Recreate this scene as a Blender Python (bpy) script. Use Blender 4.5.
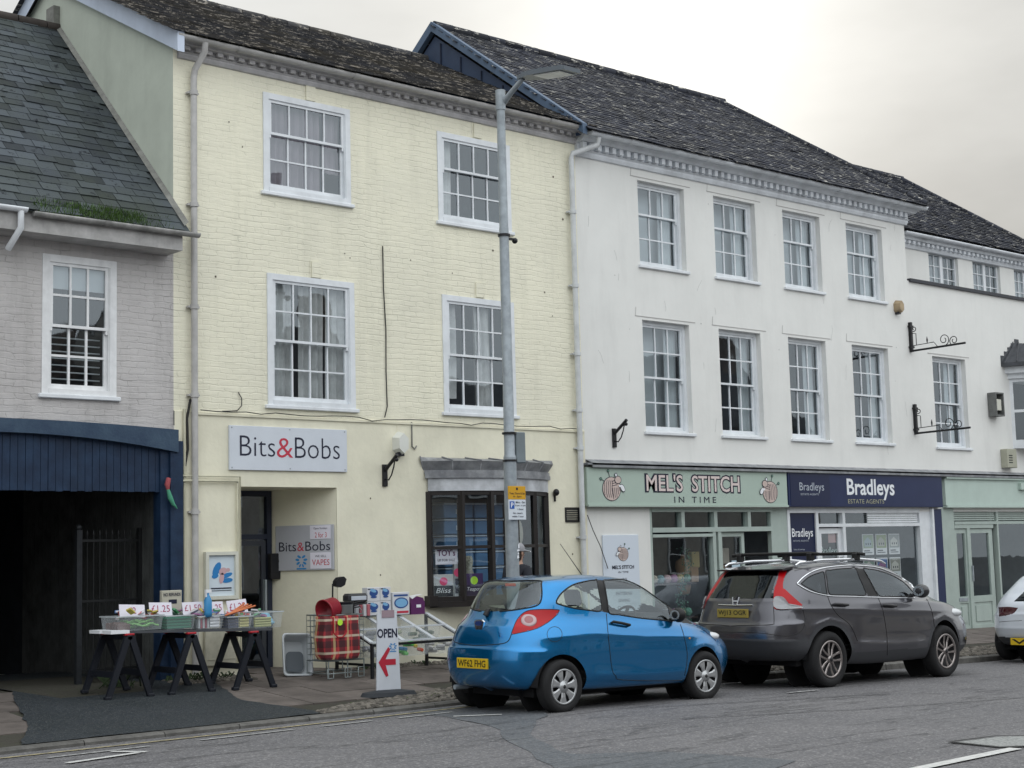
import bpy, math, random
import numpy as np
from mathutils import Matrix, Vector, noise
random.seed(7)
scene = bpy.context.scene
for o in list(bpy.data.objects): bpy.data.objects.remove(o)
COL = scene.collection
R = math.radians

# ------------------------------------------------------------------ camera
CAM_H = 1.73
FPX = 1540.0
RW = np.array([[0.74805481, -0.05438414, -0.66140484],
               [-0.66312117, -0.10054008, -0.74172906],
               [-0.0261594, 0.99344555, -0.11127276]])
cam_d = bpy.data.cameras.new('camera'); cam = bpy.data.objects.new('camera', cam_d); COL.objects.link(cam)
cam_d.sensor_width = 36; cam_d.lens = FPX / 1024 * 36; cam_d.clip_end = 600; cam_d.clip_start = 0.1
m = Matrix([list(RW[i]) + [0] for i in range(3)] + [[0, 0, 0, 1]]); m.translation = (0, 0, CAM_H)
cam.matrix_world = m
scene.camera = cam
scene.render.resolution_x = 1024; scene.render.resolution_y = 768

# ------------------------------------------------------------------ sky and light
SUN_DIR = Vector((0.715, 0.625, 0.31)).normalized()
SUN_EL = math.asin(SUN_DIR.z); SUN_AZ = math.atan2(SUN_DIR.x, SUN_DIR.y)
world = bpy.data.worlds.new('World'); scene.world = world; world.use_nodes = True
wn = world.node_tree; wn.nodes.clear()
def N(t, ty, **kw):
    n = t.nodes.new(ty)
    for k, v in kw.items():
        if k.startswith('i_'): n.inputs[k[2:].replace('_', ' ')].default_value = v
        else: setattr(n, k, v)
    return n
def L(t, a, b): t.links.new(a, b)
def math_n(t, op, a, b=None, clamp=False):
    n = t.nodes.new('ShaderNodeMath'); n.operation = op; n.use_clamp = clamp
    for i, v in enumerate((a, b)):
        if v is None: continue
        if isinstance(v, (int, float)): n.inputs[i].default_value = v
        else: t.links.new(v, n.inputs[i])
    return n.outputs[0]
SKY_STRENGTH = 1.0
tc = N(wn, 'ShaderNodeTexCoord')
sep = N(wn, 'ShaderNodeSeparateXYZ'); L(wn, tc.outputs['Generated'], sep.inputs[0])
sk = N(wn, 'ShaderNodeTexSky', sky_type='NISHITA', sun_disc=False, sun_elevation=SUN_EL, sun_rotation=SUN_AZ, air_density=1.0, dust_density=1.0)
bg1 = N(wn, 'ShaderNodeBackground'); L(wn, sk.outputs[0], bg1.inputs[0]); bg1.inputs[1].default_value = 0.003
# overcast cloud sheet: brighter to the zenith and towards the veiled sun
up = math_n(wn, 'MAXIMUM', sep.outputs[2], 0.0)
cie = math_n(wn, 'ADD', math_n(wn, 'MULTIPLY', up, 1.15), 0.29)
back = math_n(wn, 'MULTIPLY', math_n(wn, 'MULTIPLY', sep.outputs[1], -1.0), 1.0)
back = math_n(wn, 'MULTIPLY', math_n(wn, 'MAXIMUM', math_n(wn, 'ADD', back, 0.25), 0.0), 0.80)
dt = N(wn, 'ShaderNodeVectorMath', operation='DOT_PRODUCT'); L(wn, tc.outputs['Generated'], dt.inputs[0]); dt.inputs[1].default_value = SUN_DIR
glow = math_n(wn, 'POWER', math_n(wn, 'MAXIMUM', dt.outputs['Value'], 0.0), 150.0)
nz = N(wn, 'ShaderNodeTexNoise', i_Scale=3.2, i_Detail=5.0, i_Roughness=0.55)
mpw = N(wn, 'ShaderNodeMapping'); mpw.inputs['Scale'].default_value = (1, 1, 2.6); L(wn, tc.outputs['Generated'], mpw.inputs[0]); L(wn, mpw.outputs[0], nz.inputs['Vector'])
cl = math_n(wn, 'MULTIPLY', math_n(wn, 'SUBTRACT', nz.outputs['Fac'], 0.5), 0.48)
lum = math_n(wn, 'ADD', math_n(wn, 'ADD', cie, back), math_n(wn, 'ADD', math_n(wn, 'MULTIPLY', glow, 0.46), cl))
colr = N(wn, 'ShaderNodeMix', data_type='RGBA'); colr.inputs[6].default_value = (0.96, 0.998, 1.02, 1); colr.inputs[7].default_value = (1.0, 0.99, 0.94, 1)
L(wn, math_n(wn, 'POWER', math_n(wn, 'MAXIMUM', dt.outputs['Value'], 0.0), 6.0), colr.inputs[0])
bg2 = N(wn, 'ShaderNodeBackground'); L(wn, colr.outputs[2], bg2.inputs[0])
L(wn, math_n(wn, 'MULTIPLY', lum, SKY_STRENGTH), bg2.inputs[1])
ad = N(wn, 'ShaderNodeAddShader'); L(wn, bg1.outputs[0], ad.inputs[0]); L(wn, bg2.outputs[0], ad.inputs[1])
wo = N(wn, 'ShaderNodeOutputWorld'); L(wn, ad.outputs[0], wo.inputs[0])
sd = bpy.data.lights.new('sun', 'SUN'); sd.energy = 1.2; sd.angle = R(14); sd.color = (1, 0.95, 0.86)
sun = bpy.data.objects.new('sun', sd); COL.objects.link(sun)
sun.rotation_euler = (-SUN_DIR).to_track_quat('-Z', 'Y').to_euler()
vs = scene.view_settings
vs.view_transform = 'Standard'; vs.look = 'None'; vs.gamma = 1; vs.exposure = 0.1
scene.render.engine = 'CYCLES'

# ------------------------------------------------------------------ materials
MATS = {}
def mat(name, col, rough=0.6, metal=0.0, var=0.0, vscale=3.0, bump=0.0, bscale=30.0, coat=0.0, spec=0.35, streak=0.0, col2=None, twosided=False, island=0.0, trans=0.0):
    if name in MATS: return MATS[name]
    mt = bpy.data.materials.new(name); mt.use_nodes = True; t = mt.node_tree
    b = t.nodes['Principled BSDF']
    b.inputs['Roughness'].default_value = rough; b.inputs['Metallic'].default_value = metal
    b.inputs['Specular IOR Level'].default_value = spec
    b.inputs['Coat Weight'].default_value = coat; b.inputs['Coat Roughness'].default_value = 0.04
    c4 = (*col, 1)
    b.inputs['Base Color'].default_value = c4
    g = N(t, 'ShaderNodeNewGeometry'); last = None
    if var or streak or island or col2:
        dark = tuple(x * (1 - var) for x in col) if col2 is None else col2
        mx = N(t, 'ShaderNodeMix', data_type='RGBA'); mx.inputs[6].default_value = c4; mx.inputs[7].default_value = (*dark, 1)
        n1 = N(t, 'ShaderNodeTexNoise', i_Scale=vscale, i_Detail=6.0, i_Roughness=0.62); L(t, g.outputs['Position'], n1.inputs['Vector'])
        rp = N(t, 'ShaderNodeMapRange'); rp.inputs[1].default_value = 0.38; rp.inputs[2].default_value = 0.68
        L(t, n1.outputs['Fac'], rp.inputs[0]); L(t, rp.outputs[0], mx.inputs[0])
        last = mx.outputs[2]
        if streak:
            mp = N(t, 'ShaderNodeMapping'); mp.inputs['Scale'].default_value = (3.2, 3.2, 0.5); L(t, g.outputs['Position'], mp.inputs[0])
            n2 = N(t, 'ShaderNodeTexNoise', i_Scale=1.0, i_Detail=5.0, i_Roughness=0.6); L(t, mp.outputs[0], n2.inputs['Vector'])
            r2 = N(t, 'ShaderNodeMapRange'); r2.inputs[1].default_value = 0.5; r2.inputs[2].default_value = 0.8; r2.inputs[3].default_value = 1.0; r2.inputs[4].default_value = 1 - streak
            L(t, n2.outputs['Fac'], r2.inputs[0])
            vm = N(t, 'ShaderNodeVectorMath', operation='SCALE'); L(t, last, vm.inputs[0]); L(t, r2.outputs[0], vm.inputs[3]); last = vm.outputs[0]
        if island:
            r3 = N(t, 'ShaderNodeMapRange'); r3.inputs[3].default_value = 1 - island; r3.inputs[4].default_value = 1 + island
            L(t, g.outputs['Random Per Island'], r3.inputs[0])
            vm = N(t, 'ShaderNodeVectorMath', operation='SCALE'); L(t, last, vm.inputs[0]); L(t, r3.outputs[0], vm.inputs[3]); last = vm.outputs[0]
        L(t, last, b.inputs['Base Color'])
        r4 = N(t, 'ShaderNodeMapRange'); r4.inputs[3].default_value = rough; r4.inputs[4].default_value = min(1, rough + .12)
        L(t, n1.outputs['Fac'], r4.inputs[0]); L(t, r4.outputs[0], b.inputs['Roughness'])
    if bump:
        n3 = N(t, 'ShaderNodeTexNoise', i_Scale=bscale, i_Detail=5.0); L(t, g.outputs['Position'], n3.inputs['Vector'])
        bp = N(t, 'ShaderNodeBump'); bp.inputs['Strength'].default_value = 1.0; bp.inputs['Distance'].default_value = bump
        L(t, n3.outputs['Fac'], bp.inputs['Height']); L(t, bp.outputs[0], b.inputs['Normal'])
    if twosided:   # dark lining on the inner side of a shell
        dk = N(t, 'ShaderNodeBsdfDiffuse'); dk.inputs[0].default_value = (0.02, 0.02, 0.022, 1)
        ms = N(t, 'ShaderNodeMixShader'); L(t, g.outputs['Backfacing'], ms.inputs[0]); L(t, b.outputs[0], ms.inputs[1]); L(t, dk.outputs[0], ms.inputs[2])
        L(t, ms.outputs[0], t.nodes['Material Output'].inputs[0])
    MATS[name] = mt; return mt

def mat_glass(name, tint=(0.6, 0.65, 0.68), refl=0.10, boost=1.6, rough=0.02, wave=0.002):
    mt = bpy.data.materials.new(name); mt.use_nodes = True; t = mt.node_tree; t.nodes.clear()
    tr = N(t, 'ShaderNodeBsdfTransparent'); tr.inputs[0].default_value = (*tint, 1)
    gl = N(t, 'ShaderNodeBsdfGlossy'); gl.inputs['Roughness'].default_value = rough; gl.inputs[0].default_value = (0.86, 0.94, 1, 1)
    g = N(t, 'ShaderNodeNewGeometry')
    dp = N(t, 'ShaderNodeVectorMath', operation='DOT_PRODUCT'); L(t, g.outputs['Normal'], dp.inputs[0]); L(t, g.outputs['Incoming'], dp.inputs[1])
    sch = math_n(t, 'POWER', math_n(t, 'SUBTRACT', 1.0, math_n(t, 'ABSOLUTE', dp.outputs['Value'])), 5.0)   # the same from either side of the pane
    f = math_n(t, 'ADD', math_n(t, 'MULTIPLY', math_n(t, 'ADD', math_n(t, 'MULTIPLY', sch, 0.95), 0.045), boost), refl, True)
    if wave:
        nn = N(t, 'ShaderNodeTexNoise', i_Scale=2.2, i_Detail=1.0); L(t, g.outputs['Position'], nn.inputs['Vector'])
        bp = N(t, 'ShaderNodeBump'); bp.inputs['Distance'].default_value = wave * 4; bp.inputs['Strength'].default_value = 0.6
        L(t, nn.outputs['Fac'], bp.inputs['Height']); L(t, bp.outputs[0], gl.inputs['Normal'])
    ms = N(t, 'ShaderNodeMixShader'); L(t, f, ms.inputs[0]); L(t, tr.outputs[0], ms.inputs[1]); L(t, gl.outputs[0], ms.inputs[2])
    o = N(t, 'ShaderNodeOutputMaterial'); L(t, ms.outputs[0], o.inputs[0])
    return mt

def mat_brick(name, col, col2, bw=0.23, bh=0.078, depth=0.004, dirt=0.25, dirtcol=(0.2, 0.2, 0.16)):
    """painted brickwork: coursing only as relief, dirt and paint patches in the colour"""
    mt = bpy.data.materials.new(name); mt.use_nodes = True; t = mt.node_tree; b = t.nodes['Principled BSDF']
    g = N(t, 'ShaderNodeNewGeometry'); sp = N(t, 'ShaderNodeSeparateXYZ'); L(t, g.outputs['Position'], sp.inputs[0])
    nd = N(t, 'ShaderNodeTexNoise', i_Scale=2.0, i_Detail=3.0); L(t, g.outputs['Position'], nd.inputs['Vector'])
    u = math_n(t, 'ADD', sp.outputs[0], sp.outputs[1])
    nd2 = N(t, 'ShaderNodeTexNoise', i_Scale=7.0, i_Detail=3.0); L(t, g.outputs['Position'], nd2.inputs['Vector'])
    v = math_n(t, 'ADD', sp.outputs[2], math_n(t, 'ADD', math_n(t, 'MULTIPLY', math_n(t, 'SUBTRACT', nd.outputs['Fac'], 0.5), 0.07), math_n(t, 'MULTIPLY', math_n(t, 'SUBTRACT', nd2.outputs['Fac'], 0.5), 0.035)))
    u = math_n(t, 'ADD', u, math_n(t, 'MULTIPLY', math_n(t, 'SUBTRACT', nd2.outputs['Fac'], 0.5), 0.16))
    cb = N(t, 'ShaderNodeCombineXYZ'); L(t, u, cb.inputs[0]); L(t, v, cb.inputs[1])
    br = N(t, 'ShaderNodeTexBrick'); br.inputs['Scale'].default_value = 1.0; br.inputs['Brick Width'].default_value = bw; br.inputs['Row Height'].default_value = bh
    br.inputs['Mortar Size'].default_value = 0.009; br.inputs['Mortar Smooth'].default_value = 0.6
    br.inputs['Color1'].default_value = (1, 1, 1, 1); br.inputs['Color2'].default_value = (0.55, 0.55, 0.55, 1); br.inputs['Mortar'].default_value = (0, 0, 0, 1)
    L(t, cb.outputs[0], br.inputs['Vector'])
    mp3 = N(t, 'ShaderNodeMapping'); mp3.inputs['Scale'].default_value = (3, 3, 13); L(t, g.outputs['Position'], mp3.inputs[0])
    n3 = N(t, 'ShaderNodeTexNoise', i_Scale=1.0, i_Detail=7.0, i_Roughness=0.65); L(t, mp3.outputs[0], n3.inputs['Vector'])
    nm = N(t, 'ShaderNodeTexNoise', i_Scale=0.9, i_Detail=3.0); L(t, g.outputs['Position'], nm.inputs['Vector'])
    rm = N(t, 'ShaderNodeMapRange'); rm.inputs[1].default_value = 0.35; rm.inputs[2].default_value = 0.62; rm.inputs[3].default_value = 0.25; L(t, nm.outputs['Fac'], rm.inputs[0])
    hh = math_n(t, 'ADD', math_n(t, 'MULTIPLY', br.outputs['Color'], rm.outputs[0]), math_n(t, 'MULTIPLY', n3.outputs['Fac'], 2.6))
    bp = N(t, 'ShaderNodeBump'); bp.inputs['Distance'].default_value = depth; bp.inputs['Strength'].default_value = 1.0; L(t, hh, bp.inputs['Height']); L(t, bp.outputs[0], b.inputs['Normal'])
    mx = N(t, 'ShaderNodeMix', data_type='RGBA'); mx.inputs[6].default_value = (*col, 1); mx.inputs[7].default_value = (*col2, 1)
    n1 = N(t, 'ShaderNodeTexNoise', i_Scale=0.8, i_Detail=7.0, i_Roughness=0.65); L(t, g.outputs['Position'], n1.inputs['Vector'])
    rp = N(t, 'ShaderNodeMapRange'); rp.inputs[1].default_value = 0.35; rp.inputs[2].default_value = 0.7; L(t, n1.outputs['Fac'], rp.inputs[0]); L(t, rp.outputs[0], mx.inputs[0])
    # fine grime caught in the joints
    gr = N(t, 'ShaderNodeMapRange'); gr.inputs[1].default_value = 0.0; gr.inputs[2].default_value = 0.5; gr.inputs[3].default_value = 1.0; gr.inputs[4].default_value = 0.0; L(t, br.outputs['Color'], gr.inputs[0])
    n4 = N(t, 'ShaderNodeTexNoise', i_Scale=3.5, i_Detail=6.0, i_Roughness=0.7); L(t, g.outputs['Position'], n4.inputs['Vector'])
    r5 = N(t, 'ShaderNodeMapRange'); r5.inputs[1].default_value = 0.48; r5.inputs[2].default_value = 0.72; L(t, n4.outputs['Fac'], r5.inputs[0])
    amt = math_n(t, 'MULTIPLY', math_n(t, 'MULTIPLY', gr.outputs[0], r5.outputs[0]), dirt * 1.6)
    mp = N(t, 'ShaderNodeMapping'); mp.inputs['Scale'].default_value = (5, 5, 0.5); L(t, g.outputs['Position'], mp.inputs[0])
    n2 = N(t, 'ShaderNodeTexNoise', i_Scale=1.0, i_Detail=6.0, i_Roughness=0.65); L(t, mp.outputs[0], n2.inputs['Vector'])
    r2 = N(t, 'ShaderNodeMapRange'); r2.inputs[1].default_value = 0.5; r2.inputs[2].default_value = 0.85; r2.inputs[4].default_value = dirt; L(t, n2.outputs['Fac'], r2.inputs[0])
    amt = math_n(t, 'ADD', amt, r2.outputs[0], True)
    m2 = N(t, 'ShaderNodeMix', data_type='RGBA'); L(t, mx.outputs[2], m2.inputs[6]); m2.inputs[7].default_value = (*dirtcol, 1); L(t, amt, m2.inputs[0])
    L(t, m2.outputs[2], b.inputs['Base Color']); b.inputs['Roughness'].default_value = 0.75
    MATS[name] = mt; return mt

def mat_slate(name, col, moss, lichen, lfrac=0.6, mossamt=0.5, lw=(2, 2, 2)):
    mt = bpy.data.materials.new(name); mt.use_nodes = True; t = mt.node_tree; b = t.nodes['Principled BSDF']
    g = N(t, 'ShaderNodeNewGeometry')
    r3 = N(t, 'ShaderNodeMapRange'); r3.inputs[3].default_value = 0.45; r3.inputs[4].default_value = 1.35; L(t, math_n(t, 'POWER', g.outputs['Random Per Island'], 0.7), r3.inputs[0])
    vm = N(t, 'ShaderNodeVectorMath', operation='SCALE'); vm.inputs[0].default_value = col; L(t, r3.outputs[0], vm.inputs[3])
    n1 = N(t, 'ShaderNodeTexNoise', i_Scale=0.9, i_Detail=8.0, i_Roughness=0.7); L(t, g.outputs['Position'], n1.inputs['Vector'])
    rp = N(t, 'ShaderNodeMapRange'); rp.inputs[1].default_value = 0.42; rp.inputs[2].default_value = 0.68; rp.inputs[4].default_value = mossamt; L(t, n1.outputs['Fac'], rp.inputs[0])
    mx = N(t, 'ShaderNodeMix', data_type='RGBA'); L(t, vm.outputs[0], mx.inputs[6]); mx.inputs[7].default_value = (*moss, 1); L(t, rp.outputs[0], mx.inputs[0])
    mp = N(t, 'ShaderNodeMapping'); mp.inputs['Scale'].default_value = lw; L(t, g.outputs['Position'], mp.inputs[0])
    n2 = N(t, 'ShaderNodeTexNoise', i_Scale=4.0, i_Detail=9.0, i_Roughness=0.75); L(t, mp.outputs[0], n2.inputs['Vector'])
    r2 = N(t, 'ShaderNodeMapRange'); r2.inputs[1].default_value = lfrac; r2.inputs[2].default_value = lfrac + 0.05; L(t, n2.outputs['Fac'], r2.inputs[0])
    m2 = N(t, 'ShaderNodeMix', data_type='RGBA'); L(t, mx.outputs[2], m2.inputs[6]); m2.inputs[7].default_value = (*lichen, 1); L(t, r2.outputs[0], m2.inputs[0])
    L(t, m2.outputs[2], b.inputs['Base Color']); b.inputs['Roughness'].default_value = 0.7; b.inputs['Specular IOR Level'].default_value = 0.12
    n3 = N(t, 'ShaderNodeTexNoise', i_Scale=40.0, i_Detail=4.0); L(t, g.outputs['Position'], n3.inputs['Vector'])
    bp = N(t, 'ShaderNodeBump'); bp.inputs['Distance'].default_value = 0.004; L(t, n3.outputs['Fac'], bp.inputs['Height']); L(t, bp.outputs[0], b.inputs['Normal'])
    MATS[name] = mt; return mt

def mat_ground(name, c1, c2, speck=(0.3, 0.3, 0.3), sa=0.25, scale=90.0, patch=0.5, rough=0.8, bump=0.004, cracks=False):
    mt = bpy.data.materials.new(name); mt.use_nodes = True; t = mt.node_tree; b = t.nodes['Principled BSDF']
    g = N(t, 'ShaderNodeNewGeometry')
    n1 = N(t, 'ShaderNodeTexNoise', i_Scale=patch, i_Detail=8.0, i_Roughness=0.65); L(t, g.outputs['Position'], n1.inputs['Vector'])
    rp = N(t, 'ShaderNodeMapRange'); rp.inputs[1].default_value = 0.35; rp.inputs[2].default_value = 0.65; L(t, n1.outputs['Fac'], rp.inputs[0])
    mx = N(t, 'ShaderNodeMix', data_type='RGBA'); mx.inputs[6].default_value = (*c1, 1); mx.inputs[7].default_value = (*c2, 1); L(t, rp.outputs[0], mx.inputs[0])
    vo = N(t, 'ShaderNodeTexVoronoi', i_Scale=scale); L(t, g.outputs['Position'], vo.inputs['Vector'])
    sx = N(t, 'ShaderNodeSeparateColor'); L(t, vo.outputs['Color'], sx.inputs[0])
    r2 = N(t, 'ShaderNodeMapRange'); r2.inputs[1].default_value = 0.72; r2.inputs[2].default_value = 1.0; r2.inputs[4].default_value = sa; L(t, sx.outputs[0], r2.inputs[0])
    m2 = N(t, 'ShaderNodeMix', data_type='RGBA'); L(t, mx.outputs[2], m2.inputs[6]); m2.inputs[7].default_value = (*speck, 1); L(t, r2.outputs[0], m2.inputs[0])
    last = m2.outputs[2]
    nf = N(t, 'ShaderNodeTexNoise', i_Scale=22.0, i_Detail=6.0, i_Roughness=0.8); L(t, g.outputs['Position'], nf.inputs['Vector'])
    rf = N(t, 'ShaderNodeMapRange'); rf.inputs[1].default_value = 0.3; rf.inputs[2].default_value = 0.7; rf.inputs[3].default_value = 0.6; rf.inputs[4].default_value = 1.4; L(t, nf.outputs['Fac'], rf.inputs[0])
    vm = N(t, 'ShaderNodeVectorMath', operation='SCALE'); L(t, last, vm.inputs[0]); L(t, rf.outputs[0], vm.inputs[3]); last = vm.outputs[0]
    if cracks:   # tar seams and oil along the wheel tracks
        mp = N(t, 'ShaderNodeMapping'); mp.inputs['Scale'].default_value = (0.14, 1.0, 1); L(t, g.outputs['Position'], mp.inputs[0])
        nc = N(t, 'ShaderNodeTexNoise', i_Scale=1.1, i_Detail=6.0, i_Roughness=0.6); L(t, mp.outputs[0], nc.inputs['Vector'])
        a = math_n(t, 'ABSOLUTE', math_n(t, 'SUBTRACT', nc.outputs['Fac'], 0.5))
        rc = N(t, 'ShaderNodeMapRange'); rc.inputs[1].default_value = 0.0; rc.inputs[2].default_value = 0.014; rc.inputs[3].default_value = 0.5; rc.inputs[4].default_value = 1.0; L(t, a, rc.inputs[0])
        vm = N(t, 'ShaderNodeVectorMath', operation='SCALE'); L(t, last, vm.inputs[0]); L(t, rc.outputs[0], vm.inputs[3]); last = vm.outputs[0]
    L(t, last, b.inputs['Base Color']); b.inputs['Roughness'].default_value = rough; b.inputs['Specular IOR Level'].default_value = 0.3
    bp = N(t, 'ShaderNodeBump'); bp.inputs['Distance'].default_value = bump; L(t, vo.outputs['Distance'], bp.inputs['Height']); L(t, bp.outputs[0], b.inputs['Normal'])
    MATS[name] = mt; return mt

# ------------------------------------------------------------------ mesh builder
ORG = {}
class MB:
    def __init__(s): s.v = []; s.f = []; s.m = []; s.sm = []; s.M = None
    def add(s, vs, fs, mi=0, smooth=False):
        o = len(s.v)
        for p in vs:
            p = Vector(p)
            if s.M is not None: p = s.M @ p
            s.v.append(p)
        for f in fs: s.f.append([i + o for i in f]); s.m.append(mi); s.sm.append(smooth)
    def box(s, x0, x1, y0, y1, z0, z1, mi=0):
        s.add([(x0, y0, z0), (x1, y0, z0), (x1, y1, z0), (x0, y1, z0), (x0, y0, z1), (x1, y0, z1), (x1, y1, z1), (x0, y1, z1)],
              [(0, 3, 2, 1), (4, 5, 6, 7), (0, 1, 5, 4), (1, 2, 6, 5), (2, 3, 7, 6), (3, 0, 4, 7)], mi)
    def rbox(s, x0, x1, y0, y1, z0, z1, r=0.01, mi=0):
        """box with bevelled edges"""
        s.prism([(x0 + r, y0), (x1 - r, y0), (x1, y0 + r), (x1, y1 - r), (x1 - r, y1), (x0 + r, y1), (x0, y1 - r), (x0, y0 + r)], z0 + r, z1 - r, mi)
        for za, zb in ((z0 + r, z0), (z1 - r, z1)):
            a = [(x0 + r, y0), (x1 - r, y0), (x1, y0 + r), (x1, y1 - r), (x1 - r, y1), (x0 + r, y1), (x0, y1 - r), (x0, y0 + r)]
            b = [(x0 + r, y0 + r), (x1 - r, y0 + r), (x1 - r, y0 + r), (x1 - r, y1 - r), (x1 - r, y1 - r), (x0 + r, y1 - r), (x0 + r, y1 - r), (x0 + r, y0 + r)]
            n = 8
            s.add([(*p, za) for p in a] + [(*p, zb) for p in b], [(i, (i + 1) % n, n + (i + 1) % n, n + i) if zb > za else (i, n + i, n + (i + 1) % n, (i + 1) % n) for i in range(n)], mi)
            q = [(x0 + r, y0 + r, zb), (x1 - r, y0 + r, zb), (x1 - r, y1 - r, zb), (x0 + r, y1 - r, zb)]
            s.add(q, [(0, 1, 2, 3)] if zb > za else [(3, 2, 1, 0)], mi)
    def prism(s, poly, z0, z1, mi=0, axis='z'):
        def c(p, q):
            if axis == 'z': return (p[0], p[1], q)
            if axis == 'y': return (p[0], q, p[1])
            return (q, p[0], p[1])
        n = len(poly)
        s.add([c(p, z0) for p in poly] + [c(p, z1) for p in poly],
              [tuple(range(n - 1, -1, -1)), tuple(range(n, 2 * n))] + [(i, (i + 1) % n, n + (i + 1) % n, n + i) for i in range(n)], mi)
    def quad(s, a, b, c, d, mi=0): s.add([a, b, c, d], [(0, 1, 2, 3)], mi)
    def tube(s, pts, r, seg=8, mi=0, cap=True, smooth=True):
        pts = [Vector(p) for p in pts]; n = len(pts); rs = r if isinstance(r, (list, tuple)) else [r] * n
        vs = []; prev = None
        for i, p in enumerate(pts):
            d = (pts[min(i + 1, n - 1)] - pts[max(i - 1, 0)]).normalized()
            if prev is None:
                a = Vector((0, 0, 1)) if abs(d.z) < 0.9 else Vector((1, 0, 0)); u = d.cross(a).normalized()
            else: u = (prev - d * prev.dot(d)).normalized()
            prev = u; w = d.cross(u)
            for k in range(seg):
                t = 2 * math.pi * k / seg; vs.append(p + (u * math.cos(t) + w * math.sin(t)) * rs[i])
        fs = [(i * seg + k, i * seg + (k + 1) % seg, (i + 1) * seg + (k + 1) % seg, (i + 1) * seg + k) for i in range(n - 1) for k in range(seg)]
        s.add(vs, fs, mi, smooth)
        if cap:
            s.add(vs[:seg], [tuple(range(seg - 1, -1, -1))], mi); s.add(vs[-seg:], [tuple(range(seg))], mi)
    def lathe(s, prof, seg=24, mi=0, M=None, smooth=True):
        """prof [(r, h)] about the z axis, placed by M"""
        M = M or Matrix(); vs = []
        for r, hh in prof:
            for k in range(seg):
                t = 2 * math.pi * k / seg; vs.append(M @ Vector((r * math.cos(t), r * math.sin(t), hh)))
        n = len(prof)
        s.add(vs, [(i * seg + k, i * seg + (k + 1) % seg, (i + 1) * seg + (k + 1) % seg, (i + 1) * seg + k) for i in range(n - 1) for k in range(seg)], mi, smooth)
    def disc(s, c, rx, rz, y, seg=24, mi=0, M=None):
        pts = [(c[0] + rx * math.cos(2 * math.pi * k / seg), y, c[1] + rz * math.sin(2 * math.pi * k / seg)) for k in range(seg)]
        if M: pts = [M @ Vector(p) for p in pts]
        s.add(pts, [tuple(range(seg))], mi)
    def sphere(s, c, r, seg=12, rings=8, mi=0):
        rx, ry, rz = r if isinstance(r, (list, tuple)) else (r, r, r)
        vs = []
        for i in range(rings + 1):
            a = math.pi * i / rings
            for k in range(seg):
                t = 2 * math.pi * k / seg
                vs.append((c[0] + rx * math.sin(a) * math.cos(t), c[1] + ry * math.sin(a) * math.sin(t), c[2] + rz * math.cos(a)))
        s.add(vs, [(i * seg + k, (i + 1) * seg + k, (i + 1) * seg + (k + 1) % seg, i * seg + (k + 1) % seg) for i in range(rings) for k in range(seg)], mi, True)
    def text(s, body, u0, u1, v0, v1, y, mi=0, bold=0.0, M=None, th=0.0, shear=0.0):
        """lettering fitted into the rectangle u0..u1, v0..v1 (x and z) at depth y"""
        cu = bpy.data.curves.new('lettering', 'FONT'); cu.body = body; cu.resolution_u = 3; cu.offset = bold; cu.shear = shear; cu.align_x = 'CENTER'
        ob = bpy.data.objects.new('lettering', cu); COL.objects.link(ob)
        bpy.context.view_layer.update()
        me = bpy.data.meshes.new_from_object(ob.evaluated_get(bpy.context.evaluated_depsgraph_get()))
        co = [v.co.copy() for v in me.vertices]
        if co:
            xs = [c.x for c in co]; ys = [c.y for c in co]
            ax, bx, ay, by = min(xs), max(xs), min(ys), max(ys)
            vs = [Vector((u0 + (c.x - ax) / (bx - ax) * (u1 - u0), y, v0 + (c.y - ay) / max(1e-6, by - ay) * (v1 - v0))) for c in co]
            if M: vs = [M @ v for v in vs]
            s.add(vs, [tuple(p.vertices) for p in me.polygons], mi)
        bpy.data.objects.remove(ob); bpy.data.curves.remove(cu); bpy.data.meshes.remove(me)
    def build(s, name, mats, parent=None, org=None, **props):
        if not isinstance(mats, (list, tuple)): mats = [mats]
        me = bpy.data.meshes.new(name)
        if parent is not None: o0 = Vector(ORG[parent.name])
        elif org is not None: o0 = Vector(org)
        else: o0 = Vector((0, 0, 0))
        me.from_pydata([tuple(v - o0) for v in s.v], [], s.f)
        for mm in mats: me.materials.append(mm)
        me.polygons.foreach_set('material_index', s.m); me.polygons.foreach_set('use_smooth', s.sm)
        me.update()
        ob = bpy.data.objects.new(name, me); COL.objects.link(ob)
        if parent is not None: ob.parent = parent
        else: ob.location = o0
        ORG[ob.name] = tuple(o0)
        for k, v in props.items(): ob[k] = v
        return ob
def thing(name, label, cat, loc, group=None):
    o = bpy.data.objects.new(name, None); COL.objects.link(o); o.location = loc; o.empty_display_size = 0.3
    o['label'] = label; o['category'] = cat
    if group: o['group'] = group
    ORG[o.name] = tuple(loc); return o
def tag(o, label, cat, group=None):
    o['label'] = label; o['category'] = cat
    if group: o['group'] = group
    return o
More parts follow.
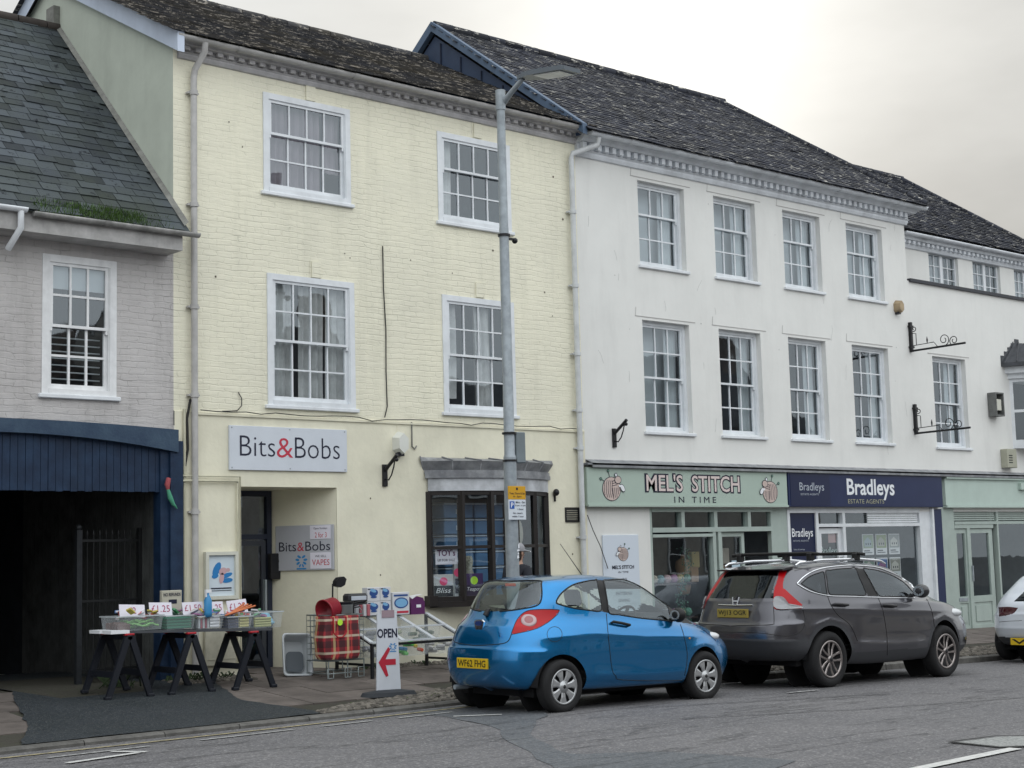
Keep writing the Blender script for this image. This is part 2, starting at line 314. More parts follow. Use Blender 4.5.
# ------------------------------------------------------------------ palette
M_cream = mat_brick('cream_paint', (0.82, 0.79, 0.635), (0.74, 0.715, 0.585), depth=0.0042, dirt=0.22, dirtcol=(0.30, 0.30, 0.22))
M_creamr = mat('cream_render', (0.79, 0.76, 0.61), 0.75, var=0.14, vscale=1.2, bump=0.004, bscale=14, streak=0.09)
M_sidew = mat('grey_green_render', (0.52, 0.56, 0.48), 0.7, var=0.18, vscale=0.9, streak=0.12, bump=0.002, bscale=8)
M_lilac = mat_brick('lilac_grey_paint', (0.54, 0.52, 0.51), (0.45, 0.43, 0.425), depth=0.006, dirt=0.35, dirtcol=(0.16, 0.15, 0.14))
M_white = mat('white_render', (0.76, 0.76, 0.735), 0.7, var=0.07, vscale=0.8, streak=0.09, bump=0.004, bscale=5)
M_wpaint = mat('white_gloss_paint', (0.74, 0.77, 0.80), 0.35, var=0.12, vscale=5, streak=0.10)
M_corn = mat('grey_cornice_paint', (0.52, 0.51, 0.52), 0.55, var=0.3, vscale=4, streak=0.25)
M_cornw = mat('white_cornice_paint', (0.72, 0.75, 0.79), 0.55, var=0.2, vscale=3, streak=0.2)
M_pipe = mat('grey_plastic_pipe', (0.47, 0.46, 0.45), 0.4, var=0.2, vscale=6)
M_pipew = mat('pale_pipe', (0.60, 0.62, 0.63), 0.4, var=0.18, vscale=6)
M_lead = mat('lead_sheet', (0.16, 0.165, 0.18), 0.55, var=0.5, vscale=5, col2=(0.30, 0.31, 0.32), bump=0.006, bscale=9)
M_dark = mat('dark_interior', (0.035, 0.037, 0.04), 0.9)
M_room = mat('dim_room', (0.15, 0.19, 0.23), 0.9, var=0.5, vscale=1.5)
M_navy = mat('navy_boards', (0.005, 0.018, 0.048), 0.5, var=0.5, vscale=5, col2=(0.012, 0.034, 0.078), streak=0.35, bump=0.002)
M_navyl = mat('navy_beam', (0.024, 0.048, 0.090), 0.5, var=0.4, vscale=4, col2=(0.045, 0.08, 0.125), bump=0.003)
M_black = mat('black_paint', (0.012, 0.012, 0.014), 0.45)
M_brownf = mat('dark_brown_frame', (0.022, 0.018, 0.017), 0.4, var=0.3)
M_mint = mat('mint_paint', (0.40, 0.47, 0.435), 0.45, var=0.10, vscale=3, streak=0.12)
M_mintd = mat('mint_frame_paint', (0.36, 0.42, 0.37), 0.45, var=0.14, vscale=4)
M_bblue = mat('deep_blue_panel', (0.010, 0.020, 0.075), 0.35, var=0.1)
M_bblue2 = mat('deep_blue_inset', (0.006, 0.012, 0.050), 0.35)
M_cloth = mat('curtain_cloth', (0.66, 0.66, 0.65), 0.9, var=0.35, vscale=3)
M_clothd = mat('mauve_curtain', (0.30, 0.25, 0.28), 0.9, var=0.2, vscale=3)
M_blind = mat('pale_blind', (0.50, 0.54, 0.56), 0.9)
M_glass = mat_glass('window_glass', (0.84, 0.87, 0.88), 0.09, 1.1, 0.02, 0.0012)
M_shop = mat_glass('shop_glass', (0.90, 0.93, 0.93), 0.06, 1.3, 0.01, 0.0003)
M_slateL = mat_slate('green_slate', (0.060, 0.070, 0.080), (0.062, 0.074, 0.050), (0.012, 0.014, 0.018), 0.585, 0.45)
M_slateC = mat_slate('mossy_tile', (0.055, 0.056, 0.062), (0.080, 0.070, 0.052), (0.36, 0.33, 0.29), 0.54, 0.8, (1.2, 2, 4))
M_slateW = mat_slate('lichen_tile', (0.030, 0.033, 0.045), (0.040, 0.040, 0.040), (0.55, 0.53, 0.48), 0.572, 0.6, (1.1, 4, 4.5))
M_blueg = mat('blue_grey_cladding', (0.035, 0.055, 0.10), 0.6, var=0.2, bump=0.001)
M_bluev = mat('blue_grey_verge', (0.085, 0.13, 0.20), 0.5, var=0.2)
M_barge = mat('pale_blue_barge', (0.55, 0.62, 0.74), 0.4, var=0.12, streak=0.1)
M_road = mat_ground('asphalt', (0.148, 0.144, 0.148), (0.112, 0.110, 0.116), (0.36, 0.35, 0.34), 0.45, 55, 0.6, 0.72, 0.006, True)
M_patch = mat_ground('asphalt_patch', (0.112, 0.118, 0.126), (0.090, 0.098, 0.108), (0.24, 0.24, 0.24), 0.4, 58, 0.8, 0.7, 0.005, True)
M_tarm = mat_ground('pavement_tarmac', (0.028, 0.034, 0.040), (0.020, 0.026, 0.030), (0.16, 0.16, 0.15), 0.35, 80, 1.2, 0.7, 0.005)
M_grndw = mat_ground('far_ground', (0.09, 0.09, 0.09), (0.075, 0.075, 0.075), (0.2, 0.2, 0.2), 0.3, 60, 0.3)
M_kerb = mat('kerb_stone', (0.15, 0.145, 0.135), 0.8, var=0.45, vscale=6, bump=0.006, bscale=25, island=0.12)
M_slab = mat('paving_slab', (0.140, 0.120, 0.108), 0.85, var=0.4, vscale=3, bump=0.003, bscale=30, island=0.16)
M_cob = mat('cobble', (0.15, 0.135, 0.115), 0.8, var=0.4, vscale=9, island=0.5)
M_mossg = mat('moss_soil', (0.045, 0.045, 0.032), 0.95, var=0.4, vscale=8, col2=(0.045, 0.04, 0.034), bump=0.01)
M_yline = mat('faded_yellow_paint', (0.42, 0.36, 0.20), 0.7, var=0.6, vscale=14, col2=(0.16, 0.15, 0.12))
M_wline = mat('road_white_paint', (0.62, 0.62, 0.60), 0.6, var=0.3, vscale=20)
M_wlinew = mat('worn_white_paint', (0.42, 0.42, 0.41), 0.7, var=0.6, vscale=16, col2=(0.14, 0.14, 0.14))
M_grass = mat('grass_blade', (0.075, 0.14, 0.03), 0.7, island=0.5)
M_galv = mat('galvanised_steel', (0.36, 0.40, 0.43), 0.45, metal=0.35, var=0.25, vscale=9)
M_red = mat('red_plastic', (0.40, 0.02, 0.03), 0.35)
M_wsign = mat('white_sign_board', (0.62, 0.66, 0.72), 0.4, var=0.08, vscale=2)
M_ink = mat('navy_ink', (0.012, 0.014, 0.035), 0.5)
M_redink = mat('red_ink', (0.50, 0.04, 0.07), 0.5)
M_paper = mat('white_paper', (0.74, 0.72, 0.80), 0.6, var=0.06)
M_bright = mat('bright_white', (0.78, 0.80, 0.83), 0.5)
M_alarm = mat('off_white_plastic', (0.62, 0.62, 0.54), 0.4, var=0.12)

D = 17.5
def zr(x, y):
    z = -0.02 * max(0.0, min(x, 45) - 12)
    if x < 12.5: z = -0.02 * (x - 12) ** 2 / 2 if 12 < x else 0.0
    return z + 0.03 * min(1.0, max(0.0, (14.3 - y) / 1.85))
def zw(x): return float(np.interp(x, [8, 11.7, 14.3, 28, 40], [.32, .30, .25, .04, -.15]))
def zk(x): return zr(x, 14.3) + (0.05 if x < 12 else 0.05 + min(0.05, (x - 12) * 0.03))
def zp(x, y):
    k = zk(x); t = min(1.0, max(0.0, (y - 14.45) / (D - 14.45)))
    return k + (zw(x) - k) * t

# ------------------------------------------------------------------ ground
def sheet(name, xs, ys, zf, m, kind='structure'):
    b = MB(); nx, ny = len(xs), len(ys)
    b.add([(x, y, zf(x, y)) for y in ys for x in xs], [(j * nx + i, j * nx + i + 1, (j + 1) * nx + i + 1, (j + 1) * nx + i) for j in range(ny - 1) for i in range(nx - 1)], 0, True)
    return b.build(name, m, kind=kind)
lin = lambda a, b, n: [a + (b - a) * i / n for i in range(n + 1)]
sheet('ground', [-300, -60, 0, 12, 45, 80, 300], [-300, -60, -20, 14.2, 30, 100, 300], lambda x, y: -1.0 if abs(x) > 70 or abs(y) > 70 else -0.9, M_grndw)
sheet('road', lin(-45, 75, 120), [-2.6] + lin(-2, 14.3, 22) + [14.42], zr, M_road)
def gpoly(name, pts, m, dz=0.004, zf=zr, kind='structure'):
    """flat marking or patch on the road, cut into strips so that it follows the fall"""
    b = MB(); import bmesh
    bm = bmesh.new(); vs = [bm.verts.new((p[0], p[1], 0)) for p in pts]; bm.faces.new(vs)
    for gx in np.arange(math.floor(min(p[0] for p in pts)), max(p[0] for p in pts) + 1, 1.0):
        bmesh.ops.bisect_plane(bm, geom=bm.verts[:] + bm.edges[:] + bm.faces[:], plane_co=(gx, 0, 0), plane_no=(1, 0, 0))
    for gy in (12.45, 13.0, 13.6, 14.2, 15, 15.8, 16.6):
        bmesh.ops.bisect_plane(bm, geom=bm.verts[:] + bm.edges[:] + bm.faces[:], plane_co=(0, gy, 0), plane_no=(0, 1, 0))
    bm.verts.index_update()
    b.add([(v.co.x, v.co.y, zf(v.co.x, v.co.y) + dz) for v in bm.verts], [[v.index for v in f.verts] for f in bm.faces])
    bm.free(); return b.build(name, m, kind=kind)
def wob(pts, n=6, a=0.05):
    out = []
    for i in range(len(pts)):
        p, q = pts[i], pts[(i + 1) % len(pts)]
        for k in range(n):
            t = k / n; out.append((p[0] + (q[0] - p[0]) * t + random.uniform(-a, a) * (k > 0), p[1] + (q[1] - p[1]) * t + random.uniform(-a, a) * (k > 0)))
    return out
gpoly('road_patch', wob([(10.9, 14.15), (10.75, 13.3), (10.3, 12.0), (9.4, 10.6), (8.2, 8.6), (8.3, 7.4), (10.1, 8.0), (9.9, 9.2), (9.3, 9.8), (10.1, 11.2), (11.6, 12.6), (12.3, 14.15)], 5, 0.05), M_patch)
# lines
def strip(pts, w):
    n = len(pts); a = []; c = []
    for i, p in enumerate(pts):
        q0, q1 = pts[max(i - 1, 0)], pts[min(i + 1, n - 1)]; d = Vector((q1[0] - q0[0], q1[1] - q0[1])).normalized(); nx, ny = -d.y, d.x
        a.append((p[0] + nx * w / 2, p[1] + ny * w / 2)); c.append((p[0] - nx * w / 2, p[1] - ny * w / 2))
    return c + a[::-1]
gpoly('yellow_line', strip([(2, 13.98), (6.2, 13.95), (9, 13.93), (11.2, 13.95), (12.1, 13.97)], 0.07), M_yline, 0.008)
for i, (a, b_) in enumerate([((6.3, 13.55), (7.35, 13.58)), ((7.9, 13.60), (9.0, 13.62)), ((9.35, 13.62), (10.0, 13.62)), ((10.35, 13.6), (11.1, 13.6))]):
    gpoly('parking_dash', strip([a, b_], 0.07), M_wlinew, 0.009)
gpoly('bay_mark', strip([(6.20, 12.95), (6.98, 13.12)], 0.09), M_wline, 0.012)
gpoly('bay_mark', strip([(6.88, 13.45), (7.05, 13.10)], 0.07), M_wline, 0.0135)
gpoly('bay_mark', strip([(10.74, 13.14), (11.14, 12.80)], 0.07), M_wline, 0.012)
gpoly('bay_mark', strip([(15.3, 12.2), (15.9, 12.2)], 0.07), M_wlinew, 0.012)
# centre dash and access cover at lower right
gpoly('centre_line', strip([(9.6, 6.94), (10.7, 6.98), (11.74, 7.01)], 0.12), M_wline, 0.012)

for pts in ([(12.6, 12.15), (13.3, 11.9), (14.3, 11.62), (15.2, 11.45), (16.2, 11.15)], [(11.9, 10.85), (12.9, 10.55), (14.1, 10.15), (15.4, 9.9), (17.0, 9.6)]):
    pts = [(p[0] + (q_[0] - p[0]) * k_ / 6 + random.uniform(-.02, .02), p[1] + (q_[1] - p[1]) * k_ / 6 + random.uniform(-.035, .035)) for p, q_ in zip(pts, pts[1:]) for k_ in range(6)]
    gpoly('tar_seam', strip(pts, 0.028), mat('bitumen', (.060, .060, .064), .45, var=.3), 0.010)

# kerb: individual stones
kb = MB(); x = -2.0
while x < 40:
    l = 0.9 + random.uniform(-.04, .04); x1 = x + l - 0.012; j = random.uniform(-.006, .006)
    za, zb = zk(x), zk(x1); ra, rb = zr(x, 14.3) - .1, zr(x1, 14.3) - .1
    kb.add([(x, 14.3 + j, ra), (x1, 14.3 + j, rb), (x1, 14.3 + j, zb - .02), (x, 14.3 + j, za - .02), (x, 14.325 + j, za), (x1, 14.325 + j, zb), (x1, 14.45, zb), (x, 14.45, za), (x, 14.45, ra), (x1, 14.45, rb)],
           [(0, 1, 2, 3), (3, 2, 5, 4), (4, 5, 6, 7), (0, 3, 4, 7, 8), (1, 9, 6, 5, 2)])
    x += l
kb.build('kerb', M_kerb, kind='structure')
sheet('kerb_bedding', lin(-2, 40, 42), [14.31, 14.46], lambda x, y: zk(x) - .03, M_tarm)
# paving base (dark joints), slabs, tarmac crossing, cobbles
sheet('pavement', lin(-10, 45, 110), lin(14.44, 20.5, 16), lambda x, y: (zp(x, y) if y <= D else zw(x)) - .012, M_mossg)
gpoly('vehicle_crossing', wob([(6.45, 14.46), (6.9, 15.3), (7.35, 16.6), (7.7, D), (7.8, 20.4), (9.57, 20.4), (9.6, D), (10.1, 17.0), (9.66, 15.7), (10.02, 14.46)][::-1], 9, .02), M_tarm, 0.007, lambda x, y: zp(x, min(y, D)))
def incross(x, y):
    if y > D + .3: return 7.7 < x < 9.6
    l = float(np.interp(y, [14.45, 15.3, 16.6, 17.5], [6.45, 6.9, 7.35, 7.7])); r = float(np.interp(y, [14.45, 15.7, 17.0, 17.5], [10.02, 9.66, 10.1, 9.9]))
    return l < x < r
def cobmax(x): return float(np.interp(x, [9.9, 10.6, 11.5, 12.2, 14, 40], [14.55, 14.8, 15.0, 15.22, 15.3, 15.3]))
sb = MB(); y = 14.47; row = 0
while y < 21.5:
    dpt = 0.6; x = -4 + (row % 2) * 0.3
    while x < 38:
        w = random.choice([0.6, 0.75, 0.9]); cx, cy = x + w / 2, y + dpt / 2
        if not incross(cx, cy) and not (x + w > 10.0 and cy - dpt / 2 < cobmax(cx) - .12) and (cy < 17.4 or 10.7 < cx < 12.6):
            g = 0.007; jz = random.uniform(-.003, .003); zf = lambda a, c: zp(a, min(c, D)) + jz
            x0, x1, y0, y1 = x + g, x + w - g, y + g, min(y + dpt - g, 30)
            sb.add([(x0, y0, zf(x0, y0)), (x1, y0, zf(x1, y0)), (x1, y1, zf(x1, y1)), (x0, y1, zf(x0, y1))] + [(x0, y0, zf(x0, y0) - .03), (x1, y0, zf(x1, y0) - .03), (x1, y1, zf(x1, y1) - .03), (x0, y1, zf(x0, y1) - .03)],
                   [(0, 1, 2, 3), (4, 5, 1, 0), (5, 6, 2, 1), (6, 7, 3, 2), (7, 4, 0, 3)])
        x += w
    y += dpt; row += 1
sb.build('paving', M_slab, kind='structure')
def cobbles(name, x0, x1, ylo, yhi, n, zoff=0.0):
    b = MB()
    for i in range(n):
        x = random.uniform(x0, x1); y = random.uniform(ylo(x), yhi(x))
        if yhi(x) - ylo(x) < 0.02: continue
        r = random.uniform(.03, .055); b.sphere((x, y, zp(x, y) + zoff), (r * random.uniform(.8, 1.3), r, random.uniform(.018, .034)), 7, 4)
    return b.build(name, M_cob, kind='stuff', label='rounded cobbles set in moss along the pavement edge')
cobbles('cobble_strip', 9.95, 30, lambda x: 14.47, cobmax, 5200)
cobbles('cobble_edging', 12.6, 17.0, lambda x: 17.2, lambda x: 17.46, 420)
cobbles('loose_cobbles', 9.6, 10.75, lambda x: 17.05, lambda x: 17.45, 130)

# access cover in the road
t = thing('access_cover', 'steel access cover with a pale gritty face set in the road at the lower right', 'manhole cover', (12.6, 7.5, zr(12.6, 7.5)))
P = [(11.78, 7.70), (12.37, 7.60), (12.95, 7.05), (12.2, 6.72), (11.72, 7.16)]
z0 = .032; n = len(P); ctr = (sum(p[0] for p in P) / n, sum(p[1] for p in P) / n)
inner = [(ctr[0] + (p[0] - ctr[0]) * .93, ctr[1] + (p[1] - ctr[1]) * .86) for p in P]
mc = MB(); mc.prism(inner[::-1], z0 - .03, z0 + .006); mc.build('cover_plate', mat('gritty_plate', (0.34, 0.35, 0.34), 0.5, var=0.6, vscale=30, bump=0.006, bscale=60), t)
mf = MB()
for i in range(n):
    p, q = P[i], P[(i + 1) % n]; a, c = inner[i], inner[(i + 1) % n]
    mf.add([(p[0], p[1], z0 + .012), (q[0], q[1], z0 + .012), (c[0], c[1], z0 + .012), (a[0], a[1], z0 + .012)], [(3, 2, 1, 0)])
mf.build('cover_frame', mat('iron_frame', (0.02, 0.02, 0.02), 0.6), t)

# ------------------------------------------------------------------ building helpers
def wall(b, y, x0, x1, z0, z1, holes, reveal=0.14, mi=0, ri=None):
    ri = mi if ri is None else ri
    xs = sorted(set([x0, x1] + [h[0] for h in holes] + [h[1] for h in holes])); zs = sorted(set([z0, z1] + [h[2] for h in holes] + [h[3] for h in holes]))
    xs = [x for x in xs if x0 <= x <= x1]; zs = [z for z in zs if z0 <= z <= z1]
    for i in range(len(xs) - 1):
        for j in range(len(zs) - 1):
            cx, cz = (xs[i] + xs[i + 1]) / 2, (zs[j] + zs[j + 1]) / 2
            if any(h[0] < cx < h[1] and h[2] < cz < h[3] for h in holes): continue
            b.quad((xs[i], y, zs[j]), (xs[i + 1], y, zs[j]), (xs[i + 1], y, zs[j + 1]), (xs[i], y, zs[j + 1]), mi)
    for a, c, e, f in [h[:4] for h in holes]:
        yb = y + reveal
        b.quad((a, y, e), (a, y, f), (a, yb, f), (a, yb, e), ri); b.quad((c, y, f), (c, y, e), (c, yb, e), (c, yb, f), ri)
        b.quad((a, y, f), (c, y, f), (c, yb, f), (a, yb, f), ri); b.quad((c, y, e), (a, y, e), (a, yb, e), (c, yb, e), ri)
def slates(b, O, U, V, ulen, vlen, inside, sw, sh, mi=0, jit=0.004, th=0.012, lift=0.03):
    """individual slates laid in courses on the plane O + u*U + v*V"""
    U = Vector(U).normalized(); V = Vector(V).normalized(); Nn = U.cross(V).normalized(); O = Vector(O)
    if Nn.z < 0: Nn = -Nn
    v = 0.0; r = 0
    while v < vlen:
        u = -(r % 2) * sw / 2 + random.uniform(-.02, .02)
        while u < ulen:
            w = sw * random.uniform(.85, 1.1)
            if inside(u + w / 2, v + sh / 2) and random.random() > .006:
                j = random.uniform(-jit, jit); dv = random.uniform(-.012, .004); tl = random.uniform(0, .006)
                a, c = u + .004, u + w - .004
                lo = Nn * (lift + th + abs(j)); hi = Nn * (0.012 + tl)
                p0, p1 = O + U * a + V * (v + dv) + lo, O + U * c + V * (v + dv + j) + lo
                p2, p3 = O + U * c + V * (v + sh * 1.25) + hi, O + U * a + V * (v + sh * 1.25) + hi
                q0, q1 = p0 - Nn * th, p1 - Nn * th
                b.add([p0, p1, p2, p3, q0, q1], [(0, 1, 2, 3), (4, 5, 1, 0), (1, 5, 2), (4, 0, 3)], mi)
            u += w
        v += sh; r += 1
def sash(house, x0, x1, z0, z1, cols, rt, rb, y=D, rec=0.10, fw=0.075, bar=0.022, split=None, curtain=None, sill=True, mf=None, glass=None, label=None, sillm=None, horn=False, back=None):
    """double hung sash window: window > upper_sash, lower_sash, glass, sill, curtain"""
    mf = mf or M_wpaint; yf = y + rec
    fr = MB()
    fr.box(x0, x0 + fw, yf, yf + .09, z0, z1); fr.box(x1 - fw, x1, yf, yf + .09, z0, z1)
    fr.box(x0 + fw, x1 - fw, yf, yf + .09, z1 - fw, z1); fr.box(x0 + fw, x1 - fw, yf - .01, yf + .09, z0, z0 + fw * .7)
    # inner bead
    for a, c in ((x0 + fw, x0 + fw + .015), (x1 - fw - .015, x1 - fw)): fr.box(a, c, yf + .012, yf + .09, z0 + fw * .7, z1 - fw)
    w = fr.build('window', mf, house)
    if label: w['label'] = label
    ix0, ix1, iz0, iz1 = x0 + fw + .015, x1 - fw - .015, z0 + fw * .7, z1 - fw
    mid = iz0 + (iz1 - iz0) * (split if split else rb / (rt + rb))
    def leaf(nm, za, zb, yy, rows, bot):
        b = MB(); st = .04
        b.box(ix0, ix0 + st, yy, yy + .035, za, zb); b.box(ix1 - st, ix1, yy, yy + .035, za, zb)
        b.box(ix0 + st, ix1 - st, yy, yy + .035, zb - (.03 if bot else .04), zb); b.box(ix0 + st, ix1 - st, yy, yy + .035, za, za + (.065 if bot else .035))
        za2, zb2 = za + (.065 if bot else .035), zb - (.03 if bot else .04)
        for i in range(1, cols):
            xx = ix0 + st + (ix1 - ix0 - 2 * st) * i / cols; b.box(xx - bar / 2, xx + bar / 2, yy + .003, yy + .03, za2, zb2)
        for j in range(1, rows):
            zz = za2 + (zb2 - za2) * j / rows; b.box(ix0 + st, ix1 - st, yy + .005, yy + .028, zz - bar / 2, zz + bar / 2)
        if not bot:
            for xx in (ix0 + .004, ix1 - .034): b.box(xx, xx + .03, yy + .002, yy + .033, za - .05, za)
        b.build(nm, mf, w)
    leaf('upper_sash', mid - .02, iz1, yf + .02, rt, False)
    leaf('lower_sash', iz0, mid + .015, yf + .058, rb, True)
    g = MB(); g.quad((ix0 + .02, yf + .042, mid), (ix1 - .02, yf + .042, mid), (ix1 - .02, yf + .042, iz1 - .02), (ix0 + .02, yf + .042, iz1 - .02))
    g.quad((ix0 + .02, yf + .080, iz0 + .02), (ix1 - .02, yf + .080, iz0 + .02), (ix1 - .02, yf + .080, mid), (ix0 + .02, yf + .080, mid))
    g.build('glass', glass or M_glass, w)
    if sill:
        s_ = MB(); s_.rbox(x0 - .045, x1 + .045, y - .05, yf + .05, z0 - .055, z0 - .003, .008); s_.build('sill', sillm or M_wpaint, w)
    if curtain:
        c = MB()
        for (ca, cb, top, bot, amp, cm) in curtain:
            n = int((cb - ca) * (ix1 - ix0) / .02) + 3; xa, xb = ix0 + (ix1 - ix0) * ca, ix0 + (ix1 - ix0) * cb; za, zb = iz0 + (iz1 - iz0) * bot, iz0 + (iz1 - iz0) * top
            vs = []
            ph = random.uniform(0, 6); fq = random.uniform(38, 60)
            for k in range(6):
                tz = k / 5
                for i in range(n):
                    xx = xa + (xb - xa) * i / (n - 1); off = amp * (math.sin(xx * fq + ph) + .5 * math.sin(xx * fq * 2.3 + ph * 2 + tz)) * (1 if k else .6)
                    vs.append((xx + .01 * math.sin(ph + tz * 3), yf + .16 + off, zb + (za - zb) * tz))
            c.add(vs, [(k * n + i, k * n + i + 1, (k + 1) * n + i + 1, (k + 1) * n + i) for k in range(5) for i in range(n - 1)], 0, True)
        c.build('curtain', curtain[0][5], w)
    if back:
        q = MB(); q.box(ix0 - .1, ix1 + .1, yf + back[0], yf + back[0] + .02, iz0 + (iz1 - iz0) * back[1], iz1 + .05); q.build('blind', M_blind, w)
    return w
def room(house, x0, x1, z0, z1, y0=D + .18, dep=2.2, m=None):
    b = MB(); y1 = y0 + dep
    b.quad((x0, y1, z0), (x1, y1, z0), (x1, y1, z1), (x0, y1, z1)); b.quad((x0, y0, z0), (x0, y1, z0), (x0, y1, z1), (x0, y0, z1)); b.quad((x1, y1, z0), (x1, y0, z0), (x1, y0, z1), (x1, y1, z1))
    b.quad((x0, y0, z1), (x0, y1, z1), (x1, y1, z1), (x1, y0, z1)); b.quad((x0, y0, z0), (x1, y0, z0), (x1, y1, z0), (x0, y1, z0))
    return b.build('room', m or M_room, house)
def cornice(house, x0, x1, y, prof, dent, m, endr=False, nm='cornice', pitch=.17):
    """prof [(out, z)] from the wall upwards, dent (out0, out1, z0, z1)"""
    b = MB(); n = len(prof)
    vs = [(x0, y - o, z) for o, z in prof] + [(x1 + (o if endr else 0), y - o, z) for o, z in prof]
    b.add(vs, [(i, n + i, n + i + 1, i + 1) for i in range(n - 1)] + [tuple(range(n)), tuple(range(2 * n - 1, n - 1, -1))])
    x = x0 + .05
    while x < x1 - .05:
        b.box(x, x + pitch * .5, y - dent[1], y - dent[0] + .02, dent[2], dent[3]); x += pitch
    if endr:   # the moulding turned back along the flank
        vs = [(x1 + o, y - o, z) for o, z in prof] + [(x1 + o, y + 1.2, z) for o, z in prof]
        b.add(vs, [(i, n + i, n + i + 1, i + 1) for i in range(n - 1)])
    return b.build(nm, m, house)
def gutter(house, x0, x1, y, z, r, m, brackets=True, nm='gutter'):
    b = MB(); n = 9; prof = [(y + r * math.cos(a), z - r * math.sin(a)) for a in [math.pi * k / (n - 1) for k in range(n)]]
    prof2 = [(y + (r - .008) * math.cos(a), z - (r - .008) * math.sin(a)) for a in [math.pi * (n - 1 - k) / (n - 1) for k in range(n)]]
    pr = prof + prof2; k = len(pr)
    b.add([(x0, *p) for p in pr] + [(x1, *p) for p in pr], [(i, (i + 1) % k, k + (i + 1) % k, k + i) for i in range(k)], 0, True)
    b.add([(x0, *p) for p in prof], [tuple(range(n))]); b.add([(x1, *p) for p in prof], [tuple(range(n - 1, -1, -1))])
    x = x0 + .9
    while x < x1:   # joint sleeves
        b.add([(x, y + (r + .008) * math.cos(a), z - (r + .008) * math.sin(a)) for a in [math.pi * i / 8 for i in range(9)]] + [(x + .08, y + (r + .008) * math.cos(a), z - (r + .008) * math.sin(a)) for a in [math.pi * i / 8 for i in range(9)]], [(i, i + 1, 10 + i, 9 + i) for i in range(8)], 0, True)
        x += 1.9
    return b.build(nm, m, house)
def downpipe(house, pts, r, m, clips, nm='downpipe'):
    b = MB(); b.tube(pts, r, 10)
    for z in clips: b.tube([(pts[-1][0], pts[-1][1], z - .03), (pts[-1][0], pts[-1][1], z + .03)], r * 1.3, 10); b.box(pts[-1][0] - r * 1.9, pts[-1][0] + r * 1.9, pts[-1][1] + r * .2, pts[-1][1] + r + .03, z - .012, z + .012)
    return b.build(nm, m, house)
# ================================================================== cream building
H = thing('cream_building', 'cream painted brick three-storey shop building between the grey cottage and the white building', 'building', (13.4, D, .3))
wins = [(11.17, 12.62, 6.76, 8.14), (14.22, 15.67, 6.73, 8.10), (11.21, 12.65, 3.84, 5.63), (14.25, 15.67, 3.87, 5.62)]
b = MB(); wall(b, D, 9.8, 17.1, 3.70, 8.52, wins, .05)
b.build('wall', M_cream, H)
b = MB()
b.add([(9.8, D, -.3), (9.8, D, 8.5), (9.8, 21.2, 10.56), (9.8, 25, 8.5), (9.8, 25, -.3)], [(4, 3, 2, 1, 0)])
b.build('gable_wall', M_sidew, H, label='grey green rendered flank wall above the slate roof')
b = MB()
b.add([(17.1, D + .3, -.3), (17.1, D + .3, 8.6), (17.1, 21.2, 10.6), (17.1, 25, 8.6), (17.1, 25, -.3)], [(0, 1, 2, 3, 4)])
b.build('gable_wall', M_sidew, H)
b = MB(); wall(b, D - .022, 9.8, 17.1, -.3, 3.69, [(10.76, 12.30, .27, 2.735), (13.93, 16.19, 1.06, 2.9)], .022)
b.add([(9.8, D - .022, 3.69), (17.1, D - .022, 3.69), (17.1, D + .0, 3.70), (9.8, D + .0, 3.70)], [(0, 1, 2, 3)])
# recessed entrance lining
b.add([(10.76, D, .27), (10.76, D, 2.735), (10.76, 18.5, 2.735), (10.76, 18.5, .27)], [(3, 2, 1, 0)])
b.add([(12.30, D, .27), (12.30, D, 2.735), (11.85, 18.5, 2.735), (11.85, 18.5, .27)], [(0, 1, 2, 3)])
b.add([(10.76, D, 2.735), (12.30, D, 2.735), (11.85, 18.5, 2.735), (10.76, 18.5, 2.735)], [(0, 1, 2, 3)])
b.build('rendered_ground_floor', M_creamr, H)
b = MB(); b.box(10.13, 17.08, D - .045, D - .022, 3.655, 3.675); b.box(13.36, 13.375, D - .03, D - .022, 3.3, 3.66); b.build('string_course', M_creamr, H)
# shallow keystones drawn over the windows
b = MB()
for kx, kz in ((11.86, 8.15), (14.93, 8.12), (11.92, 5.64), (14.9, 5.64)):
    b.add([(kx - .012, D - .005, kz), (kx + .012, D - .005, kz), (kx + .012, D - .005, kz + .24), (kx - .012, D - .005, kz + .24)], [(0, 1, 2, 3)])
    b.box(kx + .014, kx + .17, D - .022, D - .001, kz, kz + .22)
b.build('keystone', M_cream, H)
b = MB(); random.seed(21)
for i in range(26):   # old fixings and rust spots
    x = random.uniform(10.4, 16.8); z = random.uniform(3.9, 8.2) if i < 18 else random.uniform(.9, 2.6)
    if any(w[0] - .1 < x < w[1] + .1 and w[2] - .1 < z < w[3] + .1 for w in wins) or (z < 3.6 and (10.6 < x < 12.4 or 13.6 < x < 16.4)): continue
    r = random.uniform(.008, .02); yy = D - .006 if z > 3.7 else D - .028; b.disc((x, z), r, r, yy, 7)
b.build('old_fixing', mat('rust_spot', (.10, .08, .06), .8), H)
cc = M_cloth
sash(H, *wins[0], 4, 1, 2, rec=-.02, fw=.085, split=.62, curtain=[(0, .72, 1, .02, .035, M_clothd), (.8, 1, 1, .3, .02, M_clothd)], label='top floor sash with mauve curtains')
sash(H, *wins[1], 4, 1, 2, rec=-.02, fw=.085, split=.62, curtain=[(0, .22, 1, .0, .012, M_cloth)])
sash(H, *wins[2], 4, 2, 2, rec=-.02, fw=.085, curtain=[(0, .3, 1, .0, .035, M_cloth), (.40, .72, 1, .0, .04, M_cloth), (.74, 1, 1, .0, .03, M_cloth)])
sash(H, *wins[3], 4, 2, 2, rec=-.02, fw=.085, curtain=[(0, .2, 1, .1, .03, M_cloth), (.5, .78, 1, .0, .04, M_cloth)])
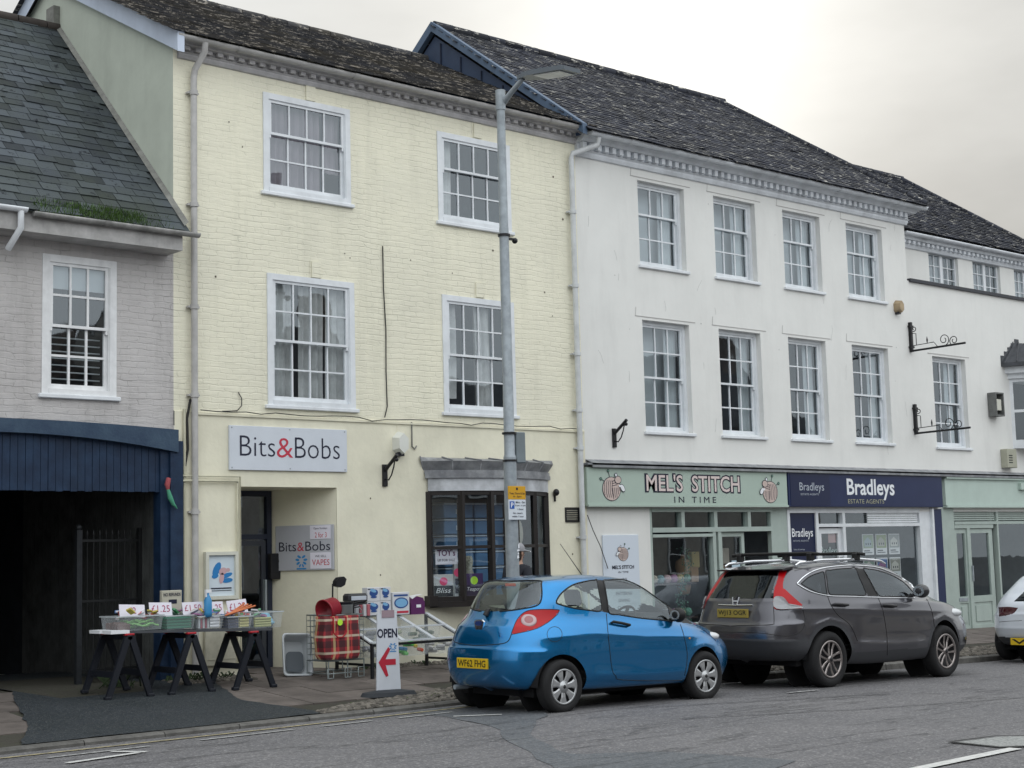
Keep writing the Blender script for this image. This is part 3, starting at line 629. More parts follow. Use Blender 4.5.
room(H, 10.9, 12.9, 6.5, 8.4); room(H, 14.0, 15.9, 6.5, 8.4); room(H, 10.95, 12.9, 3.75, 6.0); room(H, 14.0, 15.9, 3.75, 6.0)
cornice(H, 9.86, 17.1, D, [(0, 8.35), (.03, 8.36), (.05, 8.40), (.05, 8.42), (.075, 8.44), (.05, 8.445), (.05, 8.50), (.16, 8.51), (.17, 8.535), (.2, 8.56), (.2, 8.60), (0, 8.60)], (.05, .12, 8.455, 8.505), M_corn, pitch=.165)
gutter(H, 9.72, 17.02, 17.25, 8.585, .058, M_pipe)
downpipe(H, [(10.12, 17.22, 8.54), (10.12, 17.24, 8.42), (10.08, 17.42, 8.22), (10.06, 17.42, 8.1), (10.06, 17.42, 5.0), (10.06, 17.42, .36)], .043, M_pipe, [7.9, 6.4, 5.05, 3.9, 2.4, 1.2])
# roof
b = MB()
e0, rd = Vector((0, 17.18, 8.605)), Vector((0, 21.2, 10.73))
for s_, yy in ((1, 17.18), (-1, 25.22)):
    b.add([(9.62, yy, 8.605), (17.12, yy, 8.605), (17.12, 21.2, 10.73), (9.62, 21.2, 10.73)], [(0, 1, 2, 3) if s_ > 0 else (3, 2, 1, 0)])
sl = (rd - e0).length
slates(b, (9.6, 17.17, 8.585), (1, 0, 0), (0, 4.03, 2.14), 7.52, sl - .05, lambda u, v: True, .17, .11, jit=.012, th=.018, lift=.015)
b.build('roof', [M_slateC], H)
b = MB()
x = 9.6
while x < 17.1: b.tube([(x, 21.2, 10.74), (x + .42, 21.2, 10.745)], .085, 8, cap=True); x += .44
b.build('ridge_tiles', M_slateC, H)
b = MB(); b.add([(9.70, 17.2, 8.34), (9.70, 17.2, 8.62), (9.70, 21.2, 10.74), (9.70, 21.2, 10.45), (9.80, 17.2, 8.34), (9.80, 17.2, 8.62), (9.80, 21.2, 10.74), (9.80, 21.2, 10.45)], [(3, 2, 1, 0), (0, 1, 5, 4), (0, 4, 7, 3), (1, 2, 6, 5)])
b.add([(9.70, 25.2, 8.34), (9.70, 25.2, 8.62), (9.70, 21.2, 10.74), (9.70, 21.2, 10.45)], [(0, 1, 2, 3)])
b.build('bargeboard', M_barge, H)
# entrance door
dr = MB()
def frame_xz(b, x0, x1, z0, z1, y0, y1, w, mi=0, bot=True):
    b.box(x0, x0 + w, y0, y1, z0, z1, mi); b.box(x1 - w, x1, y0, y1, z0, z1, mi); b.box(x0 + w, x1 - w, y0, y1, z1 - w, z1, mi)
    if bot: b.box(x0 + w, x1 - w, y0, y1, z0, z0 + w, mi)
frame_xz(dr, 10.9, 11.85, .25, 2.73, 18.42, 18.5, .075, bot=False); dr.box(10.97, 11.78, 18.42, 18.5, 2.06, 2.13)
dr.box(10.76, 10.9, 18.46, 18.5, .25, 2.73)
d_ = dr.build('door', mat('navy_door_paint', (0.02, 0.026, 0.045), 0.4), H, label='dark navy glazed shop door deep in the entrance')
b = MB(); frame_xz(b, 11.0, 11.76, .28, 2.04, 18.44, 18.48, .07); b.box(11.05, 11.7, 18.44, 18.48, .9, .98); b.build('door_leaf', mat('grey_door_leaf', (0.045, 0.05, 0.06), .4), d_)
b = MB(); b.quad((11.0, 18.46, .3), (11.78, 18.46, .3), (11.78, 18.46, 2.7), (11.0, 18.46, 2.7)); b.build('glass', M_shop, d_)
b = MB(); b.box(11.71, 11.74, 18.38, 18.44, 1.0, 1.5); b.build('handle', M_galv, d_)
room(H, 10.6, 13.2, .2, 2.75, 18.52, 3.0)
room(H, 13.5, 16.6, .6, 3.0, 17.55, 2.6)
# shop goods inside the doorway and letterbox on the jamb
# bow window
bw = MB(); c_ = 2.32; p_ = .33; r_ = (c_ * c_ / 4 + p_ * p_) / (2 * p_); a0 = math.asin(c_ / 2 / r_)
def bow(k, dr_=0.0, n=5.0):
    a = -a0 + 2 * a0 * k / n; return (15.06 + (r_ + dr_) * math.sin(a), D - .02 - ((r_ + dr_) * math.cos(a) - (r_ - p_)))
def bowband(b, r0, r1, z0, z1, mi=0, seg=20, ext=0.0, ztop=None):
    P = [bow(-ext + (5 + 2 * ext) * i / seg, r0) for i in range(seg + 1)]; Q = [bow(-ext + (5 + 2 * ext) * i / seg, r1) for i in range(seg + 1)]
    for i in range(seg):
        p, q, u, v = P[i], P[i + 1], Q[i], Q[i + 1]
        b.add([(*u, z0), (*v, z0), (*v, z1), (*u, z1)], [(0, 1, 2, 3)], mi)
        b.add([(*p, z0), (*q, z0), (*v, z0), (*u, z0)], [(0, 1, 2, 3)], mi); b.add([(*u, z1), (*v, z1), (*q, z1), (*p, z1)], [(0, 1, 2, 3)], mi)
        b.add([(*p, z0), (*p, z1), (*q, z1), (*q, z0)], [(0, 1, 2, 3)], mi)
    for s_ in (0, seg): b.add([(*P[s_], z0), (*Q[s_], z0), (*Q[s_], z1), (*P[s_], z1)], [(0, 1, 2, 3)], mi)
for k in range(6):
    x, y = bow(k); bw.M = Matrix.Translation((x, y, 0)) @ Matrix.Rotation(-(-a0 + 2 * a0 * k / 5), 4, 'Z')
    w = .05 if 0 < k < 5 else .06; bw.box(-w / 2 - .008, w / 2 + .008, -.05, .05, 1.12, 2.69)
bw.M = None
for z0_, z1_ in ((1.1, 1.18), (1.86, 1.905), (2.64, 2.70)): bowband(bw, -.035, .035, z0_, z1_, seg=5)
bwo = bw.build('bow_window', M_brownf, H, label='dark framed bow shop window under a lead hood')
g = MB()
for k in range(5):
    p, q = bow(k), bow(k + 1); g.add([(*p, 1.15), (*q, 1.15), (*q, 2.68), (*p, 2.68)], [(0, 1, 2, 3)])
g.build('glass', M_shop, bwo)
b = MB(); bowband(b, -.1, .06, 1.03, 1.11, seg=20); b.box(13.80, 13.96, D - .14, D - .02, 1.05, 1.20); b.build('sill', M_brownf, bwo)
b = MB(); bowband(b, -.06, .045, 2.70, 2.885); b.build('fascia', mat('stained_white_fascia', (.55, .57, .60), .5, var=.35, vscale=4, streak=.35), bwo)
b = MB(); bowband(b, -.3, .075, 2.885, 2.95, ext=.08); bowband(b, -.3, .06, 2.95, 3.0, ext=.1)
seg = 24
for i in range(seg):   # flared lead hood
    e = .12; k0, k1 = -e + (5 + 2 * e) * i / seg, -e + (5 + 2 * e) * (i + 1) / seg
    a_, b_ = bow(k0, .03), bow(k1, .03); c2, d2 = bow(k0 * 1.03 - .07, .11), bow(k1 * 1.03 - .07, .11)
    b.add([(*a_, 3.0), (*b_, 3.0), (d2[0], d2[1], 3.13), (c2[0], c2[1], 3.13)], [(0, 1, 2, 3)])
    b.add([(c2[0], c2[1], 3.13), (d2[0], d2[1], 3.13), (d2[0], D - .03, 3.19), (c2[0], D - .03, 3.19)], [(0, 1, 2, 3)])
    if i % 4 == 0: b.tube([(a_[0], a_[1], 3.0), (c2[0], c2[1], 3.14), (c2[0], D - .04, 3.2)], .012, 5)
b.build('lead_hood', M_lead, bwo)

# ================================================================== grey cottage with carriage arch
G = thing('grey_cottage', 'lilac grey painted brick cottage with mossy slate roof over a navy carriage arch', 'building', (7.0, D, .3))
b = MB(); wall(b, D, 3.0, 9.8, 3.2, 5.86, [(8.02, 9.0, 3.83, 5.54)], .06); wall(b, D, 3.0, 5.2, -.3, 3.2, [])
b.add([(3, D, -.3), (3, D, 5.9), (3, 20.9, 9.6), (3, 25, 5.9), (3, 25, -.3)], [(4, 3, 2, 1, 0)])
b.build('wall', M_lilac, G)
sash(G, 8.02, 9.0, 3.83, 5.54, 3, 2, 2, rec=-.01, fw=.09, bar=.028, mf=mat('aged_white_paint', (.80, .81, .82), .5, var=.12, vscale=8, streak=.2), back=(.1, .80))
room(G, 7.6, 9.4, 3.6, 5.8, m=M_dark)
b = MB()
for i in range(8): b.box(8.14, 8.88, D + .20, D + .235, 3.95 + i * .085, 3.965 + i * .085)
b.build('slatted_blind', M_blind, G)
b = MB(); ga = [(5.2 + 4.6 * i / 24) for i in range(25)]
ab = lambda x: 3.335 - .036 * (x - 7.55) ** 2
at_ = lambda x: 3.50 - .012 * (x - 7.55) ** 2
for y0, y1, f0, f1, nm, mt in ((D - .13, D, ab, at_, 'arch_beam', M_navyl),):
    for i in range(24):
        x0, x1 = ga[i], ga[i + 1]
        b.add([(x0, y0, f0(x0)), (x1, y0, f0(x1)), (x1, y0, f1(x1)), (x0, y0, f1(x0)), (x0, y1, f0(x0)), (x1, y1, f0(x1)), (x1, y1, f1(x1)), (x0, y1, f1(x0))], [(0, 1, 2, 3), (4, 5, 1, 0), (3, 2, 6, 7)])
    b.add([(9.8, y0, f0(9.8)), (9.8, y1, f0(9.8)), (9.8, y1, f1(9.8)), (9.8, y0, f1(9.8))], [(0, 1, 2, 3)]); b.build(nm, mt, G)
b = MB(); x = 5.25
while x < 9.56:
    w = .095; yy = D - .035 + random.uniform(-.003, .003); zb_ = 2.655 + random.uniform(-.006, .006)
    b.box(x, min(x + w - .006, 9.58), yy, yy + .03, zb_, min(ab(x), ab(x + w)) + .01); x += w
b.box(5.2, 9.58, D + .0, D + .02, 2.665, 3.2); b.build('boarding', M_navy, G)
b = MB(); b.box(9.58, 9.70, D - .06, D + .12, .30, 3.18); b.build('post', M_navy, G)
b = MB(); b.box(9.70, 9.88, D - .10, D - .024, .30, 3.30); b.build('post', M_navy, G)
b = MB(); b.box(5.1, 5.3, D - .1, D + .12, .3, 3.3); b.build('post', M_navy, G)
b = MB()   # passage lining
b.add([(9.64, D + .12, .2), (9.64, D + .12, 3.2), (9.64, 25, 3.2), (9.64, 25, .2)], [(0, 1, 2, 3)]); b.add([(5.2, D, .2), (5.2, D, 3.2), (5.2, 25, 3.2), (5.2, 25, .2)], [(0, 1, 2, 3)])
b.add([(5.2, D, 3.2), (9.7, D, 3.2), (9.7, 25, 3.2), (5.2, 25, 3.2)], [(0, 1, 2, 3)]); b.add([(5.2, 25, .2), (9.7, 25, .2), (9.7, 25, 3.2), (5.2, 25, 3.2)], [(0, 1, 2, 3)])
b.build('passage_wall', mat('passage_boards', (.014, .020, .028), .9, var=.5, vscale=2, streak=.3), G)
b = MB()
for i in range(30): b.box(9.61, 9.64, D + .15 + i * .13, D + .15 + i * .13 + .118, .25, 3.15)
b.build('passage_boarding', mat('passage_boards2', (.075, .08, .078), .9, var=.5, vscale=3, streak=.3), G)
# roof
b = MB(); O = Vector((3.0, 17.05, 5.93)); Vd = Vector((0, 3.85, 3.75)); sl = Vd.length
b.add([(3, 17.05, 5.93), (9.8, 17.05, 5.93), (9.8, 20.9, 9.68), (3, 20.9, 9.68)], [(0, 1, 2, 3)]); b.add([(3, 24.8, 5.93), (9.8, 24.8, 5.93), (9.8, 20.9, 9.68), (3, 20.9, 9.68)], [(3, 2, 1, 0)])
slates(b, O, (1, 0, 0), Vd, 6.78, sl - .1, lambda u, v: u < 6.78, .27, .175, jit=.012, th=.009, lift=.012)
b.build('roof', M_slateL, G)
b = MB(); x = 3.0
while x < 9.7: b.tube([(x, 20.9, 9.68), (x + .42, 20.9, 9.685)], .09, 8); x += .44
b.build('ridge_tiles', mat('ridge_clay', (.06, .05, .045), .8, var=.4), G)
b = MB(); b.add([(9.74, 17.1, 6.02), (9.797, 17.1, 6.08), (9.797, 20.9, 9.78), (9.74, 20.9, 9.72)], [(0, 1, 2, 3)])
b.box(9.70, 9.797, 20.85, 21.1, 9.68, 10.02); b.build('flashing', mat('pale_mortar', (.24, .24, .22), .8, var=.4, vscale=7), G)
b = MB(); b.box(3, 9.72, 17.14, D - .001, 5.70, 5.74); b.box(3, 9.72, 17.12, 17.14, 5.70, 5.93); b.box(9.70, 9.72, 17.14, D, 5.74, 5.95); b.build('fascia_board', mat('grimy_white_board', (.50, .49, .48), .6, var=.4, vscale=3, streak=.35), G)
gutter(G, 7.7, 9.92, 17.06, 5.93, .055, mat('old_grey_gutter', (.22, .22, .21), .6, var=.6, vscale=5, col2=(.42, .41, .40)))
gutter(G, 3.0, 7.62, 17.06, 5.96, .055, M_wpaint)
b = MB(); b.tube([(7.55, 17.06, 5.93), (7.55, 17.06, 5.72), (7.50, 17.3, 5.5)], .04, 8); b.build('downpipe', M_wpaint, G)
gm = MB()
for i in range(2600):
    x = random.choice([random.gauss(8.4, .35), random.gauss(8.9, .2), random.uniform(7.75, 9.6)])
    if not 7.7 < x < 9.72: continue
    y = random.uniform(17.03, 17.24); z = 5.93 + max(0, (y - 17.05)) * .97 + .0; hgt = random.uniform(.03, .11) * (1.0 if x < 9.2 else .6); a = random.uniform(0, 6.28); dx, dy = math.cos(a), math.sin(a); w = .006
    tip = (x + dx * hgt * .5, y + dy * hgt * .5 - .02, z + hgt * random.uniform(.5, 1.0))
    gm.add([(x - dy * w, y + dx * w, z), (x + dy * w, y - dx * w, z), tip], [(0, 1, 2)])
o = gm.build('gutter_grass', M_grass); o['kind'] = 'stuff'; o['label'] = 'grass and moss sprouting from the cottage gutter'
# iron gate just inside the passage
t = thing('iron_gate', 'black iron gate with spear topped bars standing inside the dark passage', 'gate', (9.2, 18.0, .3))
b = MB(); b.box(8.72, 8.79, 17.97, 18.04, .3, 2.2); b.sphere((8.755, 18.0, 2.23), .04); b.build('gate_post', mat('worn_iron_post', (.02, .023, .027), .5, var=.4, vscale=20), t)
b = MB(); b.box(9.56, 9.61, 17.97, 18.03, .3, 2.22)
for z in (.45, 1.3, 2.05): b.box(8.79, 9.56, 17.985, 18.015, z, z + .03)
for i in range(8):
    x = 8.87 + i * .085; b.tube([(x, 18, .36), (x, 18, 2.12)], .008, 6); b.tube([(x, 18, 2.12), (x, 18, 2.15), (x, 18, 2.2)], [.008, .016, .002], 6)
b.build('gate_leaf', mat('gate_iron', (.010, .011, .012), .5), t)

# ================================================================== white building
Wb = thing('white_building', 'long white rendered building with eight sash windows above the craft shop and the estate agent', 'building', (21.7, D, .1))
ca = [(18.55, 19.71), (20.48, 21.62), (22.41, 23.53), (24.35, 25.53)]
hol = [(a, c, 6.53, 7.98) for a, c in ca] + [(a, c, 3.73, 5.60) for a, c in ca]
b = MB(); wall(b, D, 17.1, 26.32, 3.20, 8.5, hol, .2); b.add([(26.32, D, 3.2), (26.32, 25, 3.2), (26.32, 25, 8.5), (26.32, D, 8.5)], [(0, 1, 2, 3)])
b.build('wall', M_white, Wb)
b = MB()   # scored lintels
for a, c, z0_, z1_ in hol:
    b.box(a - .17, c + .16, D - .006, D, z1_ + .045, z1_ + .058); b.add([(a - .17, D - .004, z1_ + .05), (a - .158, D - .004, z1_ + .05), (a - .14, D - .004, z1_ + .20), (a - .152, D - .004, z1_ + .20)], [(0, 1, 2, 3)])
b.build('lintel_score', mat('score_grey', (.42, .41, .40), .8), Wb)  # scored lines drawn in one flat grey
b = MB(); random.seed(5)
for i in range(60):   # hairline cracks, scuffs and plugged holes in the render
    x = random.uniform(17.3, 26.1); z = random.uniform(3.35, 8.1)
    if any(h[0] - .12 < x < h[1] + .12 and h[2] - .12 < z < h[3] + .14 for h in hol): continue
    if i % 3 == 0: r = random.uniform(.006, .016); b.disc((x, z), r, r, D - .003, 6)
    else:
        px0, pz0 = x, z; a = random.choice([1.4, 1.6, 1.75]); n = random.randint(2, 5)
        for k in range(n):
            a += random.uniform(-.35, .35); qx, qz = px0 + .06 * math.cos(a), pz0 + .06 * math.sin(a); b.add([(px0 - .0025, D - .003, pz0), (px0 + .0025, D - .003, pz0), (qx + .0025, D - .003, qz), (qx - .0025, D - .003, qz)], [(0, 1, 2, 3)]); px0, pz0 = qx, qz
b.build('render_cracks', mat('crack_grey', (.34, .34, .33), .9), Wb)
for i, (a, c) in enumerate(ca):
    sash(Wb, a, c, 6.53, 7.98, 3, 1, 2, rec=.10, fw=.06, split=.64, bar=.024, curtain=[(.66, 1, 1, 0, .008, M_blind)], back=(.30, .0))
    sash(Wb, a, c, 3.73, 5.60, 3, 2, 2, rec=.10, fw=.06, bar=.024, curtain=[(.68, 1, 1, 0, .008, M_blind)], back=(.30, .0) if i < 1 else None)
    room(Wb, a - .2, c + .2, 6.3, 8.2, D + .25, 1.2); room(Wb, a - .2, c + .2, 3.6, 5.9, D + .25, 1.2, M_room)
cornice(Wb, 17.1, 26.32, D, [(0, 8.16), (.04, 8.17), (.06, 8.22), (.06, 8.25), (.09, 8.275), (.06, 8.28), (.06, 8.385), (.17, 8.39), (.2, 8.43), (.25, 8.46), (.27, 8.54), (0, 8.54)], (.06, .15, 8.29, 8.385), M_cornw, endr=True, pitch=.17)
gutter(Wb, 17.14, 26.62, 17.17, 8.512, .068, M_cornw)
downpipe(Wb, [(17.33, 17.17, 8.44), (17.33, 17.19, 8.32), (16.95, 17.40, 8.16), (16.93, 17.41, 8.08), (16.93, 17.41, 4.0), (16.93, 17.41, .3)], .045, M_pipew, [7.2, 6.0, 4.9, 4.0, 3.4, 2.0])
b = MB()
E1, E2, R1, R2 = Vector((17.0, 17.08, 8.515)), Vector((26.55, 17.08, 8.515)), Vector((17.0, 20.93, 11.28)), Vector((24.75, 20.93, 11.28)); E3, E4 = Vector((26.55, 24.76, 8.56)), Vector((17.0, 24.76, 8.56))
b.add([E1, E2, R2, R1], [(0, 1, 2, 3)]); b.add([E2, E3, R2], [(0, 1, 2)]); b.add([E3, E4, R1, R2], [(0, 1, 2, 3)])
Vd = R1 - E1; sl = Vd.length
slates(b, E1 - Vd.normalized() * .03, (1, 0, 0), Vd, 9.5, sl - .0, lambda u, v: u < 9.5 - 1.78 * v / sl, .20, .125, jit=.012, th=.016, lift=.006)
b.build('roof', M_slateW, Wb)
b = MB(); x = 17.0
while x < 24.7: b.tube([(x, 20.93, 11.30), (x + .4, 20.93, 11.305)], .09, 8); x += .42
for i in range(11):
    p = R2.lerp(E2, i / 11); q = R2.lerp(E2, (i + .95) / 11); b.tube([p + Vector((0, 0, .03)), q + Vector((0, 0, .03))], .07, 7)
b.build('ridge_tiles', M_slateW, Wb)
b = MB(); b.add([(17.02, 17.25, 8.45), (17.02, 20.93, 11.1), (17.02, 24.7, 8.45)], [(0, 2, 1)])
b.build('clad_gable', M_blueg, Wb, label='blue grey boarded gable rising above the cream building roof')
b = MB()
for k in range(7):
    y = 19.1 + k * .55; zt = 11.1 - abs(y - 20.93) * .72; b.box(16.995, 17.018, y, y + .02, 9.4, zt - .05)
b.build('gable_joints', mat('joint_navy', (.015, .022, .045), .7), Wb)
b = MB()
for yy, zz in ((17.12, 8.55), (24.74, 8.55)):
    b.add([(16.93, yy, zz - .12), (16.93, yy, zz + .05), (16.93, 20.93, 11.36), (16.93, 20.93, 11.18), (17.03, yy, zz - .12), (17.03, yy, zz + .05), (17.03, 20.93, 11.36), (17.03, 20.93, 11.18)],
          [(0, 1, 2, 3), (1, 5, 6, 2), (0, 4, 7, 3), (0, 1, 5, 4), (3, 7, 6, 2)])
b.build('verge_board', M_bluev, Wb)
# shopfront structure
b = MB(); b.box(17.02, 30.5, D - .16, D, 3.14, 3.17); b.add([(17.12, D - .16, 3.17), (30.5, D - .16, 3.17), (30.5, D, 3.235), (17.12, D, 3.235)], [(0, 1, 2, 3)]); b.add([(17.12, D - .16, 3.10), (30.5, D - .16, 3.10), (30.5, D - .16, 3.17), (17.12, D - .16, 3.17)], [(0, 1, 2, 3)])
b.build('lead_flashing', M_lead, Wb)
b = MB(); wall(b, D, 17.1, 18.56, -.4, 3.2, []); wall(b, D, 18.56, 26.32, 2.46, 3.2, [])
b.add([(18.56, D, -.3), (18.56, D + .3, -.3), (18.56, D + .3, 2.5), (18.56, D, 2.5)], [(0, 1, 2, 3)])
b.build('shop_wall', M_white, Wb)
YS = D + .06
b = MB(); fz0 = .05   # craft shop frame
for x0, x1, z0_, z1_ in ((18.56, 18.62, fz0, 2.46), (20.12, 20.20, fz0, 2.08), (20.26, 20.34, fz0, 2.08), (19.34, 19.42, 2.12, 2.44), (20.17, 20.25, 2.12, 2.44), (21.06, 21.14, 2.12, 2.44), (21.72, 22.2, fz0, 2.46), (18.62, 21.72, 2.40, 2.46), (18.62, 21.72, 2.06, 2.14), (18.62, 20.12, .05, .55), (18.62, 20.12, 1.98, 2.03)):
    e_ = .0015 * (len(b.f) // 6); b.box(x0, x1, YS - (.05 if x0 < 21.5 else .02) - e_, YS + .05 + e_, z0_, z1_)
b.build('craft_shop_frame', M_mint, Wb, label='mint green shopfront joinery of the craft shop')
b = MB(); b.quad((18.6, YS + .02, .5), (20.15, YS + .02, .5), (20.15, YS + .02, 2.0), (18.6, YS + .02, 2.0)); b.quad((18.6, YS + .02, 2.1), (21.75, YS + .02, 2.1), (21.75, YS + .02, 2.44), (18.6, YS + .02, 2.44)); b.build('shop_glass', M_shop, Wb)
b = MB(); frame_xz(b, 20.34, 21.0, .08, 2.05, YS, YS + .045, .075); b.box(20.4, 20.94, YS, YS + .045, .7, .78); dd = b.build('shop_door', M_mint, Wb)
b = MB(); b.quad((20.4, YS + .03, .1), (20.95, YS + .03, .1), (20.95, YS + .03, 2.0), (20.4, YS + .03, 2.0)); b.build('glass', M_shop, dd)
b = MB(); b.box(20.93, 20.96, YS - .05, YS, 1.0, 1.25); b.build('handle', M_galv, dd)
room(Wb, 18.4, 22.0, 0, 2.5, D + .12, 3.2, mat('shop_room', (.15, .17, .19), .9, var=.6, vscale=1.2))
# estate agent frame (white)
b = MB()
for x0, x1, z0_, z1_ in ((22.17, 22.24, -.05, 2.44), (22.99, 23.07, -.05, 2.44), (23.80, 23.88, -.05, 2.44), (22.24, 26.34, 2.38, 2.46), (23.07, 26.34, 2.12, 2.18), (23.88, 26.34, -.05, .5), (26.30, 26.66, -.05, 2.46)):
    e_ = .0015 * (len(b.f) // 6); b.box(x0, x1, YS - .05 - e_, YS + .05 + e_, z0_, z1_)
b.box(26.66, 26.72, YS - .12, YS + .03, -.05, 2.46)
b.build('agency_frame', M_wpaint, Wb, label='white shopfront joinery of the estate agent')
b = MB(); b.quad((23.85, YS + .02, .45), (26.32, YS + .02, .45), (26.32, YS + .02, 2.42), (23.85, YS + .02, 2.42)); b.quad((23.05, YS + .02, 2.15), (23.85, YS + .02, 2.15), (23.85, YS + .02, 2.42), (23.05, YS + .02, 2.42)); b.build('shop_glass', M_shop, Wb)
b = MB(); frame_xz(b, 23.10, 23.80, -.02, 2.10, YS, YS + .045, .10); dd = b.build('agency_door', M_wpaint, Wb)
b = MB(); b.quad((23.15, YS + .03, .05), (23.75, YS + .03, .05), (23.75, YS + .03, 2.05), (23.15, YS + .03, 2.05)); b.build('glass', M_shop, dd)
b = MB(); b.box(23.72, 23.75, YS - .05, YS, 1.45, 1.55); b.build('handle', M_black, dd)
b = MB()
for i in range(5): b.box(24.62, 26.28, YS - .025, YS - .005, 2.19 + i * .042, 2.19 + i * .042 + .034)
b.build('shutter_box', M_wpaint, Wb)
b = MB(); b.box(26.72, 27.03, D - .03, D + .05, -.05, 2.45); b.build('blue_pilaster', M_bblue, Wb)
room(Wb, 23.0, 26.6, -.1, 2.5, D + .12, 3.2, M_room)

# ================================================================== far white building
Fb = thing('mint_shop_building', 'white rendered end building with oriel window and iron brackets over the mint green shop', 'building', (29.0, D, 0))
b = MB(); wall(b, D, 26.32, 32.2, 3.2, 7.04, [(27.06, 28.27, 3.70, 5.56), (29.99, 31.6, 3.85, 5.2)], .2)
b.add([(26.32, D, 7.04), (32.2, D, 7.04), (32.2, D + .3, 7.04), (26.32, D + .3, 7.04)], [(0, 1, 2, 3)])
wall(b, D + .3, 26.32, 32.2, 7.04, 8.1, [(27.6, 28.70, 7.03, 7.84), (29.27, 30.36, 7.03, 7.83), (30.95, 32.0, 7.03, 7.83)], .1)
b.add([(32.2, D, -.5), (32.2, 24, -.5), (32.2, 24, 8.1), (32.2, D, 7.04)], [(0, 1, 2, 3)])
b.build('wall', M_white, Fb)
b = MB(); b.box(26.38, 32.2, D - .05, D + .25, 7.02, 7.085); b.build('coping', mat('dark_coping', (.04, .042, .05), .6), Fb)
for (a, c) in ((27.6, 28.70), (29.27, 30.36), (30.95, 32.0)):
    b = MB(); yy = D + .36; frame_xz(b, a, c, 7.0, 7.84, yy, yy + .06, .05); b.box((a + c) / 2 - .05, (a + c) / 2 + .05, yy, yy + .06, 7.05, 7.79)
    for q in (.27, .73): b.box(a + (c - a) * q - .01, a + (c - a) * q + .01, yy + .01, yy + .05, 7.05, 7.79)
    for z in (7.3, 7.55): b.box(a + .05, c - .05, yy + .012, yy + .048, z, z + .018)
    w = b.build('window', M_wpaint, Fb)
    b = MB(); b.quad((a, yy + .03, 7), (c, yy + .03, 7), (c, yy + .03, 7.82), (a, yy + .03, 7.82)); b.build('glass', M_glass, w)
    b = MB(); b.box(a, c, yy + .3, yy + .32, 6.9, 7.9); b.build('blind', M_blind, w)
sash(Fb, 27.06, 28.27, 3.71, 5.56, 3, 2, 2, rec=.10, fw=.06, bar=.024, curtain=[(.66, 1, 1, .5, .008, M_blind), (.72, .95, .48, 0, .008, M_cloth)])
b = MB(); b.box(26.90, 28.42, D - .006, D, 5.60, 5.615); b.build('lintel_score', mat('score_grey', (.30, .29, .28), .8), Fb)
room(Fb, 26.8, 28.5, 3.5, 5.8, D + .25, 1.5, M_dark); room(Fb, 27.4, 32.1, 6.9, 8.0, D + .75, 1.2); room(Fb, 29.6, 32, 3.6, 5.6, D + .3, 1.6, M_dark)
cornice(Fb, 26.32, 32.3, D + .3, [(0, 7.80), (.04, 7.81), (.06, 7.86), (.06, 7.95), (.16, 7.955), (.18, 8.0), (.2, 8.05), (0, 8.05)], (.06, .13, 7.885, 7.95), M_cornw, pitch=.17)
gutter(Fb, 26.4, 32.4, 17.55, 8.07, .06, M_cornw)
b = MB(); E1, E2, R1, R2 = Vector((26.3, 17.5, 8.1)), Vector((32.4, 17.5, 8.1)), Vector((24.6, 20.8, 10.5)), Vector((31.15, 20.8, 10.5))
b.add([(24.6, 17.5, 8.1), E2, R2, R1], [(0, 1, 2, 3)]); b.add([E2, (32.4, 24.1, 8.1), R2], [(0, 1, 2)]); b.add([(32.4, 24.1, 8.1), (24.6, 24.1, 8.1), R1, R2], [(0, 1, 2, 3)])
Vd = Vector((0, 3.3, 2.4)); sl = Vd.length
slates(b, (26.3, 17.5, 8.1), (1, 0, 0), Vd, 6.1, sl - .04, lambda u, v: u < 6.1 - 1.25 * v / sl, .20, .125, jit=.014, th=.018, lift=.012)
slates(b, (24.0, 17.5, 8.1), (1, 0, 0), Vd, 2.3, sl - .04, lambda u, v: v > sl * .45, .20, .125, jit=.014, th=.018, lift=.012)
b.build('roof', M_slateW, Fb)
b = MB(); x = 24.6
while x < 31.1: b.tube([(x, 20.8, 10.51), (x + .4, 20.8, 10.515)], .08, 8); x += .42
for i in range(9):
    p = R2.lerp(E2, i / 9); q = R2.lerp(E2, (i + .95) / 9); b.tube([p + Vector((0, 0, .03)), q + Vector((0, 0, .03))], .065, 7)
b.build('ridge_tiles', M_slateW, Fb)
# mint shopfront
b = MB(); b.box(27.12, 32.0, D - .09, D, 2.52, 3.08); b.box(27.12, 32.0, D - .14, D, 3.06, 3.10); b.box(27.12, 32.0, D - .12, D, 2.48, 2.53); b.box(29.9, 30.7, D - .16, D - .09, 2.86, 3.0); b.build('shop_fascia', mat('pale_mint_fascia', (.47, .57, .52), .45, var=.08, streak=.08), Fb)
b = MB(); wall(b, D, 26.32, 32.2, 2.4, 3.2, []); b.build('shop_wall', M_white, Fb)
b = MB()
for x0, x1, z0_, z1_, yo in ((27.05, 27.48, -.05, 2.46, .05), (27.48, 27.55, -.05, 2.46, 0), (27.55, 32.0, 2.14, 2.20, .02), (28.95, 29.0, -.05, 2.46, -.03), (29.12, 29.18, -.05, 2.46, .02), (29.18, 32, .0, .62, 0), (29.18, 32, .60, .66, .05), (28.0, 28.11, .0, 2.1, .0), (27.55, 29.0, 2.06, 2.14, .0)):
    e_ = .0015 * (len(b.f) // 6); b.box(x0, x1, YS - .03 - yo - e_, YS + .05 + e_, z0_, z1_)
for i in range(5): b.box(27.56, 29.1, YS - .02, YS, 2.22 + i * .045, 2.22 + i * .045 + .034); b.box(29.2, 32, YS - .02, YS, 2.22 + i * .045, 2.22 + i * .045 + .034)
b.build('shop_frame', M_mint, Fb)
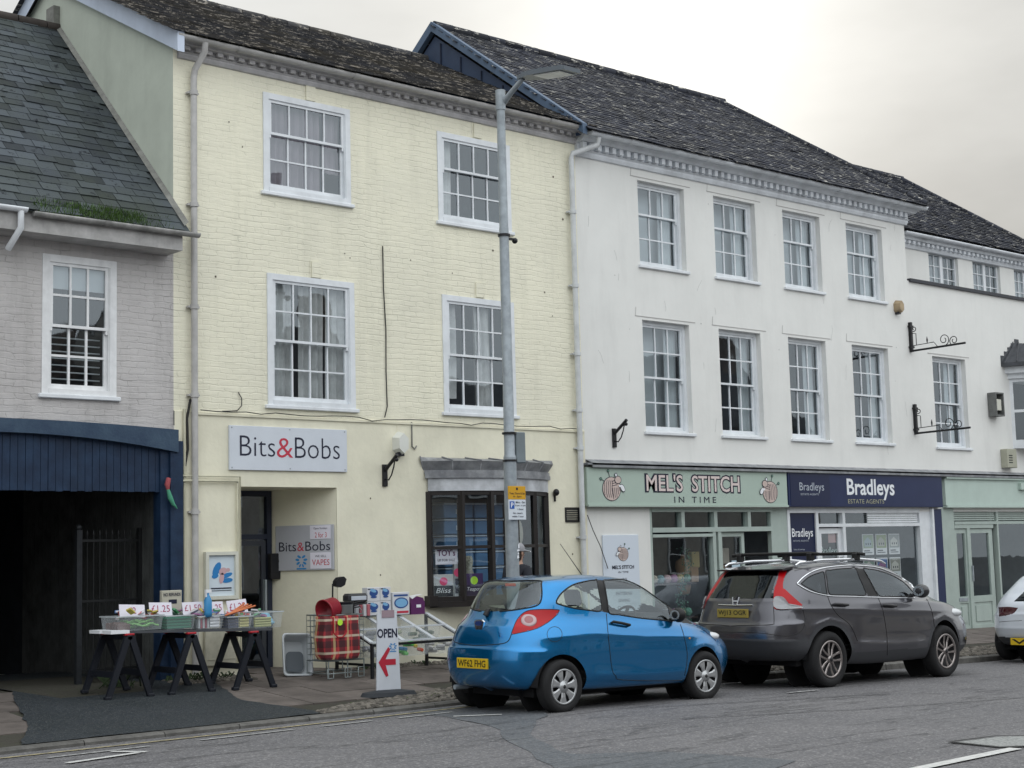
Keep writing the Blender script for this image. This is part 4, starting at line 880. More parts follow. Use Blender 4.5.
for x0, x1 in ((27.56, 28.04), (28.08, 28.94)):
    b = MB(); frame_xz(b, x0, x1, .0, 2.05, YS - .01, YS + .04, .09); b.box(x0 + .09, x1 - .09, YS - .01, YS + .04, .55, .68); b.box(x0 + .09, x1 - .09, YS + .01, YS + .04, .08, .56); b.box(x0 + .15, x1 - .15, YS - .008, YS + .01, .16, .48)
    dd = b.build('door', M_mint, Fb); g = MB(); g.quad((x0 + .05, YS + .02, .6), (x1 - .05, YS + .02, .6), (x1 - .05, YS + .02, 2.0), (x0 + .05, YS + .02, 2.0)); g.build('glass', M_shop, dd)
    if x0 > 28: h_ = MB(); h_.box(28.09, 28.12, YS - .07, YS - .02, .98, 1.3); h_.build('handle', M_galv, dd)
    else: h_ = MB(); h_.box(27.62, 27.93, YS - .02, YS - .009, .585, .655); h_.build('letter_plate', M_galv, dd)
b = MB(); b.quad((29.15, YS + .02, .6), (32.1, YS + .02, .6), (32.1, YS + .02, 2.2), (29.15, YS + .02, 2.2)); b.build('shop_glass', M_shop, Fb)
room(Fb, 27.2, 32.0, -.1, 2.4, D + .12, 2.5, mat('pale_room', (.22, .25, .27), .9, var=.4, vscale=1.0))
# oriel at the right edge
b = MB(); pr = [(29.95, D), (30.15, D - .35), (31.4, D - .35), (31.6, D)]
b.prism(pr, 3.75, 3.86); b.prism([(29.9, D), (30.1, D - .42), (31.45, D - .42), (31.65, D)], 5.25, 5.36); b.prism([(29.8, D), (30.02, D - .5), (31.53, D - .5), (31.75, D)], 5.36, 5.5)
for i in range(3):
    p, q = Vector((*pr[i], 0)), Vector((*pr[i + 1], 0)); ang = math.atan2(q.y - p.y, q.x - p.x); b.M = Matrix.Translation(p) @ Matrix.Rotation(ang, 4, 'Z'); w = (q - p).length
    frame_xz(b, 0, w, 3.86, 5.25, 0, .06, .07); b.box(.07, w - .07, .0, .05, 4.52, 4.58)
    if i == 1: b.box(w / 2 - .03, w / 2 + .03, 0, .05, 3.9, 5.2)
b.M = None; ow = b.build('oriel_window', M_wpaint, Fb)
b = MB()
for i in range(3): p, q = pr[i], pr[i + 1]; b.quad((p[0], p[1] + .03, 3.9), (q[0], q[1] + .03, 3.9), (q[0], q[1] + .03, 5.2), (p[0], p[1] + .03, 5.2))
b.build('glass', M_glass, ow)
b = MB(); lo = [(29.66, D), (29.92, D - .6), (31.63, D - .6), (31.9, D)]; hi = [(30.2, D), (30.5, D - .12), (31.05, D - .12), (31.35, D)]
b.add([(*p, 5.52) for p in lo] + [(*p, 6.05) for p in hi], [(0, 1, 5, 4), (1, 2, 6, 5), (2, 3, 7, 6), (4, 5, 6, 7)]); b.prism(lo, 5.50, 5.70 - .12)
for i in range(5): b.box(29.66 + i * .15, 29.66 + i * .15 + .16, D - .015, D - .0, 5.55, 5.74 + i * .1)
for t_ in (0, .2, .4, .6, .8, 1): b.tube([(29.92 + 1.71 * t_, D - .6, 5.6), (30.5 + .55 * t_, D - .12, 6.07)], .014, 5)
b.tube([(29.66, D - .01, 5.6), (30.2, D - .01, 6.07)], .014, 5); b.tube([(29.80, D - .3, 5.6), (30.33, D - .06, 6.07)], .014, 5)
b.build('lead_roof', mat('dark_lead', (.07, .075, .085), .5, var=.4, vscale=6), ow)
# ================================================================== signs and wall furniture
def board(name, label, x0, x1, z0, z1, y0, y1, m, cat='sign', group=None):
    t = thing(name, label, cat, ((x0 + x1) / 2, y1, z0), group); b = MB(); b.rbox(x0, x1, y0, y1, z0, z1, .004); b.build('panel', m, t); return t
YF = D - .022
t = board('shop_sign', 'white name panel with navy letters and a red ampersand above the entrance', 10.585, 12.46, 2.95, 3.535, YF - .035, YF - .001, M_wsign)
b = MB(); yy = YF - .037
b.text('Bits', 10.74, 11.285, 3.135, 3.405, yy, 0, -.012); b.text('Bobs', 11.60, 12.335, 3.125, 3.405, yy, 0, -.012); b.build('lettering', M_ink, t)
b = MB(); b.text('&', 11.31, 11.57, 3.125, 3.39, yy, 0, -.006); b.build('ampersand', M_redink, t)
b = MB()
for x in (10.62, 11.52, 12.42):
    for z in (2.98, 3.505): b.disc((x, z), .011, .011, yy, 8)
b.build('screw', M_galv, t)
# second sign on the splayed wall of the entrance
A_, B_ = Vector((11.85, 18.5, 0)), Vector((12.30, D - .022, 0)); ud = (B_ - A_).normalized(); nd = Vector((ud.y, -ud.x, 0)); nd = nd if nd.y < 0 and nd.x < 0 else -nd
Ms = Matrix(((ud.x, -nd.x, 0, A_.x), (ud.y, -nd.y, 0, A_.y), (0, 0, 1, 0), (0, 0, 0, 1)))
t = thing('entrance_sign', 'grey name board with a VAPES notice on the splayed entrance wall', 'sign', tuple(A_ + ud * .6 + Vector((0, 0, 1.62))))
b = MB(); b.M = Ms; b.rbox(.13, 1.07, -.03, -.002, 1.615, 2.235, .004); b.build('panel', mat('grey_sign_board', (.45, .46, .50), .45, var=.06), t)
b = MB(); b.M = Ms
b.text('Bits', .19, .47, 1.88, 2.01, -.032); b.text('Bobs', .62, 1.02, 1.88, 2.01, -.032); b.build('lettering', M_ink, t)
b = MB(); b.M = Ms; b.text('&', .49, .60, 1.88, 2.0, -.033); b.build('ampersand', M_redink, t)
b = MB(); b.M = Ms; b.box(.70, 1.03, -.036, -.031, 2.04, 2.225); b.build('notice', M_paper, t)
b = MB(); b.M = Ms; b.box(.70, 1.03, -.036, -.031, 1.635, 1.855); b.build('notice', M_paper, t)
b = MB(); b.M = Ms; b.text('Open Sundays', .76, .98, 2.165, 2.20, -.038); b.text('WE SELL', .78, .96, 1.79, 1.82, -.038); b.build('small_print', M_ink, t)
b = MB(); b.M = Ms; b.text('2 for 3', .78, .97, 2.06, 2.13, -.038); b.text('VAPES', .73, 1.01, 1.68, 1.76, -.038); b.build('red_print', M_redink, t)
def emblem(b, cx, cz, s, y):   # blue laurel emblem used on the shop's boards
    for sg in (-1, 1):
        for k, (dx, dz, r, a) in enumerate([(.35, .55, .26, .5), (.62, .15, .26, .1), (.5, -.3, .25, -.5), (.22, -.62, .2, -1)]):
            pts = []
            for i in range(8):
                q = 2 * math.pi * i / 8; u, v = r * 1.25 * math.cos(q), r * .62 * math.sin(q); u, v = u * math.cos(a) - v * math.sin(a), u * math.sin(a) + v * math.cos(a)
                pts.append((cx + sg * (dx + u) * s, y, cz + (dz + v) * s))
            b.add(pts, [tuple(range(8))])
    b.box(cx - .75 * s, cx + .75 * s, y, y + .001, cz - 1.12 * s, cz - .92 * s)
M_emb = mat('emblem_blue', (.03, .22, .50), .5)
b = MB(); b.M = Ms; emblem(b, .555, 1.745, .105, -.033); b.build('emblem', M_emb, t)
t = thing('letterbox', 'small black letterbox on the entrance door frame', 'letterbox', (11.83, 18.4, 1.5)); b = MB(); b.rbox(11.77, 11.93, 18.32, 18.42, 1.5, 1.86, .01); b.box(11.80, 11.90, 18.315, 18.32, 1.74, 1.76); b.build('box', M_black, t)

# poster case, meter cabinet, cable duct
t = thing('poster_case', 'white framed poster case with a blue and pink picture on the cream wall', 'poster', (10.45, YF, 1.28))
b = MB(); frame_xz(b, 10.21, 10.69, 1.28, 1.89, YF - .07, YF, .045); b.box(10.25, 10.65, YF - .03, YF, 1.32, 1.85); b.build('frame', M_alarm, t)
b = MB(); b.box(10.255, 10.645, YF - .035, YF - .03, 1.325, 1.845, 0)
b.build('poster', mat('poster_paper', (.60, .68, .74), .4), t)
b = MB(); yy = YF - .038
def blob(b, cx, cz, rx, rz, a, y, mi, n=14):
    b.add([(cx + rx * math.cos(q) * math.cos(a) - rz * math.sin(q) * math.sin(a), y, cz + rx * math.cos(q) * math.sin(a) + rz * math.sin(q) * math.cos(a)) for q in [2 * math.pi * i / n for i in range(n)]], [tuple(range(n))], mi)
blob(b, 10.385, 1.665, .05, .10, -.5, yy, 0); blob(b, 10.36, 1.58, .05, .03, .2, yy - .001, 0); blob(b, 10.52, 1.58, .10, .03, .3, yy, 0); blob(b, 10.54, 1.52, .08, .03, .1, yy - .001, 0)
blob(b, 10.475, 1.64, .06, .045, .3, yy - .002, 1); blob(b, 10.455, 1.55, .035, .07, -.2, yy - .002, 1); blob(b, 10.55, 1.655, .03, .025, 0, yy - .001, 1)
b.box(10.30, 10.60, yy - .002, yy, 1.415, 1.43, 2); b.box(10.30, 10.60, yy - .002, yy, 1.39, 1.397, 2)
b.build('picture', [mat('poster_blue', (.03, .20, .48), .4), mat('poster_pink', (.55, .36, .38), .4), M_ink], t)
t = thing('meter_cabinet', 'painted meter cabinet low on the cream wall behind the stall', 'cabinet', (10.43, YF, .44)); b = MB(); b.rbox(10.2, 10.66, YF - .06, YF, .44, 1.14, .012); b.box(10.22, 10.64, YF - .066, YF - .06, .52, .53); b.build('cabinet', mat('cream_cabinet', (.52, .50, .40), .5, var=.25, vscale=6, streak=.2), t)
def cable(label, pts, r, m, nm='wall_cable', group=None):
    b = MB(); b.tube(pts, r, 6); o = b.build(nm, m, org=pts[0]); return tag(o, label, 'cable', group)
M_cab = mat('black_cable', (.02, .02, .02), .6); M_ducts = mat('cream_duct', (.60, .58, .44), .5, var=.2)
sag = [(10.16 + (17.0 - 10.16) * i / 30, YF - .035, 3.715 - .012 * math.sin(i * 1.1) - .03 * (i % 8 == 4)) for i in range(31)]
cable('thin black cable running along the string course of the cream building', sag, .007, M_cab)
cable('black cable climbing the cream wall between the two middle windows', [(13.17, D - .012, 6.22), (13.17, D - .015, 5.6), (13.20, D - .015, 5.0), (13.19, D - .015, 4.4), (13.2, D - .015, 3.9), (13.14, D - .03, 3.74)], .008, M_cab)
cable('short looped black cable beside the left downpipe', [(10.75, D - .012, 3.98), (10.79, D - .03, 3.9), (10.79, D - .03, 3.8), (10.72, D - .03, 3.73), (10.5, D - .03, 3.715)], .007, M_cab)
cable('pale cable ending in a hook above the bow window', [(13.62, YF - .012, 3.69), (13.62, YF - .012, 3.34), (13.66, YF - .02, 3.30), (13.70, YF - .012, 3.35)], .010, mat('grey_cable', (.2, .2, .19), .6))
cable('black cable dropping behind the left downpipe', [(10.02, YF - .02, 3.85), (9.97, YF - .02, 3.6), (9.98, YF - .02, 3.2), (9.93, YF - .02, 2.95)], .016, M_cab)
cable('cream conduit running across to the entrance and down its left side', [(9.70, YF - .05, 2.78), (9.95, YF - .05, 2.80), (10.70, YF - .05, 2.80), (10.70, YF - .04, 2.79), (10.70, YF - .04, 1.9), (10.70, YF - .04, .4)], .015, M_ducts, 'conduit')
cable('slim cream conduit just outside the entrance edge', [(9.75, YF - .05, 2.86), (10.735, YF - .05, 2.86), (10.745, YF - .03, 2.85), (10.745, YF - .03, .35)], .009, M_ducts, 'conduit')
cable('cream box duct beside the left downpipe', [(9.93, YF - .02, 3.72), (9.93, YF - .02, 3.0), (9.93, YF - .02, .4)], .02, M_ducts, 'conduit')
cable('thin wire hanging from the white downpipe to the blue car side', [(17.07, D - .06, 2.35), (17.15, D - .1, 2.1), (17.3, D - .1, 1.85), (17.5, D - .05, 1.5)], .007, M_cab)
# red and green rag tied to the conduit end
t = thing('tied_rag', 'red and green cloth strip tied to the conduit by the navy post', 'rag', (9.66, YF - .12, 2.5))
b = MB(); b.tube([(9.66, YF - .1, 2.82), (9.63, YF - .12, 2.74), (9.64, YF - .12, 2.68)], [.03, .035, .02], 7, 0); b.build('red_knot', mat('faded_red_cloth', (.35, .08, .09), .9), t)
b = MB(); b.tube([(9.64, YF - .12, 2.68), (9.67, YF - .12, 2.58), (9.71, YF - .12, 2.50), (9.77, YF - .12, 2.44)], [.02, .032, .025, .006], 7); b.build('green_tail', mat('green_cloth', (.08, .32, .20), .9), t)

def alarm(label, x, z, y, s, m, tip, group='hexagonal alarm boxes'):
    t = thing('alarm_box', label, 'alarm box', (x, y, z), group); hx = [(x + s * .55 * math.cos(R(30 + 60 * k)) * 1.0, z + s * math.sin(R(30 + 60 * k)) * .9) for k in range(6)]
    b = MB(); n = 6; back_ = [(p[0], y, p[1]) for p in hx]; fr_ = [(x + (p[0] - x) * .86, y - .15, z + (p[1] - z) * .80) for p in hx]
    b.add(back_ + fr_, [(i, (i + 1) % 6, 6 + (i + 1) % 6, 6 + i) for i in range(6)] + [tuple(range(6, 12))]); b.build('case', m, t)
    b = MB(); zb = z - s * .9; b.prism([(x - s * .24, y - .09), (x + s * .24, y - .09), (x + s * .24, y), (x - s * .24, y)], zb, zb + s * .28); b.build('lens', mat(tip[0], tip[1], .35), t); return t
alarm('ivory hexagonal alarm box above the arm bracket on the cream wall', 13.37, 3.37, YF, .20, mat('ivory_plastic', (.70, .71, .66), .4, var=.08), ('black_lens', (.01, .012, .02)))
alarm('tan hexagonal alarm box high on the white wall by the upper iron bracket', 25.88, 6.45, D, .16, mat('tan_plastic', (.42, .32, .20), .5, var=.4), ('dark_lens', (.02, .02, .025)))
def armbracket(label, x, z, y, s=1.0, side=1):
    t = thing('lamp_bracket', label, 'bracket', (x, y, z), 'plain black arm brackets'); b = MB(); b.box(x - .045 * s, x + .045 * s, y - .03, y, z, z + .36 * s); b.build('back_plate', M_black, t)
    b = MB(); b.tube([(x, y - .02, z + .26 * s), (x, y - .36 * s, z + .50 * s)], .03 * s, 6); b.build('arm', M_black, t)
    b = MB(); b.tube([(x, y - .3 * s, z + .43 * s), (x, y - .26 * s, z + .3 * s), (x, y - .2 * s, z + .18 * s), (x, y - .12 * s, z + .10 * s), (x, y - .03, z + .12 * s)], .012 * s, 6); b.sphere((x, y - .34 * s, z + .42 * s), .035 * s, 8, 5); b.build('cable', M_black, t)
armbracket('black arm bracket below the ivory alarm box on the cream wall', 13.12, 2.76, YF, .86)
armbracket('black arm bracket on the white wall above the craft shop fascia', 17.78, 3.44, D, .85)
def scroll(label, x, z, y=D, s=1.0):
    t = thing('iron_bracket', label, 'bracket', (x, y, z), 'scrolled iron sign brackets'); b = MB()
    b.box(x - .03, x + .03, y - .06, y, z, z + .60 * s); 
    for zz in (z + .08, z + .50 * s): b.box(x - .055, x + .055, y - .07, y, zz, zz + .035)
    b.build('upright', M_black, t)
    b = MB(); Lr = 1.25 * s; b.tube([(x, y - .03, z + .02), (x, y - Lr, z + .04)], .022, 6); b.build('arm', M_black, t)
    b = MB()
    def spiral(cy, cz, r, a0_, turns, dirn, nn=22): return [(x, cy - r * (1 - .75 * i / nn) * math.cos(a0_ + dirn * turns * 2 * math.pi * i / nn), cz + r * (1 - .75 * i / nn) * math.sin(a0_ + dirn * turns * 2 * math.pi * i / nn)) for i in range(nn)]
    b.tube([(x, y - .03, z + .12), (x, y - .55 * s, z + .14), (x, y - .63 * s, z + .04)], .008, 5)
    b.tube(spiral(y - .78 * s, z + .16, .12 * s, -1.2, 1.4, 1), .009, 5); b.tube(spiral(y - 1.0 * s, z + .12, .10 * s, -2.0, 1.4, -1), .009, 5)
    b.tube([(x, y - .15, z + .13), (x, y - .15, z + .36 * s), (x, y - .05, z + .38 * s)], .009, 5); b.tube(spiral(y - .11, z + .46 * s, .055, -2, 1.1, 1, 12), .009, 5)
    b.tube([(x, y - .40 * s, z + .14), (x, y - .40 * s, z + .2), (x, y - .40 * s, z + .27)], [.008, .02, .003], 6)
    b.build('scrollwork', M_black, t)
scroll('black iron scroll bracket high on the white wall, upper of the two', 26.30, 5.58)
scroll('black iron scroll bracket in front of the end sash window, lower of the two', 26.30, 3.93)
def cage(label, x, z, mm):
    t = thing('vent_box', label, 'vent box', (x, D, z)); b = MB(); b.box(x - .16, x + .16, D - .02, D, z, z + .5); b.box(x - .16, x - .13, D - .2, D - .02, z, z + .5); b.box(x + .13, x + .16, D - .2, D - .02, z, z + .5); b.box(x - .13, x + .13, D - .2, D - .02, z, z + .03); b.box(x - .13, x + .13, D - .2, D - .02, z + .47, z + .5); b.build('housing', mm, t)
    b = MB(); b.rbox(x - .1, x + .1, D - .17, D - .02, z + .12, z + .36, .01); b.build('unit', M_alarm, t)
cage('grey open vent housing on the white wall left of the oriel window', 29.2, 4.4, mat('weathered_housing', (.16, .165, .16), .6, var=.4, vscale=9))
t = thing('utility_box', 'beige utility box just above the lead flashing under the oriel window', 'utility box', (29.6, D, 3.32)); b = MB(); b.rbox(29.42, 29.80, D - .16, D, 3.32, 3.72, .01); b.build('case', mat('beige_case', (.40, .40, .32), .5, var=.2), t)
b = MB(); [b.box(29.48, 29.62, D - .165, D - .16, 3.42 + i * .05, 3.44 + i * .05) for i in range(4)]; b.build('louvre', M_dark, t)
t = thing('air_brick', 'dark louvred vent grille low on the right end of the cream wall', 'vent', (16.77, YF, 2.27)); b = MB(); frame_xz(b, 16.62, 16.92, 2.24, 2.47, YF - .02, YF, .02); [b.box(16.64, 16.90, YF - .018, YF - .004, 2.265 + i * .033, 2.28 + i * .033) for i in range(6)]; b.build('grille', M_black, t)
t = thing('wall_sensor', 'small black round sensor beside the bow window', 'sensor', (16.40, YF, 2.66)); b = MB(); b.sphere((16.40, YF - .05, 2.70), (.05, .05, .055), 10, 6); b.box(16.39, 16.41, YF - .03, YF, 2.56, 2.70); b.build('sensor_head', M_black, t)
t = thing('roof_aerial', 'thin aerial mast on the cream building ridge', 'aerial', (12.7, 21.2, 10.8)); b = MB(); b.tube([(12.5, 21.2, 10.75), (12.5, 21.2, 11.9)], .02, 6); b.tube([(12.2, 21.2, 11.7), (12.9, 21.2, 11.7)], .01, 5); [b.tube([(12.25 + i * .12, 21.0, 11.7), (12.25 + i * .12, 21.4, 11.7)], .006, 4) for i in range(5)]; b.build('mast', M_galv, t)

# ---- shop fascias
def yarn(b, cx, cz, rx, rz, y, flip=1):
    """ball of wool with needles and a trailing thread; mats: 0 wool 1 ink 2 white 3 green"""
    b.disc((cx, cz), rx * 1.06, rz * 1.06, y, 28, 1); b.disc((cx, cz), rx, rz, y - .002, 28, 0)
    def line(p, w=.012, mi=1, yo=.004):
        for i in range(len(p) - 1):
            d = Vector((p[i + 1][0] - p[i][0], p[i + 1][1] - p[i][1])); n_ = Vector((-d.y, d.x)).normalized() * w / 2
            b.add([(p[i][0] + n_.x, y - yo, p[i][1] + n_.y), (p[i + 1][0] + n_.x, y - yo, p[i + 1][1] + n_.y), (p[i + 1][0] - n_.x, y - yo, p[i + 1][1] - n_.y), (p[i][0] - n_.x, y - yo, p[i][1] - n_.y)], [(3, 2, 1, 0)], mi)
    for k in range(5):
        pts = []
        for i in range(9):
            q = -.75 + 1.5 * i / 8; u = -.85 + k * .22 + .25 * q * q; 
            if u * u + q * q < .95: pts.append((cx + flip * u * rx, cz + q * rz))
        line(pts, rx * .05)
    for k in range(5):
        pts = []
        for i in range(8):
            q = -.9 + 1.0 * i / 7; u = .1 + k * .2 - .1 * q
            if u * u + q * q < .93: pts.append((cx + flip * u * rx, cz + q * rz))
        line(pts, rx * .05)
    for k in range(3):
        line([(cx + flip * (.05 + .1 * i) * rx, cz + (.25 + k * .2 + .02 * i) * rz) for i in range(7) if (.05 + .1 * i) ** 2 + (.25 + k * .2) ** 2 < .9], rx * .05)
    for nx, nz in ((-.35, 1.55), (-1.2, .85)):
        line([(cx + flip * nx * .4 * rx, cz + nz * .55 * rz), (cx + flip * nx * rx, cz + nz * rz)], rx * .06, 1, .001); b.disc((cx + flip * nx * rx, cz + nz * rz), rx * .15, rz * .15, y - .003, 10, 1); b.disc((cx + flip * nx * rx, cz + nz * rz), rx * .09, rz * .09, y - .005, 10, 3)
    b.disc((cx + flip * .72 * rx, cz + .78 * rz), rx * .40, rz * .36, y - .006, 18, 1); b.disc((cx + flip * .72 * rx, cz + .78 * rz), rx * .34, rz * .30, y - .008, 18, 0)
    b.disc((cx + flip * .50 * rx, cz + 1.2 * rz), rx * .16, rz * .2, y - .0085, 12, 1); b.disc((cx + flip * .50 * rx, cz + 1.2 * rz), rx * .10, rz * .13, y - .010, 12, 2)
    blob(b, cx + flip * 1.2 * rx, cz + .08 * rz, rx * .38, rz * .25, -flip * .9, y - .0105, 1); blob(b, cx + flip * 1.2 * rx, cz + .08 * rz, rx * .32, rz * .20, -flip * .9, y - .012, 2); blob(b, cx + flip * .95 * rx, cz + .25 * rz, rx * .2, rz * .1, 0, y - .013, 2)
M_wool = mat('wool_pink', (.56, .45, .41), .6); LOGO = [M_wool, M_ink, M_bright, mat('pin_green', (.15, .3, .22), .5)]
t = thing('craft_shop_sign', 'sage green fascia sign with outlined pink lettering between two balls of wool', 'sign', (19.6, D, 2.49))
FS = Matrix.Translation((-.12, 0, -.006))
YB = D - .11
b = MB(); b.M = FS; b.rbox(17.16, 22.17, YB, D - .005, 2.49, 3.11, .008); b.box(17.16, 22.17, YB - .02, YB, 2.485, 2.52); b.build('fascia_board', mat('sage_panel', (.40, .49, .43), .5, var=.05, vscale=2), t)
b = MB(); b.M = FS; b.text("MEL'S  STITCH", 18.47, 20.88, 2.715, 3.045, YB - .004, 0, .065); b.build('letter_outline', M_ink, t)
b = MB(); b.M = FS; b.text("MEL'S  STITCH", 18.505, 20.845, 2.74, 3.02, YB - .010, 0, .012); b.build('lettering', mat('letter_pink', (.66, .56, .54), .5), t)
b = MB(); b.M = FS; b.text('I N   T I M E', 19.17, 20.22, 2.555, 2.655, YB - .005); b.build('small_lettering', M_ink, t)
b = MB(); b.M = FS; yarn(b, 17.70, 2.77, .20, .185, YB - .004, 1); b.build('wool_logo', LOGO, t)
b = MB(); b.M = FS; yarn(b, 21.68, 2.75, .20, .185, YB - .004, -1); b.build('wool_logo', LOGO, t)
t = thing('agency_sign', 'deep blue fascia sign with large white lettering over the estate agency', 'sign', (24.7, D, 2.49))
b = MB(); b.M = FS; b.rbox(22.19, 27.09, YB - .01, D - .005, 2.49, 3.11, .008); b.build('fascia_board', M_bblue, t)
b = MB(); b.M = FS; b.box(22.24, 23.40, YB - .016, YB - .011, 2.52, 3.08); b.build('inset_panel', M_bblue2, t)
b = MB(); b.M = FS; b.text('Bradleys', 23.92, 25.44, 2.62, 3.02, YB - .014, 0, .02); b.build('lettering', M_bright, t)
b = MB(); b.M = FS; b.text('ESTATE AGENTS', 23.94, 25.08, 2.555, 2.635, YB - .014, 0, -.004); b.build('small_lettering', mat('gold_ink', (.40, .40, .26), .5), t)
b = MB(); b.M = FS; b.text('Bradleys', 22.50, 23.22, 2.74, 2.93, YB - .018, 0, .0); b.text('ESTATE AGENTS', 22.53, 23.05, 2.70, 2.735, YB - .018, 0, .0); b.build('inset_lettering', mat('silver_ink', (.42, .46, .52), .5), t)
t = thing('upright_sign', 'tall blue panel with white lettering left of the agency door', 'sign', (22.6, D, .0))
b = MB(); b.box(22.24, 22.99, YS - .02, YS + .03, -.04, 2.38); b.build('panel', M_bblue2, t)
b = MB(); b.text('Bradleys', 22.31, 22.92, 1.90, 2.10, YS - .024, 0, .01); b.build('lettering', M_bright, t)
b = MB(); b.text('ESTATE AGENTS', 22.34, 22.78, 1.86, 1.89, YS - .024); b.text('Sales & Lettings', 22.34, 22.66, 1.70, 1.735, YS - .024); b.text('Property Services', 22.34, 22.74, 1.61, 1.645, YS - .024); b.build('small_lettering', mat('silver_ink', (.42, .46, .52), .5), t)
t = thing('door_lettering', 'pale transfer lettering on the agency door glass', 'sign', (23.5, YS, 1.5)); b = MB(); b.text('Bradleys', 23.2, 23.68, 1.58, 1.75, YS + .02); b.text('ESTATE AGENTS', 23.24, 23.66, 1.38, 1.43, YS + .02); b.build('lettering', mat('pale_transfer', (.4, .5, .5), .5), t)
t = thing('door_notice', 'small pinkish notice high in the agency door glass', 'notice', (23.6, YS, 1.9)); b = MB(); b.box(23.45, 23.68, YS + .035, YS + .04, 1.83, 2.02); b.build('sheet', mat('pink_sheet', (.35, .2, .2), .6), t)
# poster on the pier
t = thing('wall_poster', 'tall white poster with a wool logo on the pier left of the craft shop window', 'poster', (17.84, D, .5))
b = MB(); b.rbox(17.43, 18.25, D - .025, D - .002, .55, 2.03, .004); b.build('panel', mat('poster_white', (.62, .68, .76), .45), t)
b = MB(); yarn(b, 17.88, 1.72, .115, .105, D - .028, -1); b.build('wool_logo', LOGO, t)
b = MB(); b.text("MEL'S STITCH", 17.62, 18.12, 1.485, 1.545, D - .028, 0, .03); b.text('IN TIME', 17.76, 17.99, 1.42, 1.45, D - .028)
for i, w in enumerate(('WOOL', 'FABRIC', 'PATTERNS', 'SEWING', 'CLASSES')): b.text(w, 17.87 - .022 * len(w), 17.87 + .022 * len(w), 1.29 - i * .11, 1.34 - i * .11, D - .028)
b.build('lettering', M_ink, t)

# ---- craft shop window display
def item(name, label, cat, x, y, z, fn, group=None):
    t = thing(name, label, cat, (x, y, z), group); fn(t, x, y, z); return t
yw = D + .45
mcols = [(.45, .25, .32), (.5, .42, .2), (.2, .35, .4), (.45, .3, .2), (.35, .16, .3), (.55, .52, .46), (.12, .3, .22), (.5, .35, .38)]
sh = thing('display_shelf', 'dark shelf of the craft shop window display', 'shelf', (19.3, yw, .6)); b = MB(); b.box(18.66, 20.05, yw - .1, yw + .2, .60, .64); b.box(18.66, 20.05, yw - .1, yw + .2, 1.18, 1.21); b.build('board', mat('dark_shelf', (.05, .04, .04), .6), sh)
for i in range(16):
    x = 18.75 + (i % 8) * .165; z = .69 if i < 8 else 1.26; c = mcols[(i * 5 + 3) % 8]
    b = MB(); b.sphere((x, yw, z + .02), (.075, .07, .075), 12, 8)
    for k in range(4): b.tube([(x + .077 * math.cos(q) * math.cos(k), yw + .072 * math.sin(q), z + .02 + .077 * math.cos(q) * math.sin(k)) for q in [2 * math.pi * j / 10 for j in range(11)]], .006, 4)
    o = b.build('wool_ball', mat('wool_%d' % ((i * 5 + 3) % 8), c, .9), org=(x, yw, z)); tag(o, 'ball of coloured wool on a shelf behind the craft shop window', 'wool', 'balls of wool in the craft shop window')
gt = thing('foliage_garland', 'green leafy garland hanging in the craft shop window', 'garland', (19.75, yw, .9)); b = MB()
for i in range(260):
    z = random.uniform(.55, 1.8); x = 19.72 + .10 * math.sin(z * 5) + random.gauss(0, .06); y = yw - .12 + random.gauss(0, .03); a = random.uniform(0, 6.3); s_ = random.uniform(.02, .05)
    b.add([(x, y, z), (x + s_ * math.cos(a), y + .01, z + s_ * math.sin(a)), (x + s_ * 1.2 * math.cos(a + .6), y, z + s_ * 1.2 * math.sin(a + .6))], [(0, 1, 2)])
b.build('leaves', mat('garland_green', (.05, .14, .10), .7, island=.4), gt)
t = thing('mannequin_torso', 'tan dress form standing in the craft shop window', 'dress form', (19.93, yw, .7)); b = MB(); b.lathe([(.02, 1.0), (.1, 1.02), (.13, 1.15), (.10, 1.3), (.14, 1.48), (.12, 1.58), (.04, 1.62), (.035, 1.68), (.0, 1.69)], 16, M=Matrix.Translation((19.93, yw + .1, 0))); b.build('torso', mat('tan_form', (.3, .2, .13), .8), t); b = MB(); b.tube([(19.93, yw + .1, .62), (19.93, yw + .1, 1.02)], .015, 6); b.build('stand', M_black, t)
t = thing('door_paper', 'pale blue sheet of paper taped to the craft shop door glass', 'notice', (20.75, YS, 1.4)); b = MB(); b.box(20.66, 20.88, YS + .012, YS + .016, 1.30, 1.56); b.build('sheet', mat('blue_paper', (.45, .58, .66), .6), t)
for i, (x, z, c) in enumerate([(20.5, 1.45, 1), (20.46, 1.2, 3), (21.25, 1.2, 3), (21.3, 1.5, 5)]):
    b = MB(); b.rbox(x - .1, x + .1, yw + .3, yw + .4, z, z + .28, .01); o = b.build('fabric_roll', mat('wool_%d' % c, mcols[c], .9), org=(x, yw + .3, z)); tag(o, 'folded cloth bundle hanging inside the craft shop doorway', 'fabric', 'cloth bundles in the craft shop')
